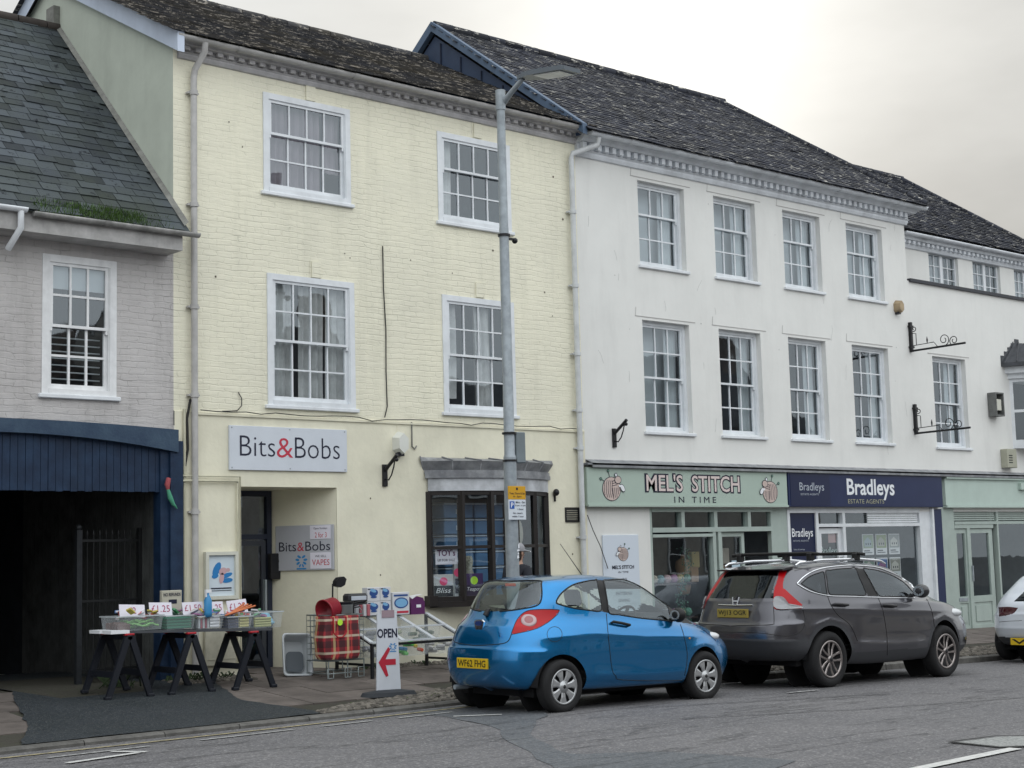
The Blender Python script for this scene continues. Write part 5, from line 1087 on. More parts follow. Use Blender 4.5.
# ---- property cards in the agency window
cards = [(24.55, .0), (24.98, .0), (25.42, .0)]
pc = [((.25, .33, .22), (.3, .38, .42)), ((.22, .28, .12), (.35, .35, .3)), ((.28, .30, .30), (.55, .55, .52)), ((.15, .22, .18), (.4, .4, .36)), ((.05, .12, .30), (.22, .08, .2)), ((.25, .25, .22), (.5, .5, .46)), ((.3, .4, .5), (.2, .28, .2)), ((.3, .4, .48), (.18, .22, .2)), ((.28, .3, .3), (.5, .5, .5))]
for r_i in range(3):
    for c_i in range(3):
        x = 24.72 + c_i * .43; z = 1.58 - r_i * .46; k = r_i * 3 + c_i
        t = thing('property_card', 'estate agency property card hanging in the %s row, %s, of the blue shop window' % (('top', 'middle', 'bottom')[r_i], ('left', 'centre', 'right')[c_i]), 'property card', (x + .17, D + .25, z), 'property cards in the agency window')
        b = MB(); b.box(x, x + .36, D + .25, D + .258, z, z + .40); b.build('card', mat('card_white', (.62, .64, .66), .5), t)
        b = MB(); yy = D + .246; p1, p2 = pc[k]; b.add([(x + .02, yy, z + .13), (x + .34, yy, z + .13), (x + .34, yy, z + .38), (x + .02, yy, z + .38)], [(0, 1, 2, 3)], 0)
        b.add([(x + .05, yy - .002, z + .16), (x + .28, yy - .002, z + .16), (x + .28, yy - .002, z + .27), (x + .165, yy - .002, z + .34), (x + .05, yy - .002, z + .27)], [(0, 1, 2, 3, 4)], 1)
        for q in range(3): b.box(x + .09 + q * .07, x + .12 + q * .07, yy - .004, yy - .003, z + .19, z + .23, 2)
        b.box(x + .04, x + .22, yy - .001, yy, z + .07, z + .09, 2); b.box(x + .04, x + .3, yy - .001, yy, z + .035, z + .05, 2)
        b.build('photo', [mat('photo_a%d' % k, p1, .5), mat('photo_b%d' % k, p2, .5), M_ink], t)

# ---- bow window goods
yb = D + .25
t = thing('drawer_towers', 'stack of translucent blue storage boxes seen through the bow window', 'storage boxes', (14.9, yb, 1.1))
mb_ = mat('blue_box_plastic', (.12, .26, .48), .3, var=.2); ml_ = mat('box_lid', (.55, .66, .78), .35)
for i in range(6):
    for j in range(2):
        z = 1.12 + i * .24; x0 = 14.42 + j * .60
        b = MB(); b.rbox(x0, x0 + .56, yb, yb + .35, z, z + .2, .015); o = b.build('storage_box', mb_, t); b = MB(); b.rbox(x0 - .01, x0 + .57, yb - .01, yb + .36, z + .2, z + .225, .008); b.build('lid', ml_, o)
        b = MB(); b.box(x0 + .22, x0 + .34, yb - .006, yb, z + .06, z + .13); b.build('label', ml_, o)
def bsheet(k0, k1, z0, z1): p, q = bow(k0, -.03), bow(k1, -.03); return p, q
def bowcard(name, label, k0, k1, z0, z1, paint):
    p, q = bow(k0, -.03), bow(k1, -.03); u = Vector((q[0] - p[0], q[1] - p[1], 0)); w = u.length; u.normalize(); Mx = Matrix(((u.x, -u.y, 0, p[0]), (u.y, u.x, 0, p[1]), (0, 0, 1, z0), (0, 0, 0, 1)))
    t = thing(name, label, 'notice' if 'notice' in name else 'packaging', (p[0], p[1], z0)); paint(t, w, z1 - z0, Mx); return t
def p_toys(t, w, h_, Mx):
    b = MB(); b.M = Mx; b.box(0, w, -.004, 0, 0, h_); b.build('sheet', M_paper, t)
    b = MB(); b.M = Mx; b.text("TOY's", w * .08, w * .9, h_ * .45, h_ * .8, -.006, 0, .02); b.build('lettering', mat('plum_ink', (.12, .02, .10), .5), t)
    b = MB(); b.M = Mx; b.text('UP FOR SALE', w * .1, w * .88, h_ * .17, h_ * .30, -.006, 0, .01); b.build('small_lettering', M_ink, t)
bowcard('toys_notice', "white notice reading TOY's in the left pane of the bow window", .20, .88, 1.64, 1.91, p_toys)
def pbox(cols, dot=None, txt=None):
    def f(t, w, h_, Mx):
        b = MB(); b.M = Mx; b.rbox(0, w, -.0, .08, 0, h_, .006); b.build('box', mat('carton_%s' % (abs(hash(str(cols[0]))) % 9999), cols[0], .5), t)
        b = MB(); b.M = Mx; b.box(w * .0 + .01, w - .01, -.003, 0, h_ * .12, h_ * .55); b.build('printed_band', mat('carton_%s' % (abs(hash(str(cols[1]))) % 9999), cols[1], .5), t)
        if txt: b = MB(); b.M = Mx; b.text(txt, w * .12, w * .85, h_ * .26, h_ * .46, -.005, 0, .0, shear=.3); b.build('lettering', M_bright, t)
        if dot: b = MB(); b.M = Mx; b.disc((w * .5, h_ * .72), .06, .06, -.006, 16); b.build('price_dot', mat('dot_%s' % str(dot[0])[:4], dot, .5), t)
    return f
bowcard('kitchen_carton', 'black and white carton with a pink price dot in the bow window', .12, .75, 1.14, 1.50, pbox([(.55, .55, .55), (.02, .02, .03)], (.75, .08, .2), 'Bliss'))
bowcard('small_carton', 'narrow carton with a pink dot right of the black and white carton', .77, .98, 1.16, 1.66, pbox([(.40, .42, .44), (.05, .05, .07)], (.75, .08, .2)))
bowcard('purple_carton', 'dark purple carton with a lime price dot in the bow window', 1.1, 1.72, 1.14, 1.50, pbox([(.06, .03, .12), (.03, .02, .06)], (.45, .75, .05), 'Teapot'))
t = thing('ornament', 'speckled cream ornament standing in the bow window', 'ornament', (14.72, yb - .2, 1.5)); b = MB(); b.lathe([(0, 1.14), (.07, 1.14), (.075, 1.5), (.05, 1.56), (.07, 1.68), (.05, 1.75), (0, 1.76)], 12, M=Matrix.Translation((14.74, yb - .15, 0))); b.build('body', mat('speckled_cream', (.5, .5, .4), .6, var=.7, vscale=40), t)
t = thing('oval_dish', 'pale oval dish hanging in the right side of the bow window', 'dish', (15.75, yb, 1.9)); b = MB(); b.sphere((15.72, yb - .1, 2.08), (.17, .03, .26), 16, 10); b.build('dish', mat('dish_grey', (.45, .44, .38), .5), t)

# ================================================================== street lamp with parking sign
LX, LY = 13.17, 14.85; zb = zp(LX, LY)
t = thing('street_lamp', 'galvanised street lamp column rising behind the blue car with a bent flat lantern', 'street lamp', (LX, LY, zb))
b = MB(); b.tube([(LX, LY, zb - .05), (LX, LY, 2.4), (LX, LY, 3.0)], [.088, .085, .083], 16); b.tube([(LX, LY, 3.0), (LX, LY, 3.04), (LX, LY, 6.0)], [.083, .070, .062], 16); b.tube([(LX, LY, 6.0), (LX, LY, 6.03), (LX, LY, 7.84)], [.062, .058, .055], 16); b.tube([(LX, LY, 7.60), (LX, LY, 7.87)], .066, 14); b.build('column', M_galv, t)
b = MB(); b.tube([(LX + .03, LY - .02, 7.70), (LX + .03, LY - .18, 7.80), (LX + .03, LY - .42, 7.93)], [.042, .036, .032], 10); b.build('arm', M_galv, t)
b = MB(); b.M = Matrix.Translation((LX + .05, LY - .38, 7.93)) @ Matrix.Rotation(R(8), 4, 'X')
b.prism([(-.05, .05), (.05, .05), (.15, -.25), (.17, -.85), (.14, -.95), (-.14, -.95), (-.17, -.85), (-.15, -.25)], 0, .05); b.prism([(-.03, 0), (.03, 0), (.08, -.3), (.06, -.8), (-.06, -.8), (-.08, -.3)], .05, .09)
hd = b.build('lantern', mat('lantern_grey', (.12, .14, .16), .4), t)
b = MB(); b.M = Matrix.Translation((LX + .05, LY - .38, 7.93)) @ Matrix.Rotation(R(8), 4, 'X'); b.box(-.13, .13, -.86, -.36, -.012, -.002); b.build('diffuser', mat('frosted_panel', (.55, .58, .60), .3), hd)
b = MB(); b.tube([(LX, LY, 5.90), (LX, LY, 5.93)], .082, 14); b.box(LX + .06, LX + .18, LY - .03, LY, 5.86, 5.89); b.sphere((LX + .17, LY - .02, 5.86), .04, 8, 5); b.build('sensor_bracket', M_black, t)
t2 = thing('post_cabinet', 'slim grey box strapped to the side of the lamp column', 'box', (LX + .12, LY, 2.95)); b = MB(); b.rbox(LX + .07, LX + .23, LY - .06, LY + .10, 2.93, 3.33, .01); b.build('case', mat('cabinet_grey', (.20, .235, .25), .5, var=.2), t2); b = MB(); b.tube([(LX, LY, 3.30), (LX, LY, 3.325)], .094, 14); b.tube([(LX, LY, 2.945), (LX, LY, 2.97)], .094, 14); b.build('strap', M_black, t2)
t3 = thing('parking_sign', 'small yellow and white parking sign fixed to the lamp column', 'sign', (LX, LY - .1, 2.2), None)
b = MB(); b.rbox(LX - .14, LX + .155, LY - .115, LY - .10, 2.455, 2.625, .003); b.build('yellow_plate', mat('sign_yellow', (.62, .33, .02), .4), t3)
b = MB(); b.rbox(LX - .14, LX + .155, LY - .115, LY - .10, 2.195, 2.452, .003); b.build('white_plate', mat('sign_white', (.66, .70, .74), .4), t3)
yy = LY - .118
b = MB(); b.text('Tues, Thurs & Sat', LX - .125, LX + .14, 2.515, 2.545, yy, 0, .012); b.text('8 - 5pm', LX - .06, LX + .08, 2.475, 2.502, yy, 0, .012); b.box(LX - .01, LX + .02, yy, yy + .002, 2.575, 2.605)
b.text('Mon - Sat', LX - .02, LX + .135, 2.405, 2.432, yy, 0, .012); b.text('8 am - 6 pm', LX - .03, LX + .145, 2.362, 2.388, yy, 0, .012); b.text('1 hour', LX + .01, LX + .11, 2.318, 2.342, yy, 0, .012); b.text('No return', LX - .07, LX + .09, 2.268, 2.292, yy, 0, .012); b.text('within 1 hour', LX - .09, LX + .11, 2.226, 2.250, yy, 0, .012); b.build('lettering', M_ink, t3)
b = MB(); b.box(LX - .125, LX - .045, yy, yy + .002, 2.335, 2.43); b.build('blue_square', mat('sign_blue', (.02, .10, .40), .4), t3)
b = MB(); b.text('P', LX - .108, LX - .062, 2.35, 2.415, yy - .002, 0, .02); b.build('parking_letter', M_bright, t3)
b = MB(); b.box(LX - .03, LX + .03, LY - .10, LY, 2.5, 2.53); b.box(LX - .03, LX + .03, LY - .10, LY, 2.28, 2.31); b.build('clip', M_galv, t3)
t4 = thing('pole_sticker', 'torn white sticker on the lamp column just above the blue car', 'sticker', (LX, LY - .09, 1.8)); b = MB()
for (x, z, w, h_) in ((-.0, 1.79, .05, .03), (.02, 1.83, .03, .06), (.0, 1.70, .04, .05), (.01, 1.75, .03, .03)): b.add([(LX + x, LY - .092, z), (LX + x + w, LY - .088, z + .01), (LX + x + w * .8, LY - .088, z + h_), (LX + x, LY - .092, z + h_ * .8)], [(0, 1, 2, 3)])
b.build('sticker', M_bright, t4)

# ================================================================== houses across the street (behind the camera, seen in the window panes)
M_opp = mat('opposite_render', (.42, .40, .37), .8, var=.2, vscale=.6); M_oppb = mat('opposite_brick', (.20, .17, .155), .8, var=.3); M_oppr = mat('opposite_roof', (.05, .05, .055), .7, var=.3)
opp = [(-9, -1, 6.2, 8.6, 0), (-1, 6.5, 5.4, 8.2, 1), (6.5, 15, 6.6, 9.4, 0), (15, 22, 5.2, 7.8, 1), (22, 31, 6.4, 9.6, 0), (31, 41, 5.6, 8.2, 1), (41, 53, 6.8, 9.8, 0)]
names = ['far left', 'second', 'third', 'middle', 'fifth', 'sixth', 'far right']
for i, (x0, x1, he, hr, k) in enumerate(opp):
    yf = -5.0 - (i % 2) * .4
    t = thing('opposite_house', '%s pitched roof house across the street, %s, reflected in the upper window panes' % (names[i], 'brick' if k else 'rendered'), 'building', ((x0 + x1) / 2, yf, 0), 'houses across the street')
    b = MB(); b.prism([(yf, -1), (yf, he), ((yf - 4), hr), (yf - 8, he), (yf - 8, -1)], x0 + .02, x1 - .02, 0, 'x'); b.build('wall', M_oppb if k else M_opp, t)
    b = MB(); b.add([(x0, yf + .35, he - .2), (x1, yf + .35, he - .2), (x1, yf - 4, hr + .12), (x0, yf - 4, hr + .12)], [(0, 1, 2, 3)]); b.add([(x0, yf - 8.3, he - .2), (x1, yf - 8.3, he - .2), (x1, yf - 4, hr + .12), (x0, yf - 4, hr + .12)], [(3, 2, 1, 0)]); rf = b.build('roof', M_oppr, t)
    b = MB(); b.box(x1 - 1.3, x1 - .5, yf - 4.4, yf - 3.6, hr - .6, hr + 1.3); b.build('chimney', M_oppb, rf)
    n = int((x1 - x0) / 2)
    for j in range(n):
        for z in (.9, 3.5):
            xc = x0 + (j + .5) * (x1 - x0) / n; b = MB(); frame_xz(b, xc - .5, xc + .5, z, z + 1.4, yf + .01, yf + .07, .07); b.box(xc - .43, xc + .43, yf + .01, yf + .06, z + .68, z + .73); w = b.build('window', M_wpaint, t)
            b = MB(); b.box(xc - .43, xc + .43, yf + .005, yf + .02, z + .07, z + 1.33); b.build('pane', M_dark, w)
sheet('opposite_pavement', lin(-45, 75, 60), lin(-14, -2.6, 4), lambda x, y: zr(x, -2.6) + .10, M_tarm)
# ================================================================== cars
def pch(xk, yk, x):
    xk = np.array(xk, float); yk = np.array(yk, float); m = np.gradient(yk, xk); d = np.diff(yk) / np.diff(xk)
    for i in range(len(d)):
        if d[i] == 0: m[i] = m[i + 1] = 0
    x = np.clip(x, xk[0], xk[-1]); i = np.clip(np.searchsorted(xk, x) - 1, 0, len(xk) - 2); hh = xk[i + 1] - xk[i]; t = (x - xk[i]) / hh
    return (2 * t ** 3 - 3 * t ** 2 + 1) * yk[i] + (t ** 3 - 2 * t ** 2 + t) * hh * m[i] + (-2 * t ** 3 + 3 * t ** 2) * yk[i + 1] + (t ** 3 - t ** 2) * hh * m[i + 1]
def car_surface(loops, NN=250, sub=11):
    """half body (negative y) from plan loops stacked from sill to roof"""
    rows = []; thd = np.linspace(np.pi, 0, 2000); c = np.cos(thd); s = np.abs(np.sin(thd))
    for xr, xf, W, nr, nf, zk_ in loops:
        n = np.where(c < 0, nr, nf); cx = (xr + xf) / 2; a = (xf - xr) / 2
        X = cx + a * np.sign(c) * np.abs(c) ** (2 / n); Y = -W * s ** (2 / n)
        q = np.concatenate([[0], np.cumsum(np.hypot(np.diff(X), np.diff(Y)))]); q /= q[-1]; t = np.linspace(0, 1, NN)
        x = np.interp(t, q, X); y = np.interp(t, q, Y); rows.append(np.stack([x, y, pch([k[0] for k in zk_], [k[1] for k in zk_], x)], 1))
    A = np.array(rows); K = len(A); T = np.linspace(0, K - 1, (K - 1) * sub + 1); i = np.clip(T.astype(int), 0, K - 2); f = (T - i)[:, None, None]
    Am = A[np.clip(i - 1, 0, K - 1)]; A0 = A[i]; A1 = A[i + 1]; A2 = A[np.clip(i + 2, 0, K - 1)]
    nr_ = lambda v: np.linalg.norm(v, axis=2, keepdims=True) + 1e-6
    d0, d1, d2 = nr_(A0 - Am), nr_(A1 - A0), nr_(A2 - A1)
    d0 = np.where((i == 0)[:, None, None], d1, d0); d2 = np.where((i == K - 2)[:, None, None], d1, d2)
    t0 = ((A0 - Am) / d0 * d1 + (A1 - A0) / d1 * d0) / (d0 + d1) * d1; t1 = ((A1 - A0) / d1 * d2 + (A2 - A1) / d2 * d1) / (d1 + d2) * d1
    return (2 * f ** 3 - 3 * f ** 2 + 1) * A0 + (f ** 3 - 2 * f ** 2 + f) * t0 + (-2 * f ** 3 + 3 * f ** 2) * A1 + (f ** 3 - f ** 2) * t1
def in_poly(px, py, poly):
    r = np.zeros(px.shape, bool); n = len(poly)
    for i in range(n):
        x0, y0 = poly[i]; x1, y1 = poly[(i + 1) % n]
        cnd = ((y0 > py) != (y1 > py)); xi = (x1 - x0) * (py - y0) / ((y1 - y0) if y1 != y0 else 1e-9) + x0; r ^= cnd & (px < xi)
    return r
def smooth_poly(poly, n=5):
    """Catmull-Rom through the points; a point given as (x, y, 1) stays a corner"""
    out = []; m_ = len(poly)
    for i in range(m_):
        p0, p1, p2, p3 = [np.array(poly[(i + k) % m_][:2], float) for k in (-1, 0, 1, 2)]
        if len(poly[i]) > 2: p0 = p1
        if len(poly[(i + 1) % m_]) > 2: p3 = p2
        for k in range(n):
            t = k / n; out.append(tuple(.5 * (2 * p1 + (p2 - p0) * t + (2 * p0 - 5 * p1 + 4 * p2 - p3) * t * t + (3 * p1 - p0 - 3 * p2 + p3) * t ** 3)))
    return out
class Car:
    def __init__(s, name, label, loops, ox, cy, z0, tilt, half=-1, creases=None):
        s.t = thing(name, label, 'car', (ox, cy, z0)); s.o = np.array([ox, cy, z0]); s.tilt = tilt; s.half = half; s.S = car_surface(loops)
        if creases: s.fold(creases)
        if half > 0: s.S[..., 1] *= -1
    def fold(s, creases):
        """pressed creases: (points (x, z), height, fade above, fade below, end) pushed along the surface normal"""
        S = s.S; du = np.gradient(S, axis=1); dv = np.gradient(S, axis=0); n = np.cross(du, dv); n /= np.linalg.norm(n, axis=2, keepdims=True) + 1e-9
        f = np.sign((n * (S - np.array([2.0, 0, .7]))).sum(-1, keepdims=True)); f[f == 0] = 1; n = n * f; D_ = np.zeros(S.shape[:2])
        for pts, amp, up_, dn, end in creases:
            if end == 'side': u = S[..., 0]; msk = np.clip((np.abs(S[..., 1]) - .55) / .12, 0, 1)
            else: u = np.abs(S[..., 1]); msk = np.clip((end - S[..., 0]) / .15, 0, 1)
            zl = np.interp(u, [p[0] for p in pts], [p[1] for p in pts]); fade = np.clip((u - pts[0][0]) / .15 + (1 if end != 'side' else 0), 0, 1) * np.clip((pts[-1][0] - u) / .25 + (0 if end == 'side' else 1), 0, 1)
            d = S[..., 2] - zl; D_ += amp * np.where(d > 0, np.exp(-d / up_), np.exp(d / dn)) * msk * fade
        s.S = S + n * D_[..., None]
    def W(s, P):
        P = np.asarray(P, float); return np.stack([s.o[0] + P[..., 0] - P[..., 2] * math.sin(s.tilt), s.o[1] + P[..., 1], s.o[2] + P[..., 2] + P[..., 0] * s.tilt], -1)
    def pix(s, P):
        c = (s.W(P) - [0, 0, CAM_H]) @ RW; return np.stack([512 + FPX * c[..., 0] / -c[..., 2], 384 - FPX * c[..., 1] / -c[..., 2]], -1)
    def partition(s, regions, arches, arch_r):
        S = s.S; R_, C_ = S.shape[:2]
        du = np.gradient(S, axis=1); dv = np.gradient(S, axis=0); nrm = np.cross(du, dv); nrm /= np.linalg.norm(nrm, axis=2, keepdims=True) + 1e-9
        cen = np.array([2.0, 0, .7]); flip = np.sign((nrm * (S - cen)).sum(-1, keepdims=True)); flip[flip == 0] = 1; nrm = nrm * flip; s.nrm = nrm
        view = np.array([0, 0, CAM_H]) - s.W(S); face = (nrm * view).sum(-1) > 0.0
        s.face = face
        moved = np.zeros((R_, C_), bool)
        # wheel arches in the side view
        for (xa, za) in arches:
            d = np.hypot(S[..., 0] - xa, S[..., 2] - za); m_ = (np.abs(d - arch_r) < .022) & (np.abs(S[..., 1]) > .5) & (S[..., 2] > .15)
            k = arch_r / np.maximum(d, 1e-6); S[..., 0] = np.where(m_, xa + (S[..., 0] - xa) * k, S[..., 0]); S[..., 2] = np.where(m_, za + (S[..., 2] - za) * k, S[..., 2]); moved |= m_
        P = s.pix(S); Pu = np.gradient(P, axis=1); Pv = np.gradient(P, axis=0)
        for nm, poly in regions:
            q = np.array(poly + [poly[0]])
            lo, hi = q.min(0) - 3, q.max(0) + 3
            idx = np.argwhere(face & ~moved & (P[..., 0] > lo[0]) & (P[..., 0] < hi[0]) & (P[..., 1] > lo[1]) & (P[..., 1] < hi[1]))
            a, c = q[:-1], q[1:]; ab_ = c - a; L2 = (ab_ ** 2).sum(1) + 1e-9
            for i, j in idx:
                p = P[i, j]; t = np.clip(((p - a) * ab_).sum(1) / L2, 0, 1); cl = a + ab_ * t[:, None]; dd = np.hypot(*(cl - p).T); k = dd.argmin()
                J = np.stack([Pu[i, j], Pv[i, j]], 1); det = np.linalg.det(J)
                if abs(det) < 1e-4: continue
                uv = np.linalg.solve(J, cl[k] - p)
                if abs(uv[0]) < .52 and abs(uv[1]) < .52:
                    S[i, j] += uv[0] * du[i, j] + uv[1] * dv[i, j]; moved[i, j] = True
        s.P = s.pix(S); s.Pu = np.gradient(s.P, axis=1); s.Pv = np.gradient(s.P, axis=0); s.du = np.gradient(S, axis=1); s.dv = np.gradient(S, axis=0)
        fc = (S[:-1, :-1] + S[1:, :-1] + S[:-1, 1:] + S[1:, 1:]) / 4; pc = s.pix(fc); ff = face[:-1, :-1] & face[1:, 1:] | face[1:, :-1] & face[:-1, 1:]
        reg = np.zeros(fc.shape[:2], int)
        for k, (nm, poly) in enumerate(regions):
            ins = in_poly(pc[..., 0], pc[..., 1], poly) & ff; reg[ins & (reg == 0)] = k + 1
        for (xa, za) in arches:
            d = np.hypot(fc[..., 0] - xa, fc[..., 2] - za); reg[(d < arch_r) & (np.abs(fc[..., 1]) > .5)] = -1
        s.reg = reg; s.fc = fc; s.fn = (nrm[:-1, :-1] + nrm[1:, 1:]) / 2; return s
    def screen(s, k_, z0, z1):
        """windscreen: the forward facing part of the cabin above the cowl"""
        m_ = (s.reg == 0) & (s.fn[..., 0] > .42) & (s.fn[..., 2] > .15) & (s.fc[..., 2] > z0) & (s.fc[..., 2] < z1) & (s.fc[..., 0] > 1.8); s.reg[m_] = k_
    def piece(s, name, sel, m, mode='both', parent=None, label=None):
        """faces with sel true; mode both = mirrored into one mesh, near / far = one side"""
        S = s.S; R_, C_ = S.shape[:2]; idx = np.argwhere(sel)
        if not len(idx): return None
        out = MB()
        for side in ([1, -1] if mode == 'both' else [1] if mode == 'near' else [-1]):
            used = {}; vs = []; fs = []
            for i, j in idx:
                f = []
                for a, c in ((i, j), (i, j + 1), (i + 1, j + 1), (i + 1, j)):
                    k = a * C_ + c
                    if k not in used: used[k] = len(vs); p = S[a, c].copy(); p[1] *= side; vs.append(tuple(s.W(p)))
                    f.append(used[k])
                if side * s.half > 0: f = f[::-1]
                fs.append(f)
            out.add(vs, fs, 0, True)
        # weld the centre seam
        o = out.build(name, m, parent or s.t)
        if mode == 'both':
            import bmesh
            bm = bmesh.new(); bm.from_mesh(o.data); bmesh.ops.remove_doubles(bm, verts=bm.verts, dist=.0006); bm.to_mesh(o.data); bm.free()
        if label: o['label'] = label
        return o
    def hit(s, px, py, off=0.0):
        """point of the body surface seen at a place of the photograph (local coordinates)"""
        d = np.where(s.face, np.hypot(s.P[..., 0] - px, s.P[..., 1] - py), 1e9); i, j = np.unravel_index(d.argmin(), d.shape)
        J = np.stack([s.Pu[i, j], s.Pv[i, j]], 1); p = s.S[i, j].copy()
        if abs(np.linalg.det(J)) > 1e-4:
            uv = np.clip(np.linalg.solve(J, np.array([px, py]) - s.P[i, j]), -1, 1); p = p + uv[0] * s.du[i, j] + uv[1] * s.dv[i, j]
        return p + s.nrm[i, j] * off, s.nrm[i, j]
    def trace(s, pts, off=.002, n=8, closed=False, smooth=True):
        P_ = smooth_poly(pts, n) if closed else None
        if not closed:
            q = [pts[0]] + list(pts) + [pts[-1]]; P_ = []
            for i in range(1, len(q) - 2):
                a, c, e, f = [np.array(z[:2], float) for z in q[i - 1:i + 3]]
                for k in range(n): t = k / n; P_.append(tuple(.5 * (2 * c + (e - a) * t + (2 * a - 5 * c + 4 * e - f) * t * t + (3 * c - a - 3 * e + f) * t ** 3) if smooth else c + (e - c) * t))
            P_.append(tuple(pts[-1][:2]))
        return [s.hit(x, y, off)[0] for x, y in P_ if np.where(s.face, np.hypot(s.P[..., 0] - x, s.P[..., 1] - y), 1e9).min() < 2.6]
    def line(s, name, pts, r, m, mode='near', parent=None, closed=False, off=.0, smooth=True, seg=6, label=None):
        L_ = s.trace(pts, off, 8, closed, smooth)
        # even out
        L_ = [L_[0]] + [L_[i] for i in range(1, len(L_)) if np.linalg.norm(L_[i] - L_[i - 1]) > .004]
        if closed: L_.append(L_[0])
        res = None
        if mode == 'both':
            b = MB()
            for sd_ in (1, -1): b.tube([tuple(s.W(p * [1, sd_, 1])) for p in L_], r, seg)
            return b.build(name, m, parent or s.t)
        for sd_ in ((1,) if mode == 'near' else (1, -1)):
            b = MB(); b.tube([tuple(s.W(p * [1, sd_, 1])) for p in L_], r, seg); o = b.build(name, m, (parent[0 if sd_ > 0 else 1] if isinstance(parent, tuple) else parent) or s.t); res = res or o
        return res
    def mbl(s, mir=1):
        b = MB(); b.M = Matrix(((1, 0, -math.sin(s.tilt), s.o[0]), (0, mir, 0, s.o[1]), (s.tilt, 0, 1, s.o[2]), (0, 0, 0, 1))); return b
    def wheel(s, xa, r, wdt, ysign, ytr, style, mt, steer=0.0):
        """wheel > tyre, rim, hub cap spokes"""
        base = Matrix(((1, 0, -math.sin(s.tilt), s.o[0]), (0, 1, 0, s.o[1]), (s.tilt, 0, 1, s.o[2]), (0, 0, 0, 1))) @ Matrix.Translation((xa, ysign * ytr, r - .012)) @ Matrix.Rotation(steer, 4, 'Z') @ (Matrix.Rotation(R(90), 4, 'X') if ysign < 0 else Matrix.Rotation(R(-90), 4, 'X'))
        rr = style['rim']; b = MB(); h0 = -wdt
        b.lathe([(rr * .98, h0), (r * .9, h0 + .01), (r * .985, h0 + .035), (r, h0 + .06), (r, -.055), (r * .985, -.03), (r * .93, -.006), (r * .82, .004), (rr * 1.03, -.004), (rr, -.02), (rr * .97, -.05)], 48, M=base)
        for k in range(3): b.lathe([(r + .001, h0 + .055 + k * .04), (r + .0035, h0 + .06 + k * .04), (r + .001, h0 + .065 + k * .04)], 48, M=base)
        w = b.build('wheel', M_tyre, s.t)
        b = MB(); b.lathe([(rr, -.012), (rr * .96, -.006), (rr * .92, -.022), (rr * .90, -.09), (0.0, -.095)], 40, 0, base); b.build('rim', style['dark'], w)
        b = MB(); ns = style['n']; b.M = base
        b.lathe([(rr, -.013), (rr * .99, -.003), (rr * .90, -.004), (rr * .88, -.018)], 40, 0)
        hub = rr * style['hub']; b.lathe([(0, .0), (hub * .5, -.001), (hub * .55, -.006), (hub, -.010), (hub, -.03)], 24, 0)
        for k in range(ns):
            for tw in style['twin']:
                a = 2 * math.pi * k / ns + .15; w0, w1 = style['w']; ca, sa = math.cos(a), math.sin(a)
                def pt(rad, off_, z): return (rad * ca - off_ * sa, rad * sa + off_ * ca, z)
                o0, o1 = tw[0], tw[1]; ri, ro = hub * .8, rr * .93; rm = (ri + ro) / 2
                za, zm, zo = -.012, -.010 - style['dish'], -.008
                ring = []
                for rad, oc, wd_, z in ((ri, o0, w0, za), (rm, (o0 + o1) / 2, (w0 * .45 + w1 * .55) * style.get('waist', 1), zm), (ro, o1, w1, zo)):
                    ring += [pt(rad, (oc - wd_ / 2) * rr, z - .008), pt(rad, (oc - wd_ * .3) * rr, z), pt(rad, (oc + wd_ * .3) * rr, z), pt(rad, (oc + wd_ / 2) * rr, z - .008)]
                b.add(ring, [(q * 4 + e, q * 4 + e + 1, q * 4 + 4 + e + 1, q * 4 + 4 + e) for q in range(2) for e in range(3)], 0, False)
        b.build(style['name'], style['metal'], w)
        b = MB(); b.lathe([(0, .004), (rr * .10, .003), (rr * .12, -.003)], 16, 0, base); b.build('centre_cap', style['cap'], w)
        for mm in (mt,): pass
        return w
    def liner(s, arches, ra, ytr, m):
        for xa, za in arches:
            for sg in (-1, 1):
                b = s.mbl(); n = 24; vs = []
                for k in range(n + 1):
                    a = math.pi * k / n
                    for yv in (ytr - .006, .42): vs.append((xa + ra * math.cos(a), sg * yv, za + ra * math.sin(a)))
                b.add(vs, [(2 * k, 2 * k + 1, 2 * k + 3, 2 * k + 2) for k in range(n)], 0, True)
                b.add([(xa + ra * math.cos(a), sg * .43, za + ra * math.sin(a)) for a in [2 * math.pi * k / 20 for k in range(20)]], [tuple(range(20))])
                b.build('arch_liner', m, s.t)
    def interior(s, zfl, xd, xs_, zs, col, wheel_y, hz):
        m = mat('car_trim', (.018, .018, .02), .8)
        b = s.mbl(); b.box(xd - .05, xd + .45, -.66, .66, zfl + .2, zs + .32); b.rbox(xd - .1, xd + .3, -.60, .60, zs + .25, zs + .42, .05); b.build('dashboard', m, s.t)
        for x in xs_:
            for y in (-.36, .36):
                b = s.mbl(); b.rbox(x - .02, x + .48, y - .24, y + .24, zfl + .15, zs, .05)
                P0 = Matrix.Translation((x, y, zs)) @ Matrix.Rotation(R(-14), 4, 'Y'); M0 = b.M; b.M = M0 @ P0; b.rbox(-.12, .02, -.23, .23, -.1, .50, .045); b.rbox(-.10, .0, -.12, .12, .55, .74, .035); b.tube([(-.05, -.06, .48), (-.05, -.06, .58)], .008, 5); b.tube([(-.05, .06, .48), (-.05, .06, .58)], .008, 5); b.M = M0
                b.build('seat', mat('seat_fabric', col, .9), s.t)
        b = s.mbl(); M0 = b.M; b.M = M0 @ Matrix.Translation((xd - .20, -.36, zs + .34)) @ Matrix.Rotation(R(-62), 4, 'Y')
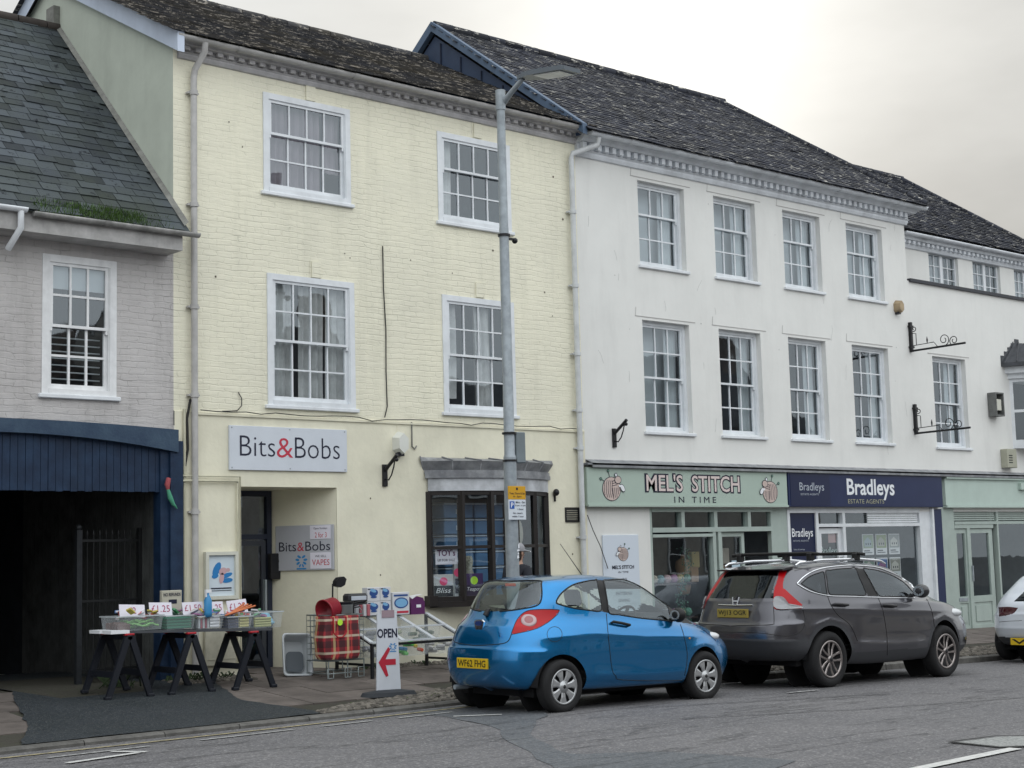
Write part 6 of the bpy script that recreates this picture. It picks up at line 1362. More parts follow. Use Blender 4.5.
        b.tube([(.18 * math.cos(q), .18 * math.sin(q), 0) for q in [2 * math.pi * k / 24 for k in range(25)]], .014, 7); b.box(-.17, .17, -.018, .018, -.012, .008); b.box(-.02, .02, -.02, .17, -.012, .008); b.lathe([(0, .02), (.05, .015), (.06, -.02)], 12); b.build('steering_wheel', m, s.t)
        b = s.mbl(); b.box(.35, xd + .5, -.70, .70, zfl, zfl + .06); b.build('floor_pan', m, s.t)
    def plate(s, corners, txt, col=(.62, .42, .02)):
        P_ = [s.hit(*c, .0)[0] for c in corners]
        P0 = sum(P_) / 4; nn_ = np.array([-1, 0, .08]); nn_ /= np.linalg.norm(nn_)
        hw = abs(P_[0][1] - P_[1][1]) / 2; hw = .26 if hw > .2 or hw < .15 else hw; yc = P0[1]; zc = P0[2]; xf = min(p[0] for p in P_) - .012
        Mp = Matrix.Translation((xf, 0, zc)) @ Matrix(((0, 1, 0, 0), (-1, 0, 0, 0), (0, 0, 1, 0), (0, 0, 0, 1)))
        b = s.mbl(); b.M = b.M @ Mp; b.rbox(-.26, .26, -.004, .02, -.056, .056, .003); o = b.build('number_plate', mat('plate_yellow%d' % int(col[0] * 100), col, .4), s.t)
        b = s.mbl(); b.M = b.M @ Mp; b.text(txt, -.235, .235, -.038, .038, -.006, 0, .012); b.build('lettering', M_black, o); return o

M_tyre = mat('tyre_rubber', (.016, .016, .017), .85, bump=.001, bscale=80)
M_seal = mat('rubber_seal', (.010, .010, .011), .5)
M_liner = mat('arch_plastic', (.008, .008, .009), .95)
M_chrome = mat('chrome', (.75, .77, .80), .14, 1.0)
M_carglass = mat_glass('car_glass', (.76, .83, .82), .06, 1.0, .0, 0)
M_tint = mat_glass('tinted_glass', (.05, .05, .06), .02, 1.0, .0, 0)
M_lamp = mat('red_lens', (.40, .001, .005), .35); M_lampw = mat('clear_lens', (.55, .48, .48), .15, coat=.4); M_head = mat('headlight_lens', (.60, .62, .64), .1, coat=.5); M_lampd = mat('smoked_lens', (.06, .008, .012), .12, coat=1.0)

def paint(name, col, metal, rough):
    m = mat(name, col, rough, metal, coat=1.0, twosided=True)
    return m

# ---------------------------------------------------------------- blue hatchback
KA = [
 (.30,3.40,.0,5,4,[(0,.25),(3.7,.23)]),
 (.30,3.40,.60,5,4,[(0,.24),(3.7,.22)]),
 (.12,3.60,.75,5,4,[(0,.30),(.6,.26),(3,.22),(3.7,.20)]),
 (.04,3.72,.812,4.5,3.8,[(0,.40),(.6,.36),(3,.34),(3.7,.34)]),
 (.00,3.78,.829,4.2,3.6,[(0,.56),(3.7,.50)]),
 (.03,3.76,.829,4.0,3.3,[(0,.72),(3.7,.64)]),
 (.10,3.62,.80,3.6,3.0,[(0,.92),(1,.90),(2.6,.82),(3.6,.76)]),
 (.20,3.16,.765,3.4,2.9,[(0,1.03),(1,1.0),(2.4,.95),(3.2,.94)]),
 (.36,2.68,.70,3.8,3.2,[(.2,1.24),(1,1.24),(2.8,1.15)]),
 (.52,2.22,.61,4.4,3.6,[(.3,1.40),(1.2,1.435),(2.2,1.375)]),
 (.66,2.02,.50,4,3.6,[(.4,1.44),(1.2,1.48),(2.0,1.445)]),
 (.90,1.80,.25,3,3,[(.4,1.465),(1.3,1.50),(1.9,1.48)]),
 (1.0,1.70,.0,2,2,[(.4,1.47),(1.3,1.503),(1.9,1.49)]),
]
k = Car('parked_car', 'small blue three-door hatchback parked at the kerb with silver wheel covers', KA, 11.13, 13.26, zr(11.13, 12.45), -.02, creases=[
    ([(.35, .80), (1.1, .83), (1.9, .77), (3.0, .74)], .016, .10, .03, 'side'), ([(1.0, .40), (2.0, .36), (2.75, .37)], .014, .03, .10, 'side'),
    ([(0, .70), (.5, .69), (.83, .66)], .022, .015, .14, .45), ([(0, .93), (.83, .93)], .010, .06, .04, .4), ([(2.6, .60), (2.95, .665), (3.3, .62)], .012, .06, .03, 'side')])
q = lambda pts: smooth_poly(pts, 5)
rg = [('tail_light', q([(511.5,633,1),(515.8,622),(520.5,615.3),(528.1,610.6),(541.3,609.3),(558.3,609.7),(560,611.4,1),(556.4,615.3),(547,622.9),(533.8,629.5),(512,634.4,1)])),
      ('rear_glass', q([(468,613,1),(473,606),(481,594),(492,584.5),(502,581.8),(520,580.8),(537.5,580.4),(541.7,585),(539.5,603.5,1),(520.5,608.7),(500,611),(470.5,613.5,1)])),
      ('side_glass', q([(556.4,601.2),(562,592.7),(573.4,584.7),(588.6,580.8),(597.0,580.2,1),(602.9,611.6,1),(577.2,608.7),(558.3,604)])),
      ('door_glass', q([(603.7,580.4,1),(617.3,579.4),(628.3,581),(644.7,588.4),(658,596.4),(667,603.4,1),(671.5,620.8,1),(640,618),(609.5,613.0,1)])),
      ('pillar', [(597.0,580.0),(603.9,580.2),(609.7,613.2),(603.0,612)]),
      ('quarter_panel', [(667,603.0),(671,605.2),(693,624.2),(671.6,621.2)]),
      ('windscreen', q([(630,576.5,1),(642,583),(655,591.5),(672,603),(696,622.0,1),(704,622,1),(690,606),(668,590),(650,578,1)])),
      ('door', q([(606,612.8,1),(608.5,640),(611.9,668.4),(615.5,675.7),(623,679.9),(679.3,680.3),(684.6,674),(687.0,655),(684,637),(680.2,624.0,1),(645,619.5)]))]
ARK = [(.62, .285), (2.95, .285)]
k.partition(rg, ARK, .345); k.screen(7, 1.0, 1.42)
M_kb = paint('blue_metallic_paint', (.001, .175, .43), .8, .26)
reg = k.reg; fc = k.fc
inmid = {'both': []}
k.piece('body', (reg == 0), M_kb, 'both')
k.piece('rear_window', reg == 2, M_carglass, 'both')
for md in ('near', 'far'):
    k.piece('tail_light', reg == 1, M_lamp, md); k.piece('side_window', reg == 3, M_carglass, md); k.piece('door_window', reg == 4, M_carglass, md)
    k.piece('door_pillar', reg == 5, M_seal, md); k.piece('mirror_triangle', reg == 6, M_seal, md)
    dr_ = k.piece('door', reg == 8, M_kb, md)
k.piece('windscreen', reg == 7, M_carglass, 'both')
for i, nm in ((1, 'side_seal'), (2, 'door_seal')): k.line('window_seal', [p for p in rg[i + 1][1][::2]], .009, M_seal, 'sides', closed=True)
k.line('tail_light_seal', rg[0][1][::2], .004, M_seal, 'sides', closed=True)
k.line('rear_seal', [(470, 613), (481, 595), (492, 584.5), (502, 581.8), (537.5, 580.6), (541.5, 585), (539.5, 603.5), (520.5, 609), (500, 611.5)], .009, M_seal, 'both')
k.line('panel_gap', [(606.3, 613.5), (608.7, 640), (612, 668.4), (615.7, 675.7), (623, 679.9), (679.3, 680.3), (684.8, 674), (687.2, 655), (684.2, 637), (680.4, 624.5)], .0045, M_seal, 'sides')
k.line('tailgate_gap', [(511.5, 634), (508.3, 640.8), (501.7, 643.7), (485, 645.2), (468, 645.8)], .005, M_seal, 'both')
k.line('fuel_flap', [(554.6 + 7.5 * math.cos(a), 634.2 + 7.5 * math.sin(a)) for a in [2 * math.pi * i / 12 for i in range(12)]], .003, M_seal, 'near', closed=True)
k.line('bonnet_gap', [(697, 627), (706, 632), (716, 641)], .004, M_seal, 'sides')
k.liner(ARK, .345, .76, M_liner)
M_cov = mat('silver_wheel_cover', (.42, .43, .44), .32, .6); M_rimd = mat('dark_rim', (.02, .02, .022), .6)  # near-black colour of the rim behind the spokes and of the centre cap
st = dict(rim=.195, n=7, hub=.34, twin=[(0, 0)], w=(.26, .62), dish=-.006, waist=.78, name='wheel_cover', metal=M_cov, dark=M_rimd, cap=M_rimd)
for xa in (.62, 2.95):
    for sg in (-1, 1): k.wheel(xa, .293, .185, sg, .812, st, None, R(-3) if xa > 1 else 0)
k.plate([(466.2, 659.2), (498.5, 657.8), (497, 668.6), (465.8, 669.7)], 'WF62 FHG')
# clear reversing lens within the tail lamp, badge, handle, mirror, wiper, aerial
for sd_ in (1, -1):
    P0, n0 = k.hit(528.8, 620.2, .0); P0 = P0 * [1, sd_, 1]; n0 = n0 * [1, sd_, 1]; zax = Vector(n0); xax = Vector((0, 0, 1)).cross(zax).normalized(); yax = zax.cross(xax)
    Ml = Matrix(((xax.x, yax.x, zax.x, P0[0]), (xax.y, yax.y, zax.y, P0[1]), (xax.z, yax.z, zax.z, P0[2]), (0, 0, 0, 1)))
    b = k.mbl(); b.M = b.M @ Ml; b.lathe([(.088, -.01), (.087, .004), (.075, .010), (.05, .013)], 24, 0); b.build('lamp_ring', mat('ring_lens', (.42, .30, .31), .12, coat=.6), k.t)
    b = k.mbl(); b.M = b.M @ Ml; b.lathe([(.05, .013), (.025, .016), (0, .017)], 20, 0); b.build('lamp_centre', mat('pinkish_lens', (.30, .10, .11), .15, coat=.6), k.t)
P0, n0 = k.hit(482.8, 626.5)
b = k.mbl(); b.M = b.M @ Matrix.Translation((P0[0] - .004, 0, P0[2])) @ Matrix(((0, 1, 0, 0), (-1, 0, 0, 0), (0, 0, 1, 0), (0, 0, 0, 1)))
b.prism([(-.085, .05), (-.05, .075), (.05, .075), (.085, .05), (.05, -.06), (.02, -.085), (-.02, -.085), (-.05, -.06)], -.012, .012, 0, 'y'); b.build('badge', M_chrome, k.t)
b = k.mbl(); b.M = b.M @ Matrix.Translation((P0[0] - .018, 0, P0[2])) @ Matrix(((0, 1, 0, 0), (-1, 0, 0, 0), (0, 0, 1, 0), (0, 0, 0, 1))); b.disc((0, .035), .06, .026, -.004, 18); b.build('badge_oval', mat('badge_navy', (.02, .04, .15), .3), k.t)
P0, n0 = k.hit(500.7, 634)
b = k.mbl(); b.M = b.M @ Matrix.Translation((P0[0] - .012, P0[1], P0[2])) @ Matrix.Rotation(R(-25), 4, 'Z') @ Matrix(((0, 1, 0, 0), (-1, 0, 0, 0), (0, 0, 1, 0), (0, 0, 0, 1))); b.text('Ka', -.05, .05, -.03, .03, -.008, 0, .02); b.build('script_badge', M_chrome, k.t)
for sd_ in (1, -1):
    a, n1 = k.hit(611.5, 622.8, .02); c, n2 = k.hit(628, 626.0, .02); b = k.mbl(sd_); b.tube([tuple(a - n1 * .03), tuple(a + n1 * .012), tuple((a + c) / 2 + n1 * .018), tuple(c + n1 * .012), tuple(c - n1 * .03)], [.012, .016, .017, .016, .012], 8); b.build('door_handle', M_seal, k.t)
    b = k.mbl(sd_); P0, n0 = k.hit(671.5, 619.0, 0); x, y, z = P0
    b.sphere((x - .02, y - .13, z + .05), (.075, .10, .085), 16, 10); b.box(x - .04, x + .02, y - .1, y + .03, z - .02, z + .01); mo = b.build('door_mirror', M_seal, k.t)
    b = k.mbl(sd_); b.M = b.M @ Matrix.Translation((x - .085, y - .13, z + .05)) @ Matrix.Rotation(R(90), 4, 'Z'); b.disc((0, 0), .075, .06, 0, 18); b.build('mirror_glass', M_chrome, mo)
P0, n0 = k.hit(478, 611.5, .02); P1, n1 = k.hit(491, 609.8, .02); b = k.mbl(); b.tube([tuple(P0), tuple((P0 + P1) / 2 + n0 * .01), tuple(P1)], [.035, .03, .012], 8); b.build('rear_wiper', M_seal, k.t)
P0, n0 = k.hit(593, 576.2, 0); b = k.mbl(); b.tube([(1.70, 0, 1.49), (1.35, 0, 1.86)], [.006, .003], 5); b.build('aerial', M_seal, k.t)
P0, n0 = k.hit(510, 583.8, -.012); b = k.mbl(); b.M = b.M @ Matrix.Translation(tuple(P0)) @ Matrix(((0, .35, 0, 0), (-1, 0, 0, 0), (0, 0, 1, 0), (0, 0, 0, 1))); b.box(-.09, .09, -.004, 0, -.016, .014); b.build('window_sticker', mat('orange_sticker', (.75, .10, .05), .5), k.t)
b = k.mbl(); P0, n0 = k.hit(686, 645, .0); 
Pm, nm_ = k.hit(689.5, 638.3, .004); b.sphere(tuple(Pm), (.018, .006, .010), 10, 6); b.build('side_repeater', mat('amber_lens', (.7, .3, .08), .2), k.t)
k.interior(.27, 2.22, (1.40,), .62, (.035, .036, .04), -.36, 1.2)
b = k.mbl(); b.rbox(.62, .95, -.6, .6, .45, .66, .04); b.rbox(.50, .64, -.58, .58, .5, 1.08, .05); b.build('rear_bench', mat('seat_fabric', (.035, .036, .04), .9), k.t)
for sg in (1,):
    b = k.mbl(); b.tube([(.35, .45, .25), (.10, .45, .25)], .028, 10); b.build('exhaust', M_galv, k.t)
b = k.mbl(); b.box(.35, 3.3, -.60, .60, .17, .26); b.build('underbody', M_liner, k.t)
hl = [(.0,)]
b = k.mbl(); 
for sd_ in (1, -1):
    b = k.mbl(sd_); b.sphere((3.26, -.615, .735), (.13, .10, .055), 16, 10); b.build('headlight', M_head, k.t)

# ---------------------------------------------------------------- grey brown crossover
CR = [
 (.35,4.3,.0,5,4,[(0,.35),(4.7,.33)]),
 (.35,4.3,.62,5,4,[(0,.34),(4.7,.32)]),
 (.12,4.55,.80,5,4,[(0,.42),(1,.30),(3.7,.28),(4.7,.30)]),
 (.04,4.67,.90,5,3.8,[(0,.52),(.6,.46),(3.9,.44),(4.7,.42)]),
 (.00,4.72,.91,5,3.6,[(0,.66),(4.7,.60)]),
 (.04,4.70,.905,5,3.3,[(0,.84),(4.7,.78)]),
 (.10,4.60,.885,4.8,3.0,[(0,1.03),(1.5,1.02),(3.3,.99),(4.6,.90)]),
 (.17,4.02,.862,4.8,2.9,[(0,1.15),(1,1.12),(3.3,1.09),(4.2,1.06)]),
 (.32,3.42,.79,5,3.2,[(.2,1.33),(1,1.36),(3.4,1.30)]),
 (.47,2.86,.69,5.4,3.8,[(.3,1.48),(1.2,1.54),(2.0,1.56),(2.9,1.52)]),
 (.54,2.65,.60,5,4,[(.4,1.52),(1.4,1.585),(2.6,1.57)]),
 (.74,2.4,.30,3,3,[(.4,1.55),(1.6,1.62),(2.5,1.61)]),
 (.9,2.2,.0,2,2,[(.4,1.56),(1.6,1.625),(2.5,1.62)]),
]
k = Car('parked_car', 'grey brown five-door crossover with roof bars parked ahead of the blue hatchback', CR, 15.58, 13.33, zr(15.58, 12.4) + .005, -.02, creases=[
    ([(.3, 1.0), (1.2, .98), (2.4, .93), (3.9, .90)], .018, .10, .03, 'side'), ([(1.4, .55), (2.4, .50), (3.1, .52)], .018, .04, .10, 'side'),
    ([(0, .80), (.5, .80), (.91, .84)], .028, .015, .20, .5), ([(0, .62), (.91, .60)], .016, .03, .05, .4), ([(0, 1.10), (.7, 1.10)], .014, .05, .03, .35),
    ([(.5, .76), (.94, .86), (1.4, .76)], .012, .04, .04, 'side'), ([(3.15, .76), (3.6, .86), (4.05, .76)], .014, .04, .04, 'side')])
rg = [('tail_light', q([(779.7,569.2,1),(787,568.8,1),(786.5,572),(782.8,585),(787,591),(802.4,604.8,1),(800.5,608.4,1),(788,609.2),(775.9,609.5,1),(773.7,606.7),(774,590),(776.9,582.1)])),
      ('rear_glass', q([(703.5,598,1),(706,591),(712,581),(718.3,574.6),(727.8,571.6),(750,571.2),(776.5,571,1),(777.2,575),(773.1,587.8),(773,598.2,1),(737,598.7)])),
      ('quarter_glass', q([(801.2,583.8,1),(808,577.6),(816,573.8),(824.1,571.5,1),(826.9,594.2,1),(818,592.4),(809,588.4)])),
      ('rear_door_glass', q([(825.8,570.9,1),(840,568.8),(855.4,568.3,1),(867.3,595.3,1),(845,594.9),(828.8,594.4,1)])),
      ('front_door_glass', q([(863.6,568.6,1),(877.4,570.4),(892,575.4),(904.7,583.2),(913.7,593.2,1),(910.2,596.3,1),(895,596.4),(878.3,596.0,1)])),
      ('pillar', [(855.6,568.0),(863.4,568.3),(878.1,596.2),(867.6,595.6)]),
      ('windscreen', q([(884,565.5,1),(900,573),(914,585),(925,594.5,1),(938,595,1),(925,583),(908,572),(893,565,1)])),
      ('rear_door', q([(827.5,594.6,1),(850,595.4),(877.5,596.5,1),(883.0,612),(886.8,637),(887,655.2,1),(862,657),(857.5,642),(850,625),(837,615),(831,605)])),
      ('front_door', q([(878.5,596.5,1),(895,597),(913,597.2),(926.5,598.5,1),(932,612),(934.5,630),(933.5,651.5,1),(900,654.6),(887.4,655.2,1),(887.2,637),(883.5,612)]))]
ARC = [(2.25 - 1.32 + .0, .36), (0, 0)]
# rear axle from the photograph: contact x = 16.52, front 19.17 at y 12.45
ARC = [(.94, .355), (3.60, .355)]
k.partition(rg, ARC, .43); k.screen(7, 1.12, 1.54)
M_cb = paint('grey_brown_paint', (.092, .092, .106), .8, .28)
M_clad = mat('grey_cladding', (.05, .052, .058), .6, twosided=True)
reg = k.reg; fc = k.fc
low = (fc[..., 2] < np.where(fc[..., 0] < .5, .63, .42)) | (np.minimum(np.hypot(fc[..., 0] - .94, fc[..., 2] - .355), np.hypot(fc[..., 0] - 3.60, fc[..., 2] - .355)) < .485) & (np.abs(fc[..., 1]) > .6)
k.piece('body', (reg == 0) & ~low, M_cb, 'both'); k.piece('cladding', ((reg == 0) | (reg >= 8)) & low, M_clad, 'both', label='dark plastic cladding round the sills and arches')
k.piece('rear_window', reg == 2, M_tint, 'both'); k.piece('windscreen', reg == 7, M_carglass, 'both')
for md in ('near', 'far'):
    k.piece('tail_light', reg == 1, M_lamp, md); k.piece('quarter_window', reg == 3, M_tint, md); k.piece('rear_door_window', reg == 4, M_tint, md); k.piece('front_door_window', reg == 5, M_carglass, md); k.piece('door_pillar', reg == 6, M_seal, md)
    k.piece('rear_door', (reg == 8) & ~low, M_cb, md); k.piece('front_door', (reg == 9) & ~low, M_cb, md)
for i in (2, 3, 4): k.line('window_seal', rg[i][1][::2], .008, M_seal, 'sides', closed=True)
k.line('chrome_trim', [(797.0, 583.8), (803, 577.6), (812, 571.8), (825, 568.0), (845, 565.8), (860, 565.9), (877, 567.7), (893, 573.6), (906, 580.8), (917.5, 591.8)], .011, M_chrome, 'sides', off=.004)
k.line('chrome_trim', [(797.0, 584.0), (804, 588.4), (813, 592.4), (830, 596.0), (850, 596.6), (878, 597.6), (900, 598.0), (914, 597.8)], .009, M_chrome, 'sides', off=.004)
k.line('panel_gap', [(878.0, 597.5), (883.2, 612), (887.0, 637), (887.2, 655)], .005, M_seal, 'sides')
k.line('panel_gap', [(827.5, 596), (831, 605), (838, 615), (850, 625), (857.5, 641)], .005, M_seal, 'sides')
k.line('panel_gap', [(926.5, 599), (932, 612), (934.5, 630), (933.8, 651)], .005, M_seal, 'sides')
k.line('tailgate_gap', [(773.5, 607), (774, 622), (771, 624.6), (745, 625.4), (720, 624.6), (714, 610)], .005, M_seal, 'both')
k.line('bumper_gap', [(728, 632), (760, 633), (785, 636), (800, 632), (805, 622), (803, 610)], .004, M_seal, 'both')
k.line('chrome_bar', [(711.7, 606.2), (732, 605.6), (752.9, 605.2)], .010, M_chrome, 'both', off=.006)
# white lower part of the tail lamps
for sd_ in (1, -1):
    pts = k.trace([(774.8, 598.4), (783, 598.2), (789.5, 605.2), (800.3, 606.6), (800.0, 608.6), (776.2, 609.2)], .03, 4, True, True); b = k.mbl(sd_); cpt = sum(pts) / len(pts); n = len(pts)
    b.add([tuple(p) for p in pts] + [tuple(cpt)], [(i, (i + 1) % n, n) for i in range(n)] + [(n, (i + 1) % n, i) for i in range(n)], 0); b.build('reversing_lens', M_head, k.t)
k.liner(ARC, .43, .83, M_liner)
M_all = mat('bronze_alloy', (.30, .27, .26), .3, .8)
st = dict(rim=.245, n=5, hub=.20, twin=[(-.10, -.22), (.10, .22)], w=(.13, .17), dish=.012, waist=.8, name='alloy_spokes', metal=M_all, dark=M_rimd, cap=M_rimd)
for xa in (.94, 3.60):
    for sg in (-1, 1): k.wheel(xa, .362, .225, sg, .888, st, None)
k.plate([(721.2, 608.9), (749.1, 608.6), (748.6, 616.5), (720.6, 618)], 'WJ13 OGR', (.30, .23, .05))
P0, n0 = k.hit(731, 601.8); Mp = Matrix.Translation((P0[0] - .012, 0, P0[2] + .01)) @ Matrix.Rotation(R(12), 4, 'Y') @ Matrix(((0, 1, 0, 0), (-1, 0, 0, 0), (0, 0, 1, 0), (0, 0, 0, 1)))
b = k.mbl(); b.M = b.M @ Mp
for pl in ([(-.062, .055), (-.044, .055), (-.026, -.05), (-.040, -.055)], [(.062, .055), (.044, .055), (.026, -.05), (.040, -.055)], [(-.036, .010), (.036, .010), (.034, -.008), (-.034, -.008)]): b.prism(pl, -.008, .004, 0, 'y')
b.build('badge', M_chrome, k.t)
for sd_ in (1, -1):
    for (x0, y0, x1, y1) in ((833.5, 604.6, 846.5, 605.4), (883.4, 605.4, 894.6, 606.4)):
        a, n1 = k.hit(x0, y0, .02); c, n2 = k.hit(x1, y1, .02); b = k.mbl(sd_); b.tube([tuple(a - n1 * .03), tuple(a + n1 * .01), tuple((a + c) / 2 + n1 * .018), tuple(c + n1 * .01), tuple(c - n1 * .03)], [.012, .017, .018, .017, .012], 8); b.build('door_handle', mat('handle_dark', (.03, .03, .033), .3), k.t)  # handles in one near-black colour
    P0, n0 = k.hit(911.5, 595.0, 0); x, y, z = P0; b = k.mbl(sd_); b.sphere((x + .02, y - .15, z + .055), (.085, .12, .095), 18, 10); b.box(x - .03, x + .04, y - .1, y + .03, z - .02, z + .02); mo = b.build('door_mirror', mat('mirror_shell', (.03, .03, .034), .25, coat=.6), k.t)
    b = k.mbl(sd_); b.M = b.M @ Matrix.Translation((x - .055, y - .15, z + .055)) @ Matrix.Rotation(R(90), 4, 'Z'); b.disc((0, 0), .09, .07, 0, 18); b.build('mirror_glass', M_chrome, mo)
    b = k.mbl(sd_); b.tube([(.62, -.60, 1.565), (.70, -.60, 1.60), (1.2, -.60, 1.635), (2.0, -.60, 1.65), (2.5, -.60, 1.625), (2.62, -.60, 1.585)], [.012, .02, .02, .02, .02, .012], 8); b.build('roof_rail', M_chrome, k.t)
    b = k.mbl(sd_); b.sphere((4.05, -.70, .875), (.20, .12, .07), 16, 10); b.build('headlight', M_head, k.t)
for xb in (.95, 1.95):
    b = k.mbl(); b.tube([(xb, -.74, 1.71), (xb, -.60, 1.725), (xb, .60, 1.725), (xb, .74, 1.71)], .022, 8)
    for sg in (-1, 1): b.rbox(xb - .05, xb + .05, sg * .60 - .04, sg * .60 + .04, 1.63, 1.73, .012)
    b.build('roof_bar', M_seal, k.t)
b = k.mbl(); b.prism([(.40, 1.52), (.62, 1.555), (.62, 1.525), (.42, 1.50)], -.56, .56, 0, 'y'); b.build('rear_spoiler', M_cb, k.t)
P0, n0 = k.hit(717, 597.2, .015); P1, n1 = k.hit(738, 596.2, .015); b = k.mbl(); b.tube([tuple(P0), tuple(P1)], .014, 6); b.build('rear_wiper', M_seal, k.t)
k.interior(.38, 3.05, (2.1, 1.1), .80, (.03, .03, .034), -.36, 1.3)
b = k.mbl(); b.box(.5, 4.1, -.66, .66, .27, .37); b.build('underbody', M_liner, k.t)
b = k.mbl(); b.tube([(.3, .5, .33), (.06, .5, .32)], .035, 10); b.build('exhaust', M_galv, k.t)

# ---------------------------------------------------------------- white car at the right edge
WC = [
 (.35,4.1,.0,4,4,[(0,.25),(4.4,.23)]),
 (.35,4.1,.60,4,4,[(0,.26),(4.4,.22)]),
 (.14,4.25,.78,4,4,[(0,.32),(1,.24),(4.4,.22)]),
 (.04,4.37,.87,3.8,3.8,[(0,.44),(.7,.38),(4.4,.36)]),
 (.00,4.42,.90,3.6,3.6,[(0,.60),(4.4,.52)]),
 (.01,4.40,.90,3.5,3.3,[(0,.74),(4.4,.64)]),
 (.05,4.28,.875,3.3,3.0,[(0,.93),(1.5,.92),(4.3,.76)]),
 (.13,3.75,.84,3.2,2.9,[(0,1.02),(1,1.0),(3.0,.97),(3.9,.95)]),
 (.50,3.10,.75,3.6,3.2,[(.2,1.18),(1,1.22),(3.2,1.18)]),
 (.85,2.55,.64,4.2,3.6,[(.3,1.32),(1.2,1.39),(2.6,1.36)]),
 (1.05,2.35,.52,4,3.6,[(.4,1.36),(1.4,1.44),(2.4,1.41)]),
 (1.3,2.1,.25,3,3,[(.4,1.38),(1.5,1.465),(2.2,1.45)]),
 (1.4,2.0,.0,2,2,[(.4,1.39),(1.5,1.47),(2.2,1.46)]),
]
k = Car('parked_car', 'white hatchback only its smoked rear corner showing at the right edge', WC, 22.80, 13.33, zr(22.80, 12.4), -.02, +1, creases=[([(0, .78), (.9, .74)], .02, .02, .12, .5), ([(0, .55), (.9, .55)], .014, .03, .05, .5)])
rg = [('tail_light', q([(998.6,607.2,1),(1008,606.8),(1018.2,607.8,1),(1013.8,613.2),(1008,615),(999,616.6,1)])),
      ('rear_glass', q([(1013.8,601.5,1),(1018,597.5),(1026,590),(1036,583.5,1),(1050,582,1),(1050,601,1)])),
      ]
ARW = [(.82, .31), (3.45, .31)]
k.partition(rg, ARW, .37); k.screen(9, 1.0, 1.36)
M_wc = paint('white_car_paint', (.62, .66, .72), .0, .3); reg = k.reg; fc = k.fc
low = (fc[..., 2] < .40) & (fc[..., 0] < .6)
k.piece('body', (reg == 0) & ~low, M_wc, 'both'); k.piece('lower_bumper', (reg == 0) & low, M_clad, 'both')
k.piece('rear_window', reg == 2, M_tint, 'both')
for md in ('near', 'far'): k.piece('tail_light', reg == 1, M_lampd, md)
k.piece('windscreen', reg == 9, M_carglass, 'both')
# side windows of this car, never in the picture, kept simple but in place
for sd_ in (1, -1):
    b = k.mbl(sd_)
    for xs0, xs1 in ((1.0, 1.9), (1.98, 2.75)):
        b.add([(xs0, -.835, 1.02), (xs1, -.835, 1.0), (xs1 - .1, -.70, 1.30), (xs0 + .25, -.70, 1.32)], [(0, 1, 2, 3)])
    b.build('side_window', M_tint, k.t)
k.line('bumper_crease', [(999, 622), (1008, 621.2), (1022, 620.6)], .004, M_seal, 'both', off=-.001)
k.liner(ARW, .37, .80, M_liner)
st = dict(rim=.215, n=5, hub=.22, twin=[(-.10, -.2), (.10, .2)], w=(.13, .17), dish=.01, waist=.8, name='alloy_spokes', metal=M_cov, dark=M_rimd, cap=M_rimd)
for xa in (.82, 3.45):
    for sg in (-1, 1): k.wheel(xa, .315, .20, sg, .875, st, None)
k.plate([(1020.5, 632), (1050, 631), (1050, 640), (1020.5, 640)], 'W')
b = k.mbl(); b.box(.5, 3.9, -.66, .66, .18, .27); b.build('underbody', M_liner, k.t)
k.interior(.3, 2.75, (1.9, 1.1), .62, (.03, .03, .034), -.36, 1.2)
# ================================================================== stall on sawhorses
M_clear = mat_glass('clear_plastic', (.80, .84, .86), .03, .5, .25, 0)
M_tray = bpy.data.materials.new('frosted_tray'); M_tray.use_nodes = True; tt_ = M_tray.node_tree; tt_.nodes.clear()
_a = N(tt_, 'ShaderNodeBsdfTransparent'); _b = N(tt_, 'ShaderNodeBsdfDiffuse'); _b.inputs[0].default_value = (.70, .75, .78, 1); _m = N(tt_, 'ShaderNodeMixShader'); _m.inputs[0].default_value = .17; L(tt_, _a.outputs[0], _m.inputs[1]); L(tt_, _b.outputs[0], _m.inputs[2]); _o = N(tt_, 'ShaderNodeOutputMaterial'); L(tt_, _m.outputs[0], _o.inputs[0])
M_milky = mat('milky_plastic', (.48, .52, .54), .35)
M_saw = mat('black_plastic', (.007, .009, .015), .6)
def zt(x): return 1.0 - (x - 8.4) * .033      # top of the trestle boards
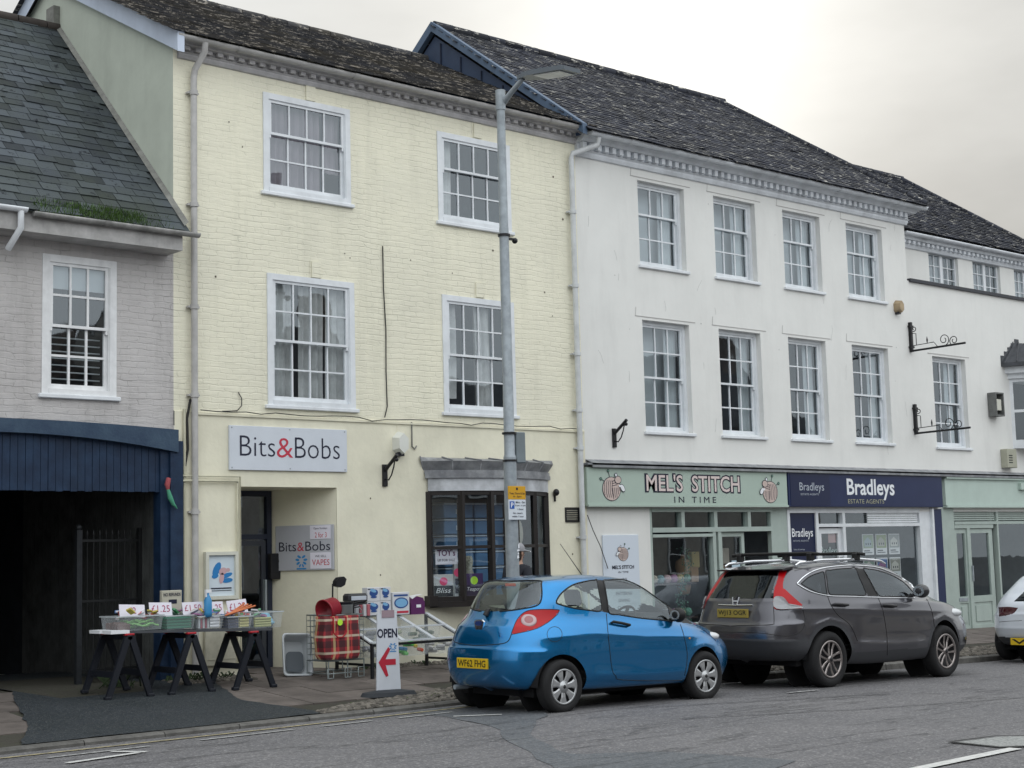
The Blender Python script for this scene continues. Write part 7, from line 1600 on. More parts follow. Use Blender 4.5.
for i, (cx, y0, y1, lab) in enumerate([(8.62, 16.42, 17.0, 'black folding sawhorse under the left end of the stall board'), (9.42, 16.40, 16.96, 'black folding sawhorse under the middle of the stall board'), (10.26, 16.36, 16.92, 'black folding sawhorse under the right end of the stall board, by the entrance')]):
    t = thing('sawhorse', lab, 'sawhorse', (cx, (y0 + y1) / 2, zp(cx, 16.7)), 'black folding sawhorses'); zt_ = zt(cx) - .035
    b = MB(); b.rbox(cx - .035, cx + .035, y0 - .02, y1 + .02, zt_ - .07, zt_ - .012, .008); b.build('top_beam', M_saw, t)
    for yy in (y0, y1):
        for sg in (-1, 1):
            b = MB(); zg = zp(cx + sg * .27, yy); a = (cx + sg * .02, yy, zt_ - .03); c = (cx + sg * .27, yy, zg)
            w = .04; b.add([(a[0] - w, yy - .02, a[2]), (a[0] + w, yy - .02, a[2]), (c[0] + w * .9, yy - .02, c[2]), (c[0] - w * .9, yy - .02, c[2]), (a[0] - w, yy + .02, a[2]), (a[0] + w, yy + .02, a[2]), (c[0] + w * .9, yy + .02, c[2]), (c[0] - w * .9, yy + .02, c[2])], [(3, 2, 1, 0), (4, 5, 6, 7), (0, 1, 5, 4), (2, 3, 7, 6), (1, 2, 6, 5), (3, 0, 4, 7)])
            b.rbox(c[0] - .04, c[0] + .04, yy - .035, yy + .035, zg + .001, zg + .04, .008); b.build('leg', M_saw, t)
    for sg in (-1, 1):
        b = MB(); xx = cx + sg * .19; zz = zp(cx, 16.7) + .22; b.box(xx - .012, xx + .012, y0 + .02, y1 - .02, zz, zz + .07); b.build('brace', M_saw, t)
    b = MB(); 
    for yy in (y0 - .015, y1 - .045): b.rbox(cx - .06, cx + .06, yy, yy + .06, zt_ - .02, zt_ + .004, .006)
    b.build('pad', M_red, t)
t = thing('stall_board', 'narrow white edged board laid over the three black sawhorses', 'board', (9.5, 16.7, .95))
b = MB()
for yy0, yy1 in ((16.42, 16.62), (16.70, 16.95)):
    vs = [(8.40, yy0, zt(8.4) - .03), (10.55, yy0, zt(10.55) - .03), (10.55, yy1, zt(10.55) - .03), (8.40, yy1, zt(8.4) - .03)]; b.add(vs + [(p[0], p[1], p[2] + .026) for p in vs], [(3, 2, 1, 0), (4, 5, 6, 7), (0, 1, 5, 4), (1, 2, 6, 5), (2, 3, 7, 6), (3, 0, 4, 7)])
b.build('plank', mat('plank_grey', (.07, .075, .085), .6, var=.3), t)
for yy0, yy1 in ((16.415, 16.625), (16.695, 16.955)): b = MB(); b.box(8.385, 8.62, yy0, yy1, zt(8.4) - .036, zt(8.4) + .0015); b.build('white_end', M_bright, t)
def crate(label, x0, x1, y0, y1, hh, content, m=None, lip=True):
    z = zt((x0 + x1) / 2) + .002; t = thing('plastic_tray', label, 'tray', ((x0 + x1) / 2, (y0 + y1) / 2, z), 'open plastic trays on the stall')
    b = MB(); tp = .02; g = .004
    lo = [(x0 + tp, y0 + tp), (x1 - tp, y0 + tp), (x1 - tp, y1 - tp), (x0 + tp, y1 - tp)]; hi = [(x0, y0), (x1, y0), (x1, y1), (x0, y1)]
    b.add([(*p, z) for p in lo] + [(*p, z + hh) for p in hi], [(3, 2, 1, 0)] + [(i, (i + 1) % 4, 4 + (i + 1) % 4, 4 + i) for i in range(4)]); b.build('tray', m or M_tray, t)
    b = MB(); fr = [(x0 - .012, y0 - .012), (x1 + .012, y0 - .012), (x1 + .012, y1 + .012), (x0 - .012, y1 + .012)]
    b.add([(*p, z + hh) for p in hi] + [(*p, z + hh) for p in fr] + [(*p, z + hh - .014) for p in fr], [f for i in range(4) for f in ((i, (i + 1) % 4, 4 + (i + 1) % 4, 4 + i), (4 + i, 4 + (i + 1) % 4, 8 + (i + 1) % 4, 8 + i))]); b.build('rim', M_milky, t)
    content(t, x0 + .03, x1 - .03, y0 + .03, y1 - .03, z + .008, hh); return t
def goods(nm, lab, fn, mm, x0, y0, z): b = MB(); fn(b); o = b.build(nm, mm, org=(x0, y0, z)); tag(o, lab, nm.replace('_', ' ')); return o
def c_green(t, x0, x1, y0, y1, z, hh):
    for i in range(9):
        yy = y0 + random.uniform(0, y1 - y0); zz = z + .02 + random.uniform(0, .09); pts = [(x0 + (x1 - x0) * (.35 + .65 * k / 8), yy + .02 * math.sin(k + i), zz + .015 * math.sin(k * 1.3 + i)) for k in range(9)]
        goods('garden_hose', 'loop of light green hose lying in the clear tray at the left', lambda b: b.tube(pts, .011, 6), mat('lime_hose', (.22, .50, .16), .4), x0, yy, zz)['group'] = 'green hoses in the left tray'
    for i in range(5): goods('packet', 'small brown packet in the left tray under the two pound card', lambda b: b.rbox(x0 + .01, x0 + .16, y0 + i * .07, y0 + i * .07 + .05, z, z + .07 + .01 * (i % 3), .006), mat('brown_packet', (.12, .07, .06), .6), x0, y0, z)['group'] = 'brown packets in the left tray'
crate('clear tray of green hose and packets at the left end of the stall', 8.50, 9.10, 16.50, 16.90, .17, c_green)
crate('clear tray filled with dark green cloths, second from the left', 9.14, 9.53, 16.50, 16.90, .17, lambda t, x0, x1, y0, y1, z, hh: goods('folded_cloth', 'dark green folded cloth filling the second tray from the left', lambda b: [b.rbox(x0, x1, y0, y1, z + i * .035, z + i * .035 + .032, .01) for i in range(4)], mat('dark_green_cloth', (.015, .16, .09), .8), x0, y0, z))
def c_white(t, x0, x1, y0, y1, z, hh):
    for i in range(4):
        for j in range(2): goods('white_roll', 'white rolled packet with red ends in the third tray', lambda b: b.tube([(x0 + .17, y0 + .04 + j * .1, z + .02 + i * .038), (x1, y0 + .04 + j * .1, z + .02 + i * .038)], .019, 8), M_bright, x0, y0, z)['group'] = 'white rolled packets in the third tray'
    for i in range(5): goods('red_packet', 'small red and white packet in the third tray', lambda b: b.rbox(x0 + .03 * i, x0 + .03 * i + .025, y0, y0 + .2, z, z + .12, .004), mat('maroon_packet', (.30, .05, .08) if i % 2 else (.45, .42, .42), .5) if i % 2 else M_milky, x0, y0, z)['group'] = 'red and white packets in the third tray'
crate('clear tray of white rolls and red packets, third from the left', 9.56, 9.92, 16.50, 16.90, .16, c_white)
def c_yel(t, x0, x1, y0, y1, z, hh):
    for i in range(4):
        goods('yellow_roll', 'pale yellow roll packed in the fourth tray', lambda b: b.tube([(x0 + .16, y0 + .02, z + .018 + i * .035), (x1, y0 + .02, z + .018 + i * .035)], .017, 8), mat('pale_yellow', (.52, .50, .20), .6), x0, y0, z)['group'] = 'yellow rolls in the fourth tray'
        goods('navy_packet', 'navy packet with red print in the fourth tray', lambda b: b.rbox(x0, x0 + .14, y0, y0 + .2, z + i * .034, z + i * .034 + .03, .004), mat('navy_packet', (.03, .035, .08), .5), x0, y0, z)['group'] = 'navy packets in the fourth tray'
crate('clear tray of yellow rolls and navy packets, fourth from the left', 9.95, 10.30, 16.46, 16.88, .15, c_yel)
def c_blue(t, x0, x1, y0, y1, z, hh):
    for i in range(4):
        goods('yellow_pack', 'pale yellow pack low in the right hand tray', lambda b: b.tube([(x0, y0 + .03, z + .018 + i * .03), (x0 + .24, y0 + .03, z + .018 + i * .03)], .015, 8), mat('olive_pack', (.38, .40, .16), .6), x0, y0, z)['group'] = 'yellow packs in the right hand tray'
        goods('blue_wrap', 'crumpled pale blue wrapper in the right hand tray', lambda b: b.sphere((x1 - .08 + .01 * i, y0 + .1 + .05 * i, z + .05 + .03 * i), (.07, .06, .03), 9, 5), mat('pale_blue_wrap', (.20, .42, .55), .4), x1, y0, z)['group'] = 'blue wrappers in the right hand tray'
crate('milky tray with pale blue wrappers at the right end of the stall', 10.33, 10.74, 16.46, 16.92, .20, c_blue)
def card(txt, x0, x1, z0, z1, y, lab, tilt=0.0):
    t = thing('price_card', lab, 'price card', ((x0 + x1) / 2, y, z0), 'hand written price cards on the stall')
    Mc = Matrix.Translation(((x0 + x1) / 2, y, z0)) @ Matrix.Rotation(R(tilt), 4, 'Y') @ Matrix.Rotation(R(-14), 4, 'X'); w = (x1 - x0) / 2; hh = z1 - z0
    b = MB(); b.M = Mc; b.box(-w, w, 0, .004, 0, hh); b.build('card', M_paper, t)
    b = MB(); b.M = Mc; b.text(txt, -w * (.8 if len(txt) > 2 else .3), w * (.8 if len(txt) > 2 else .3), hh * .28, hh * .78, -.003, 0, -.004); b.build('lettering', mat('maroon_ink', (.35, .03, .10), .6), t)
card('£2', 8.60, 8.93, 1.14, 1.29, 16.62, 'white price card reading £2 at the left end of the stall', 3)
card('£1.25', 9.0, 9.30, 1.14, 1.30, 16.64, 'white price card reading £1.25 beside the small notice box', 2)
card('£1.50', 9.40, 9.68, 1.14, 1.29, 16.56, 'white price card reading £1.50 partly behind the blue spray bottle')
card('£1.25', 9.76, 10.02, 1.12, 1.28, 16.66, 'white price card reading £1.25 right of the blue spray bottle')
card('£1.25', 10.10, 10.38, 1.11, 1.29, 16.68, 'white price card reading £1.25 at the right end crossed by orange rods', -4)
t = thing('notice_box', 'small cream notice holder standing on the stall behind the cards', 'notice', (9.38, 16.85, 1.1)); b = MB(); b.rbox(9.27, 9.54, 16.84, 16.90, 1.0, 1.43, .006); b.build('holder', mat('cream_holder', (.48, .46, .38), .5, var=.1), t)
b = MB(); b.text('NO REFUNDS', 9.29, 9.52, 1.36, 1.40, 16.836, 0, .02); b.box(9.36, 9.47, 16.837, 16.84, 1.27, 1.32); b.box(9.29, 9.34, 16.837, 16.84, 1.18, 1.22); b.box(9.40, 9.52, 16.837, 16.84, 1.18, 1.19); b.build('print', M_ink, t)
t = thing('spray_bottle', 'blue spray bottle with white trigger among the price cards', 'spray bottle', (9.72, 16.55, 1.0)); b = MB(); b.lathe([(0, 1.0), (.045, 1.0), (.05, 1.05), (.048, 1.20), (.02, 1.26), (.016, 1.30)], 14, M=Matrix.Translation((9.70, 16.50, .10))); b.build('bottle', mat('blue_bottle', (.05, .25, .50), .25), t); b = MB(); b.box(9.665, 9.74, 16.48, 16.52, 1.39, 1.43); b.box(9.665, 9.68, 16.485, 16.515, 1.34, 1.39); b.box(9.69, 9.715, 16.485, 16.515, 1.36, 1.40); b.build('trigger', M_bright, t)
for i in range(4): goods('orange_rod', 'orange rod lying across the trays at the right of the stall', lambda b: b.tube([(9.90 + i * .03, 16.44 + i * .03, 1.11), (10.34 - i * .02, 16.46 + i * .05, 1.21 + .01 * i)], .011, 6), mat('orange_rod', (.55, .16, .06), .5), 9.9, 16.5, 1.12)['group'] = 'orange rods on the stall'

random.seed(11); pcol = [(.5, .5, .52), (.45, .10, .10), (.08, .16, .35), (.55, .45, .10), (.12, .35, .18), (.55, .55, .58), (.35, .15, .30)]
for i in range(64):
    x = random.uniform(8.62, 10.62); y = random.uniform(16.52, 16.84); z = zt(x) + .14 + random.uniform(0, .09); c = pcol[i % 7]; b = MB(); b.M = Matrix.Translation((x, y, z)) @ Matrix.Rotation(random.uniform(-.8, .8), 4, 'Z') @ Matrix.Rotation(random.uniform(-.6, .6), 4, 'Y') @ Matrix.Rotation(random.uniform(-.5, .9), 4, 'X')
    w, h_, d_2 = random.uniform(.03, .06), random.uniform(.02, .045), random.uniform(.006, .014); b.rbox(-w, w, -h_, h_, -d_2, d_2, .003, 0); b.box(-w * .7, w * .5, -h_ - .001, h_ * .4, d_2, d_2 + .001, 1)
    o = b.build('small_packet', [mat('loose_%d' % (i % 7), c, .4), mat('loose_%d' % ((i + 3) % 7), pcol[(i + 3) % 7], .4)], org=(x, y, z)); tag(o, 'small carded packet heaped loosely in the trays on the stall', 'packet', 'loose packets heaped on the stall')

# ---- weeds and litter at the foot of the wall
wm = MB()
def tuft(b, cx, cy, n, r, hmax, z=None):
    for i in range(n):
        x, y = cx + random.gauss(0, r), cy + random.gauss(0, r * .5); y = min(y, D - .04); zz = zp(x, y) if z is None else z; hh = random.uniform(.3, 1) * hmax; a = random.uniform(0, 6.28); w = random.uniform(.006, .018); dx, dy = math.cos(a) * hh * .5, math.sin(a) * hh * .5
        b.add([(x - w, y, zz), (x + w, y, zz), (x + dx + w * .4, min(y + dy, D - .03), zz + hh * .8), (x + dx * 1.5, min(y + dy * 1.5, D - .03), zz + hh * .7)], [(0, 1, 2, 3)])
for (cx, n, hm) in ((8.9, 22, .26), (9.05, 14, .16), (9.75, 26, .11), (10.1, 40, .13), (10.45, 30, .10), (13.0, 40, .08), (13.6, 40, .08), (14.3, 50, .08), (12.7, 30, .07)): tuft(wm, cx, 17.3, n, .12, hm)
o = wm.build('weeds', mat('weed_leaf', (.035, .055, .025), .8, island=.5)); o['kind'] = 'stuff'; o['label'] = 'small weeds growing along the foot of the walls'
wm = MB()
for i in range(130): x = random.uniform(10.2, 30); tuft(wm, x, random.uniform(14.55, cobmax(x)), 9, .05, .035)
o = wm.build('moss_tufts', mat('moss_tuft', (.07, .10, .035), .9, island=.4)); o['kind'] = 'stuff'; o['label'] = 'low moss and grass growing between the cobbles'

# ================================================================== open sign
t = thing('open_sign', 'tall white sandwich board reading OPEN with a red arrow in a black base', 'sign', (11.35, 15.1, zp(11.35, 15.1)))
zb = zp(11.35, 15.1); ux = Vector((.95, -.30, 0)).normalized(); Mo = Matrix(((ux.x, -ux.y, 0, 11.345), (ux.y, ux.x, 0, 15.1), (0, 0, 1, zb), (0, 0, 0, 1))) @ Matrix.Rotation(R(-3), 4, 'X')
b = MB(); b.M = Mo; b.prism([(-.155, .03), (.155, .03), (.135, .98), (-.115, .98)], -.015, .015, 0, 'y'); b.build('panel', mat('sign_panel_white', (.60, .63, .68), .45, var=.1), t)
b = MB(); b.M = Mo; b.text('OPEN', -.125, .130, .69, .80, -.018, 0, .03); b.build('lettering', M_ink, t)
b = MB(); b.M = Mo; b.prism([(-.12, .40), (.01, .58), (.035, .55), (-.03, .435), (.10, .435), (.10, .365), (-.03, .365), (.0, .24), (-.03, .225)], -.019, -.017, 0, 'y'); b.build('arrow', mat('arrow_red', (.42, .02, .04), .5), t)
b = MB(); b.M = Mo; emblem(b, .07, .58, .055, -.018); b.build('emblem', M_emb, t)
b = MB(); b.M = Mo; b.box(-.06, .10, -.022, -.016, .93, 1.02); b.build('clip', mat('faded_grey_pink', (.30, .22, .25), .6), t)
b = MB(); b.M = Matrix.Translation((11.345, 15.1, zb)); 
n = 24; vs = [(.36 * math.cos(a) * (1 - .0), .17 * math.sin(a), .0) for a in [2 * math.pi * k / n for k in range(n)]] + [(.33 * math.cos(a), .15 * math.sin(a), .05) for a in [2 * math.pi * k / n for k in range(n)]] + [(.14 * math.cos(a), .06 * math.sin(a), .075) for a in [2 * math.pi * k / n for k in range(n)]]
b.M = b.M @ Matrix(((ux.x, -ux.y, 0, 0), (ux.y, ux.x, 0, 0), (0, 0, 1, 0), (0, 0, 0, 1))); b.add(vs, [(i, (i + 1) % n, n + (i + 1) % n, n + i) for i in range(n)] + [(n + i, n + (i + 1) % n, 2 * n + (i + 1) % n, 2 * n + i) for i in range(n)] + [tuple(range(2 * n, 3 * n))]); b.build('base', mat('sign_base_rubber', (.03, .034, .04), .7), t)

# ================================================================== basin, wire trolley, tartan bag
t = thing('storage_basin', 'pale grey oblong plastic tub leaning on end against the cream wall', 'tub', (11.4, 17.15, zp(11.4, 17.1)))
Mb = Matrix.Translation((11.32, 17.0, zp(11.3, 17.0) + .01)) @ Matrix.Rotation(R(-12), 4, 'Z') @ Matrix.Rotation(R(-13), 4, 'X') @ Matrix.Rotation(R(3), 4, 'Y')
def rr_(w, h_, r, n=5): return [(sx * (w - r) + r * math.cos(a), sz * (h_ - r) + r * math.sin(a)) for sx, sz, a0_ in ((1, 1, 0), (-1, 1, 90), (-1, -1, 180), (1, -1, 270)) for a in [R(a0_ + 90 * k / n) for k in range(n + 1)]]
def ringloft(b, rings, mi=0, cap=True):
    n = len(rings[0]); vs = [p for r_ in rings for p in r_]; b.add(vs, [(i * n + k, i * n + (k + 1) % n, (i + 1) * n + (k + 1) % n, (i + 1) * n + k) for i in range(len(rings) - 1) for k in range(n)], mi, True)
    if cap: b.add(rings[-1], [tuple(range(n))], mi)
rings = [[(x, yy, z + .27) for x, z in rr_(w, hh, r)] for w, hh, r, yy in ((.20, .275, .05, -.0), (.205, .28, .05, -.02), (.19, .265, .05, -.022), (.175, .25, .05, -.01), (.16, .23, .05, .12), (.14, .20, .05, .16))]
b = MB(); b.M = Mb; ringloft(b, rings); b.build('tub', mat('tub_grey', (.46, .49, .51), .4, twosided=False), t)
b = MB(); b.M = Mb; b.add([(x, .10, z + .20) for x, z in rr_(.12, .13, .06)], [tuple(range(24))]); b.add([(x, .099, z + .20) for x, z in rr_(.09, .10, .05)], [tuple(range(24))]); b.build('inset', mat('tub_inset', (.10, .115, .13), .6), t)
M_wire = mat('chromed_wire', (.30, .34, .34), .35, .6)
t = thing('wire_trolley', 'tall chromed wire basket on feet beside the leaning tub', 'wire basket', (11.72, 16.75, zp(11.7, 16.8)))
zg = zp(11.7, 16.75); x0, x1, y0, y1 = 11.46, 12.02, 16.52, 17.0; zbm, ztp = zg + .22, zg + .80
b = MB()
for z in (zbm, ztp): b.tube([(x0, y0, z), (x1, y0, z), (x1, y1, z), (x0, y1, z), (x0, y0, z)], .009, 5)
for i in range(10):
    x = x0 + (x1 - x0) * i / 9; b.tube([(x, y0, zbm), (x, y0, ztp)], .004, 4); b.tube([(x, y1, zbm), (x, y1, ztp)], .004, 4); b.tube([(x, y0, zbm), (x, y1, zbm)], .004, 4)
for i in range(7):
    y = y0 + (y1 - y0) * i / 6; b.tube([(x1, y, zbm), (x1, y, ztp)], .004, 4); b.tube([(x0, y, zbm), (x0, y, ztp)], .004, 4)
for i in range(9):
    z = zbm + (ztp - zbm) * i / 8; b.tube([(x0, y0, z), (x1, y0, z), (x1, y1, z), (x0, y1, z), (x0, y0, z)], .0035, 4)
b.tube([(x1 - .12, y0, ztp), (x1 - .11, y0, ztp + .06), (x1 - .06, y0, ztp + .08), (x1 - .02, y0, ztp + .05), (x1 - .01, y0, ztp)], .006, 5)
b.build('basket', M_wire, t)
b = MB()
for z in (zg + .06,): b.tube([(x0, y0, z), (x1, y0, z), (x1, y1, z), (x0, y1, z), (x0, y0, z)], .008, 5)
for x in (x0, x0 + .3, x1):
    for y in (y0, y1): b.tube([(x, y, zg + .0), (x, y, zbm)], .009, 5)
b.build('stand', M_wire, t)
for x in (x0 + .03, x0 + .30, x1 - .05):
    b = MB(); b.tube([(x - .04, y0, zg), (x - .04, y0, zg + .12), (x + .05, y0, zg + .12), (x + .05, y0, zg), (x - .04, y0, zg)], .007, 5); b.build('foot_loop', M_wire, t)
# tartan bag: woven plaid is procedural
pm = bpy.data.materials.new('tartan_fabric'); pm.use_nodes = True; tt = pm.node_tree; g = N(tt, 'ShaderNodeNewGeometry'); sp_ = N(tt, 'ShaderNodeSeparateXYZ'); L(tt, g.outputs['Position'], sp_.inputs[0])
def band(src, per, lo, hi, off=0.0): f = math_n(tt, 'FRACT', math_n(tt, 'ADD', math_n(tt, 'DIVIDE', src, per), off)); return math_n(tt, 'MULTIPLY', math_n(tt, 'GREATER_THAN', f, lo), math_n(tt, 'LESS_THAN', f, hi))
hx = math_n(tt, 'ADD', sp_.outputs[0], math_n(tt, 'MULTIPLY', sp_.outputs[1], .8)); last = None
cur = (0.36, 0.025, 0.035, 1); prev_s = None
for src, per, lo, hi, c, f in ((hx, .21, .0, .40, (.012, .012, .016, 1), .62), (sp_.outputs[2], .21, .0, .40, (.012, .012, .016, 1), .62), (hx, .21, .55, .72, (.62, .52, .25, 1), .55), (sp_.outputs[2], .21, .60, .74, (.66, .60, .45, 1), .65), (hx, .21, .86, .92, (.6, .08, .05, 1), .6)):
    mx = N(tt, 'ShaderNodeMix', data_type='RGBA')
    if prev_s is None: mx.inputs[6].default_value = cur
    else: L(tt, prev_s, mx.inputs[6])
    mx.inputs[7].default_value = c; L(tt, math_n(tt, 'MULTIPLY', band(src, per, lo, hi), f), mx.inputs[0]); prev_s = mx.outputs[2]
L(tt, prev_s, tt.nodes['Principled BSDF'].inputs['Base Color']); tt.nodes['Principled BSDF'].inputs['Roughness'].default_value = .7
t = thing('tartan_bag', 'red black and yellow tartan shopping bag with a lime price dot in the wire basket', 'bag', (11.64, 16.62, zg + .24))
b = MB(); rings = []
for k, (z, s_) in enumerate(((zg + .24, .93), (zg + .30, 1.0), (zg + .5, 1.03), (zg + .7, 1.0), (zg + .78, .97), (zg + .79, .95), (zg + .74, .90))):
    rings.append([(11.655 + (x * s_) + .008 * math.sin(z * 40 + x * 20), 16.62 + y * s_ * .9 + .006 * math.sin(x * 30 + z * 20), z) for x, y in rr_(.275, .13, .03)])
ringloft(b, rings[::1]); b.add(rings[0][::-1], [tuple(range(len(rings[0])))]); b.M = Matrix.Translation((0, -.07, .0)); 
b.v = [Vector((v.x, v.y - .03, v.z)) for v in b.v]; b.M = None; b.build('bag', pm, t)
b = MB()
b.tube([(11.50, 16.455, zg + .78), (11.50, 16.45, zg + .58), (11.56, 16.448, zg + .52), (11.64, 16.448, zg + .52), (11.70, 16.45, zg + .58), (11.70, 16.455, zg + .78)], .010, 6); b.build('handle', mat('red_strap', (.40, .02, .03), .6), t)
b = MB(); b.disc((11.60, zg + .71), .042, .042, 16.445, 9); b.build('price_dot', mat('lime_dot', (.50, .85, .06), .5), t)
t = thing('red_tub', 'round dark red tub lid tilted on top of the tartan bag', 'tub', (11.50, 16.6, zg + .85)); Mr = Matrix.Translation((11.53, 16.62, zg + .87)) @ Matrix.Rotation(R(20), 4, 'Z') @ Matrix.Rotation(R(78), 4, 'Y') @ Matrix.Rotation(R(8), 4, 'X')
b = MB(); b.lathe([(0, .13), (.12, .13), (.135, .12), (.14, -.05), (.15, -.055), (.15, -.075), (.135, -.07), (.13, .10), (0, .11)], 28, M=Mr); b.build('tub', mat('dark_red_plastic', (.26, .012, .025), .35), t)
for i, (x, y, z, r, hgt) in enumerate(((11.78, 16.62, zg + .80, .12, .12), (11.80, 16.62, zg + .925, .115, .03), (11.90, 16.80, zg + .72, .09, .16))):
    b = MB(); b.lathe([(0, 0), (r * .9, 0), (r, .02), (r, hgt), (r * 1.05, hgt + .006), (r * .96, hgt), (r * .94, .02)], 24, M=Matrix.Translation((x, y, z)))
    t = thing('cooking_pan', ('steel saucepan standing on the tartan bag', 'black rimmed pan stacked on the steel saucepan', 'grey pan standing in the wire basket behind the bag')[i], 'pan', (x, y, z), 'pans on the wire basket'); b.build('pan', mat(('steel_pan', 'black_pan', 'grey_pan')[i], ((.30, .32, .33), (.015, .015, .02), (.20, .21, .22))[i], .35, .5 if i != 1 else 0), t)
    b = MB(); b.tube([(x + r, y - .02, z + hgt - .02), (x + r + .08, y - .05, z + hgt), (x + r + .14, y - .07, z + hgt + .005)], .010, 6); b.build('handle', M_black, t)
t = thing('golf_club', 'golf club with black head standing upright in the wire basket', 'golf club', (11.68, 16.7, zg + .3)); b = MB(); b.tube([(11.66, 16.72, zg + .3), (11.67, 16.70, zg + 1.20)], .011, 7); b.build('shaft', M_black, t)
b = MB(); b.M = Matrix.Translation((11.76, 16.70, zg + 1.225)) @ Matrix.Rotation(R(-28), 4, 'Y'); b.prism([(-.085, -.02), (-.03, -.07), (.04, -.075), (.10, -.02), (.08, .03), (.01, .055), (-.05, .035)], -.05, .04, 0, 'y'); b.build('club_head', M_black, t)

# ================================================================== slanted bin table with cartons
xl, xr_ = 12.05, 13.60; yf_, yb_ = 16.38, 17.20; zf_ = .655; zbk = .965
t = thing('bin_table', 'black legged table holding six clear bins in a slanted pale frame', 'table', (12.8, 16.8, zp(12.8, 16.8)))
for i, (x, y, zt2) in enumerate(((xl, yf_, zf_), (xr_, yf_, zf_), (xl + .02, yb_, zbk), (xr_, yb_, zbk))):
    b = MB(); b.box(x - .018, x + .018, y - .018, y + .018, zp(x, y), zt2 - .01); b.build('leg', M_black, t)
b = MB(); b.box(xl, xr_, yf_ - .015, yf_ + .015, zf_ - .045, zf_ - .012); b.box(xr_ - .015, xr_ + .015, yf_, yb_, .34, .37); b.box(xl - .01, xl + .02, yf_, yb_, .36, .39)
for x in (xl, xr_): b.tube([(x, yf_, zf_ - .02), (x, yb_, zbk - .02)], .016, 6)
b.build('rail', M_black, t)
b = MB(); sl_ = lambda y: zf_ + (zbk - zf_) * (y - yf_) / (yb_ - yf_)
def bar3(p, q, w, h_):
    p, q = Vector(p), Vector(q); d = (q - p).normalized(); u = d.cross(Vector((0, 0, 1))).normalized() * w; v = Vector((0, 0, h_)); b.add([p - u, p + u, q + u, q - u, p - u + v, p + u + v, q + u + v, q - u + v], [(0, 1, 2, 3), (7, 6, 5, 4), (0, 4, 5, 1), (1, 5, 6, 2), (2, 6, 7, 3), (3, 7, 4, 0)])
ym = (yf_ + yb_) / 2
for yy in (yf_, ym, yb_): bar3((xl - .02, yy, sl_(yy)), (xr_ + .02, yy, sl_(yy)), .032, .018)
for i in range(4): x = xl + (xr_ - xl) * i / 3; bar3((x, yf_, sl_(yf_) + .001), (x, yb_, sl_(yb_) + .001), .030, .0185)
b.build('bin_frame', mat('pale_frame', (.50, .53, .56), .4), t)
cols3 = [(.30, .31, .33), (.16, .45, .10), (.50, .50, .50), (.22, .22, .24), (.28, .30, .18), (.12, .16, .10)]
for j in range(2):
    for i in range(3):
        xa, xb_ = xl + (xr_ - xl) * i / 3 + .03, xl + (xr_ - xl) * (i + 1) / 3 - .03; ya, yb2 = (yf_, ym) if j == 0 else (ym, yb_); ya += .03; yb2 -= .03
        tb = thing('clear_bin', '%s clear bin of the slanted table, %s row' % (('left', 'middle', 'right')[i], ('front', 'back')[j]), 'bin', ((xa + xb_) / 2, (ya + yb2) / 2, sl_(ya) - .22), 'clear bins hanging in the slanted table')
        lo = [(xa + .04, ya + .03), (xb_ - .04, ya + .03), (xb_ - .04, yb2 - .03), (xa + .04, yb2 - .03)]; hi = [(xa, ya), (xb_, ya), (xb_, yb2), (xa, yb2)]
        b = MB(); b.add([(*p, sl_(ya) - .21) for p in lo] + [(*p, sl_(p[1]) + .02) for p in hi], [(3, 2, 1, 0)] + [(q_, (q_ + 1) % 4, 4 + (q_ + 1) % 4, 4 + q_) for q_ in range(4)]); b.build('bin', M_tray, tb)
        for g_ in range(7):
            x, y = random.uniform(xa + .07, xb_ - .07), random.uniform(ya + .05, yb2 - .05); c = cols3[(j * 3 + i)]
            if (i, j) == (1, 0): c = [(.12, .50, .10), (.10, .42, .12), (.55, .10, .05), (.05, .25, .5), (.5, .4, .05)][g_ % 5]
            r = random.uniform(.04, .06); z = sl_(ya) - .19 + g_ * .02; b = MB(); b.M = Matrix.Translation((x, y, z)) @ Matrix.Rotation(random.uniform(0, 3), 4, 'Z') @ Matrix.Rotation(random.uniform(-.5, .5), 4, 'X'); b.rbox(-r * 1.4, r * 1.4, -r * .6, r * .6, -.014, .03, .01); o = b.build('bin_item', mat('binm_%d_%d' % (j * 3 + i, g_ % 5 if (i, j) == (1, 0) else 0), c, .5), org=(x, y, z)); tag(o, 'small packaged item lying in the %s %s clear bin' % (('front', 'back')[j], ('left', 'middle', 'right')[i]), 'packet', 'items in the %s %s bin' % (('front', 'back')[j], ('left', 'middle', 'right')[i]))
# cartons standing at the back of the table
M_cart = mat('carton_white', (.62, .63, .66), .5); M_cb1 = mat('print_blue', (.03, .08, .26), .4); M_cb2 = mat('print_sky', (.20, .42, .66), .4); M_pur = mat('print_plum', (.10, .02, .10), .5)
yc = 17.08
def carton(label, x0, x1, z0, z1, dep, deco, m=None, group=None):
    t = thing('carton', label, 'carton', ((x0 + x1) / 2, yc, z0), group); b = MB(); b.rbox(x0, x1, yc, yc + dep, z0, z1, .004); b.build('box', m or M_cart, t); deco(t, x0, x1, z0, z1, yc - .003); return t
def d_engine(t, x0, x1, z0, z1, y):
    b = MB(); cx, cz, w, hh = (x0 + x1) / 2, (z0 + z1) / 2, x1 - x0, z1 - z0; blob(b, cx, cz + .02, w * .34, hh * .26, .1, y, 0); blob(b, cx - .01, cz + .05, w * .25, hh * .12, -.3, y - .002, 1); blob(b, cx, cz - hh * .2, w * .25, hh * .08, 0, y - .002, 0); b.box(x0 + .01, x0 + w * .5, y, y + .001, z1 - .03, z1 - .015, 2); b.build('print', [M_cb1, M_cb2, M_ink], t)
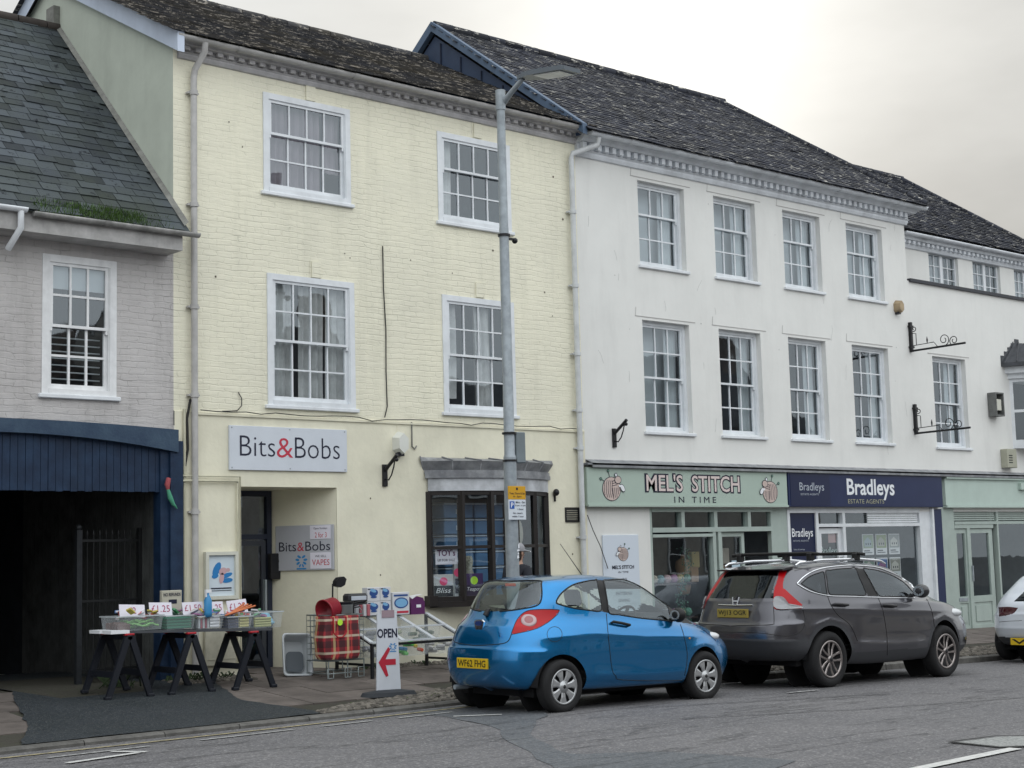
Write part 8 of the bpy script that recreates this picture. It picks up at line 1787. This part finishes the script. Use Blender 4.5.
for i, (x0, x1, z0, z1, wd) in enumerate(((12.50, 12.715, 1.175, 1.36, 'top left'), (12.72, 12.90, 1.175, 1.36, 'top right'), (12.50, 12.715, .985, 1.17, 'bottom left'), (12.72, 12.90, .985, 1.17, 'bottom right'))):
    carton('%s of four white cartons with a dark blue picture on the bin table' % wd, x0, x1, z0, z1, .12, d_engine, group='white cartons with blue pictures')
def d_oval(t, x0, x1, z0, z1, y):
    b = MB(); cx, w = (x0 + x1) / 2, x1 - x0; blob(b, cx, z0 + .16, w * .42, .075, 0, y, 0, 22); blob(b, cx, z0 + .16, w * .35, .058, 0, y - .002, 1, 22); b.box(x0 + .02, x1 - .03, y, y + .001, z0 + .25, z0 + .275, 0); b.box(x0 + .07, x1 - .02, y, y + .001, z0 + .02, z0 + .05, 2); b.build('print', [M_cb1, M_cb2, M_redink], t)
carton('white carton with a large blue oval picture, right of the four cartons', 12.93, 13.22, .975, 1.28, .12, d_oval)
t = thing('carton', 'small plum coloured carton with rounded top at the right end of the bin table', 'carton', (13.36, yc, .96)); b = MB(); b.prism([(13.25, .965), (13.49, .965), (13.49, 1.13), (13.46, 1.19), (13.36, 1.215), (13.28, 1.18), (13.25, 1.12)], yc, yc + .16, 0, 'y'); b.build('box', M_pur, t)
b = MB(); b.box(13.34, 13.42, yc - .003, yc, 1.06, 1.10); b.build('print', M_bright, t); b = MB(); b.add([(13.28, yc + .01, 1.18), (13.36, yc + .01, 1.225), (13.47, yc + .01, 1.23), (13.47, yc + .12, 1.24), (13.30, yc + .12, 1.22)], [(0, 1, 2, 3, 4)]); b.build('lid_flap', M_cart, t)
t = thing('packaged_airbed', 'black and silver boxed appliance standing left of the white cartons', 'appliance', (12.3, 17.05, 1.1)); b = MB(); b.rbox(12.16, 12.48, 17.02, 17.2, 1.17, 1.29, .03); b.rbox(12.20, 12.46, 17.04, 17.2, .97, 1.17, .02); b.build('case', mat('charcoal_case', (.03, .032, .036), .4), t)
b = MB(); b.rbox(12.19, 12.44, 17.012, 17.02, 1.20, 1.255, .004); b.build('silver_band', mat('silver_band', (.50, .54, .60), .3), t)
for i in range(4):
    b = MB(); b.rbox(12.24 + i * .062, 12.29 + i * .062, 16.98, 17.03, .985, 1.14, .006); o = b.build('upright_packet', mat('packet_%d' % i, [(.35, .35, .38), (.30, .08, .10), (.50, .50, .52), (.40, .12, .14)][i], .5), org=(12.24, 17, 1)); tag(o, 'slim upright packet leaning in front of the silver banded appliance', 'packet', 'slim packets before the appliance')

# ================================================================== person behind the lamp column
px_, py_ = 14.50, 16.25; pz = zp(px_, py_)
root = thing('person', 'person in dark jacket and grey cap with white peak, behind the lamp column', 'person', (px_, py_, pz))
def skin(name, pts, edges, radii, m, parent, sub=2, rootv=0):
    me = bpy.data.meshes.new(name); o0 = Vector(ORG[parent.name]); me.from_pydata([tuple(Vector(p) - o0) for p in pts], edges, []); o = bpy.data.objects.new(name, me); COL.objects.link(o)
    md = o.modifiers.new('s', 'SKIN'); md.use_smooth_shade = True
    for i, r in enumerate(radii): me.skin_vertices[0].data[i].radius = (r, r) if not isinstance(r, tuple) else r; me.skin_vertices[0].data[i].use_root = (i == rootv)
    sb_ = o.modifiers.new('u', 'SUBSURF'); sb_.levels = sub; sb_.render_levels = sub
    bpy.context.view_layer.update(); dg = bpy.context.evaluated_depsgraph_get(); nm_ = bpy.data.meshes.new_from_object(o.evaluated_get(dg)); o.modifiers.clear(); o.data = nm_; nm_.materials.clear(); nm_.materials.append(m)
    for p in nm_.polygons: p.use_smooth = True
    o.parent = parent; ORG[o.name] = tuple(o0); return o
M_skin = mat('skin', (.42, .26, .19), .55); M_jack = mat('dark_jacket', (.02, .022, .03), .8); M_trs = mat('dark_trousers', (.025, .028, .035), .8)
X = lambda a, b_, c: (px_ + a, py_ + b_, pz + c)
# body turned to the right (+x), facing along the street
pts = [X(0, 0, .93), X(0, 0, 1.12), X(0, 0, 1.34), X(.01, 0, 1.42), X(.02, 0, 1.50), X(.03, 0, 1.60), X(.03, 0, 1.68),
       X(0, -.10, .88), X(.03, -.11, .48), X(0, -.11, .09), X(.13, -.11, .05), X(0, .10, .88), X(-.02, .11, .48), X(-.03, .11, .09), X(.10, .11, .05),
       X(0, -.20, 1.38), X(-.02, -.25, 1.10), X(.10, -.24, .90), X(.16, -.23, .84), X(0, .20, 1.38), X(-.02, .25, 1.10), X(.10, .24, .90), X(.16, .23, .84)]
ed = [(0, 1), (1, 2), (2, 3), (3, 4), (4, 5), (5, 6), (0, 7), (7, 8), (8, 9), (9, 10), (0, 11), (11, 12), (12, 13), (13, 14), (2, 15), (15, 16), (16, 17), (17, 18), (2, 19), (19, 20), (20, 21), (21, 22)]
rd_ = [.13, .125, .14, .085, .052, .085, .075, .085, .058, .042, .035, .085, .058, .042, .035, .06, .045, .034, .03, .06, .045, .034, .03]
skin('body', pts, ed, rd_, M_skin, root)
skin('jacket', [X(0, 0, .86), X(0, 0, 1.12), X(0, 0, 1.34), X(.005, 0, 1.47), X(0, -.20, 1.38), X(-.02, -.25, 1.10), X(.10, -.24, .92), X(0, .20, 1.38), X(-.02, .25, 1.10), X(.10, .24, .92)], [(0, 1), (1, 2), (2, 3), (2, 4), (4, 5), (5, 6), (2, 7), (7, 8), (8, 9)], [.165, .155, .17, .085, .08, .062, .05, .08, .062, .05], M_jack, root)
skin('trousers', [X(0, 0, .92), X(0, -.10, .86), X(.03, -.11, .48), X(0, -.11, .10), X(0, .10, .86), X(-.02, .11, .48), X(-.03, .11, .10)], [(0, 1), (1, 2), (2, 3), (0, 4), (4, 5), (5, 6)], [.14, .10, .072, .058, .10, .072, .058], M_trs, root)
for sg in (-1, 1):
    b = MB(); yo = py_ + sg * .11; xo = px_ + (.0 if sg < 0 else -.03); b.rbox(xo - .08, xo + .20, yo - .05, yo + .05, pz, pz + .09, .02); b.build('shoe', M_black, root)
    # hand: palm and five curled fingers
    hx, hy, hz_ = px_ + .17, py_ + sg * .235, pz + .82
    for f, (dx, ln) in enumerate(((-.03, .07), (-.01, .08), (.012, .078), (.032, .062))): skin('finger', [(hx + dx, hy, hz_), (hx + dx + .012, hy, hz_ - ln * .55), (hx + dx + .004, hy - sg * .015, hz_ - ln)], [(0, 1), (1, 2)], [.011, .009, .007], M_skin, root, 1)
    skin('thumb', [(hx + .03, hy, hz_ + .03), (hx + .055, hy - sg * .01, hz_ + .0), (hx + .058, hy - sg * .015, hz_ - .03)], [(0, 1), (1, 2)], [.012, .010, .008], M_skin, root, 1)
b = MB(); b.sphere(X(.12, 0, 1.585), (.02, .014, .022), 10, 6); b.build('nose', M_skin, root)
for sg in (-1, 1):
    b = MB(); b.sphere(X(.102, sg * .032, 1.62), .011, 8, 5); b.build('eye', M_bright, root); b = MB(); b.sphere(X(.112, sg * .032, 1.62), .005, 6, 4); b.build('pupil', M_black, root); b = MB(); b.sphere(X(.025, sg * .085, 1.605), (.02, .008, .03), 8, 6); b.build('ear', M_skin, root)
b = MB(); b.sphere(X(.105, 0, 1.545), (.012, .025, .006), 8, 5); b.build('mouth', mat('lips', (.3, .12, .1), .5), root)
b = MB(); b.sphere(X(-.025, 0, 1.575), (.085, .088, .115), 14, 9); b.build('hair', mat('dark_hair', (.03, .02, .015), .8), root)
b = MB(); prof = [(.102, 1.635), (.104, 1.66), (.098, 1.70), (.075, 1.735), (.04, 1.752), (0, 1.757)]; b.lathe(prof, 20, M=Matrix.Translation((px_ + .015, py_, pz))); cp = b.build('cap', mat('cap_grey', (.28, .28, .30), .8), root)
b = MB(); n = 12; vs = []
for k in range(n + 1):
    a = R(-75 + 150 * k / n); vs += [(px_ + .015 + .10 * math.cos(a), py_ + .10 * math.sin(a), pz + 1.645), (px_ + .015 + .20 * math.cos(a * .62), py_ + .115 * math.sin(a), pz + 1.62)]
b.add(vs + [(v[0], v[1], v[2] + .01) for v in vs], [(2 * k, 2 * k + 2, 2 * k + 3, 2 * k + 1) for k in range(n)] + [(2 * n + 2 + 2 * k, 2 * n + 2 + 2 * k + 1, 2 * n + 2 + 2 * k + 3, 2 * n + 2 + 2 * k + 2) for k in range(n)] + [(2 * k + 1, 2 * k + 3, 2 * n + 5 + 2 * k, 2 * n + 3 + 2 * k) for k in range(n)]); b.build('peak', M_bright, root)
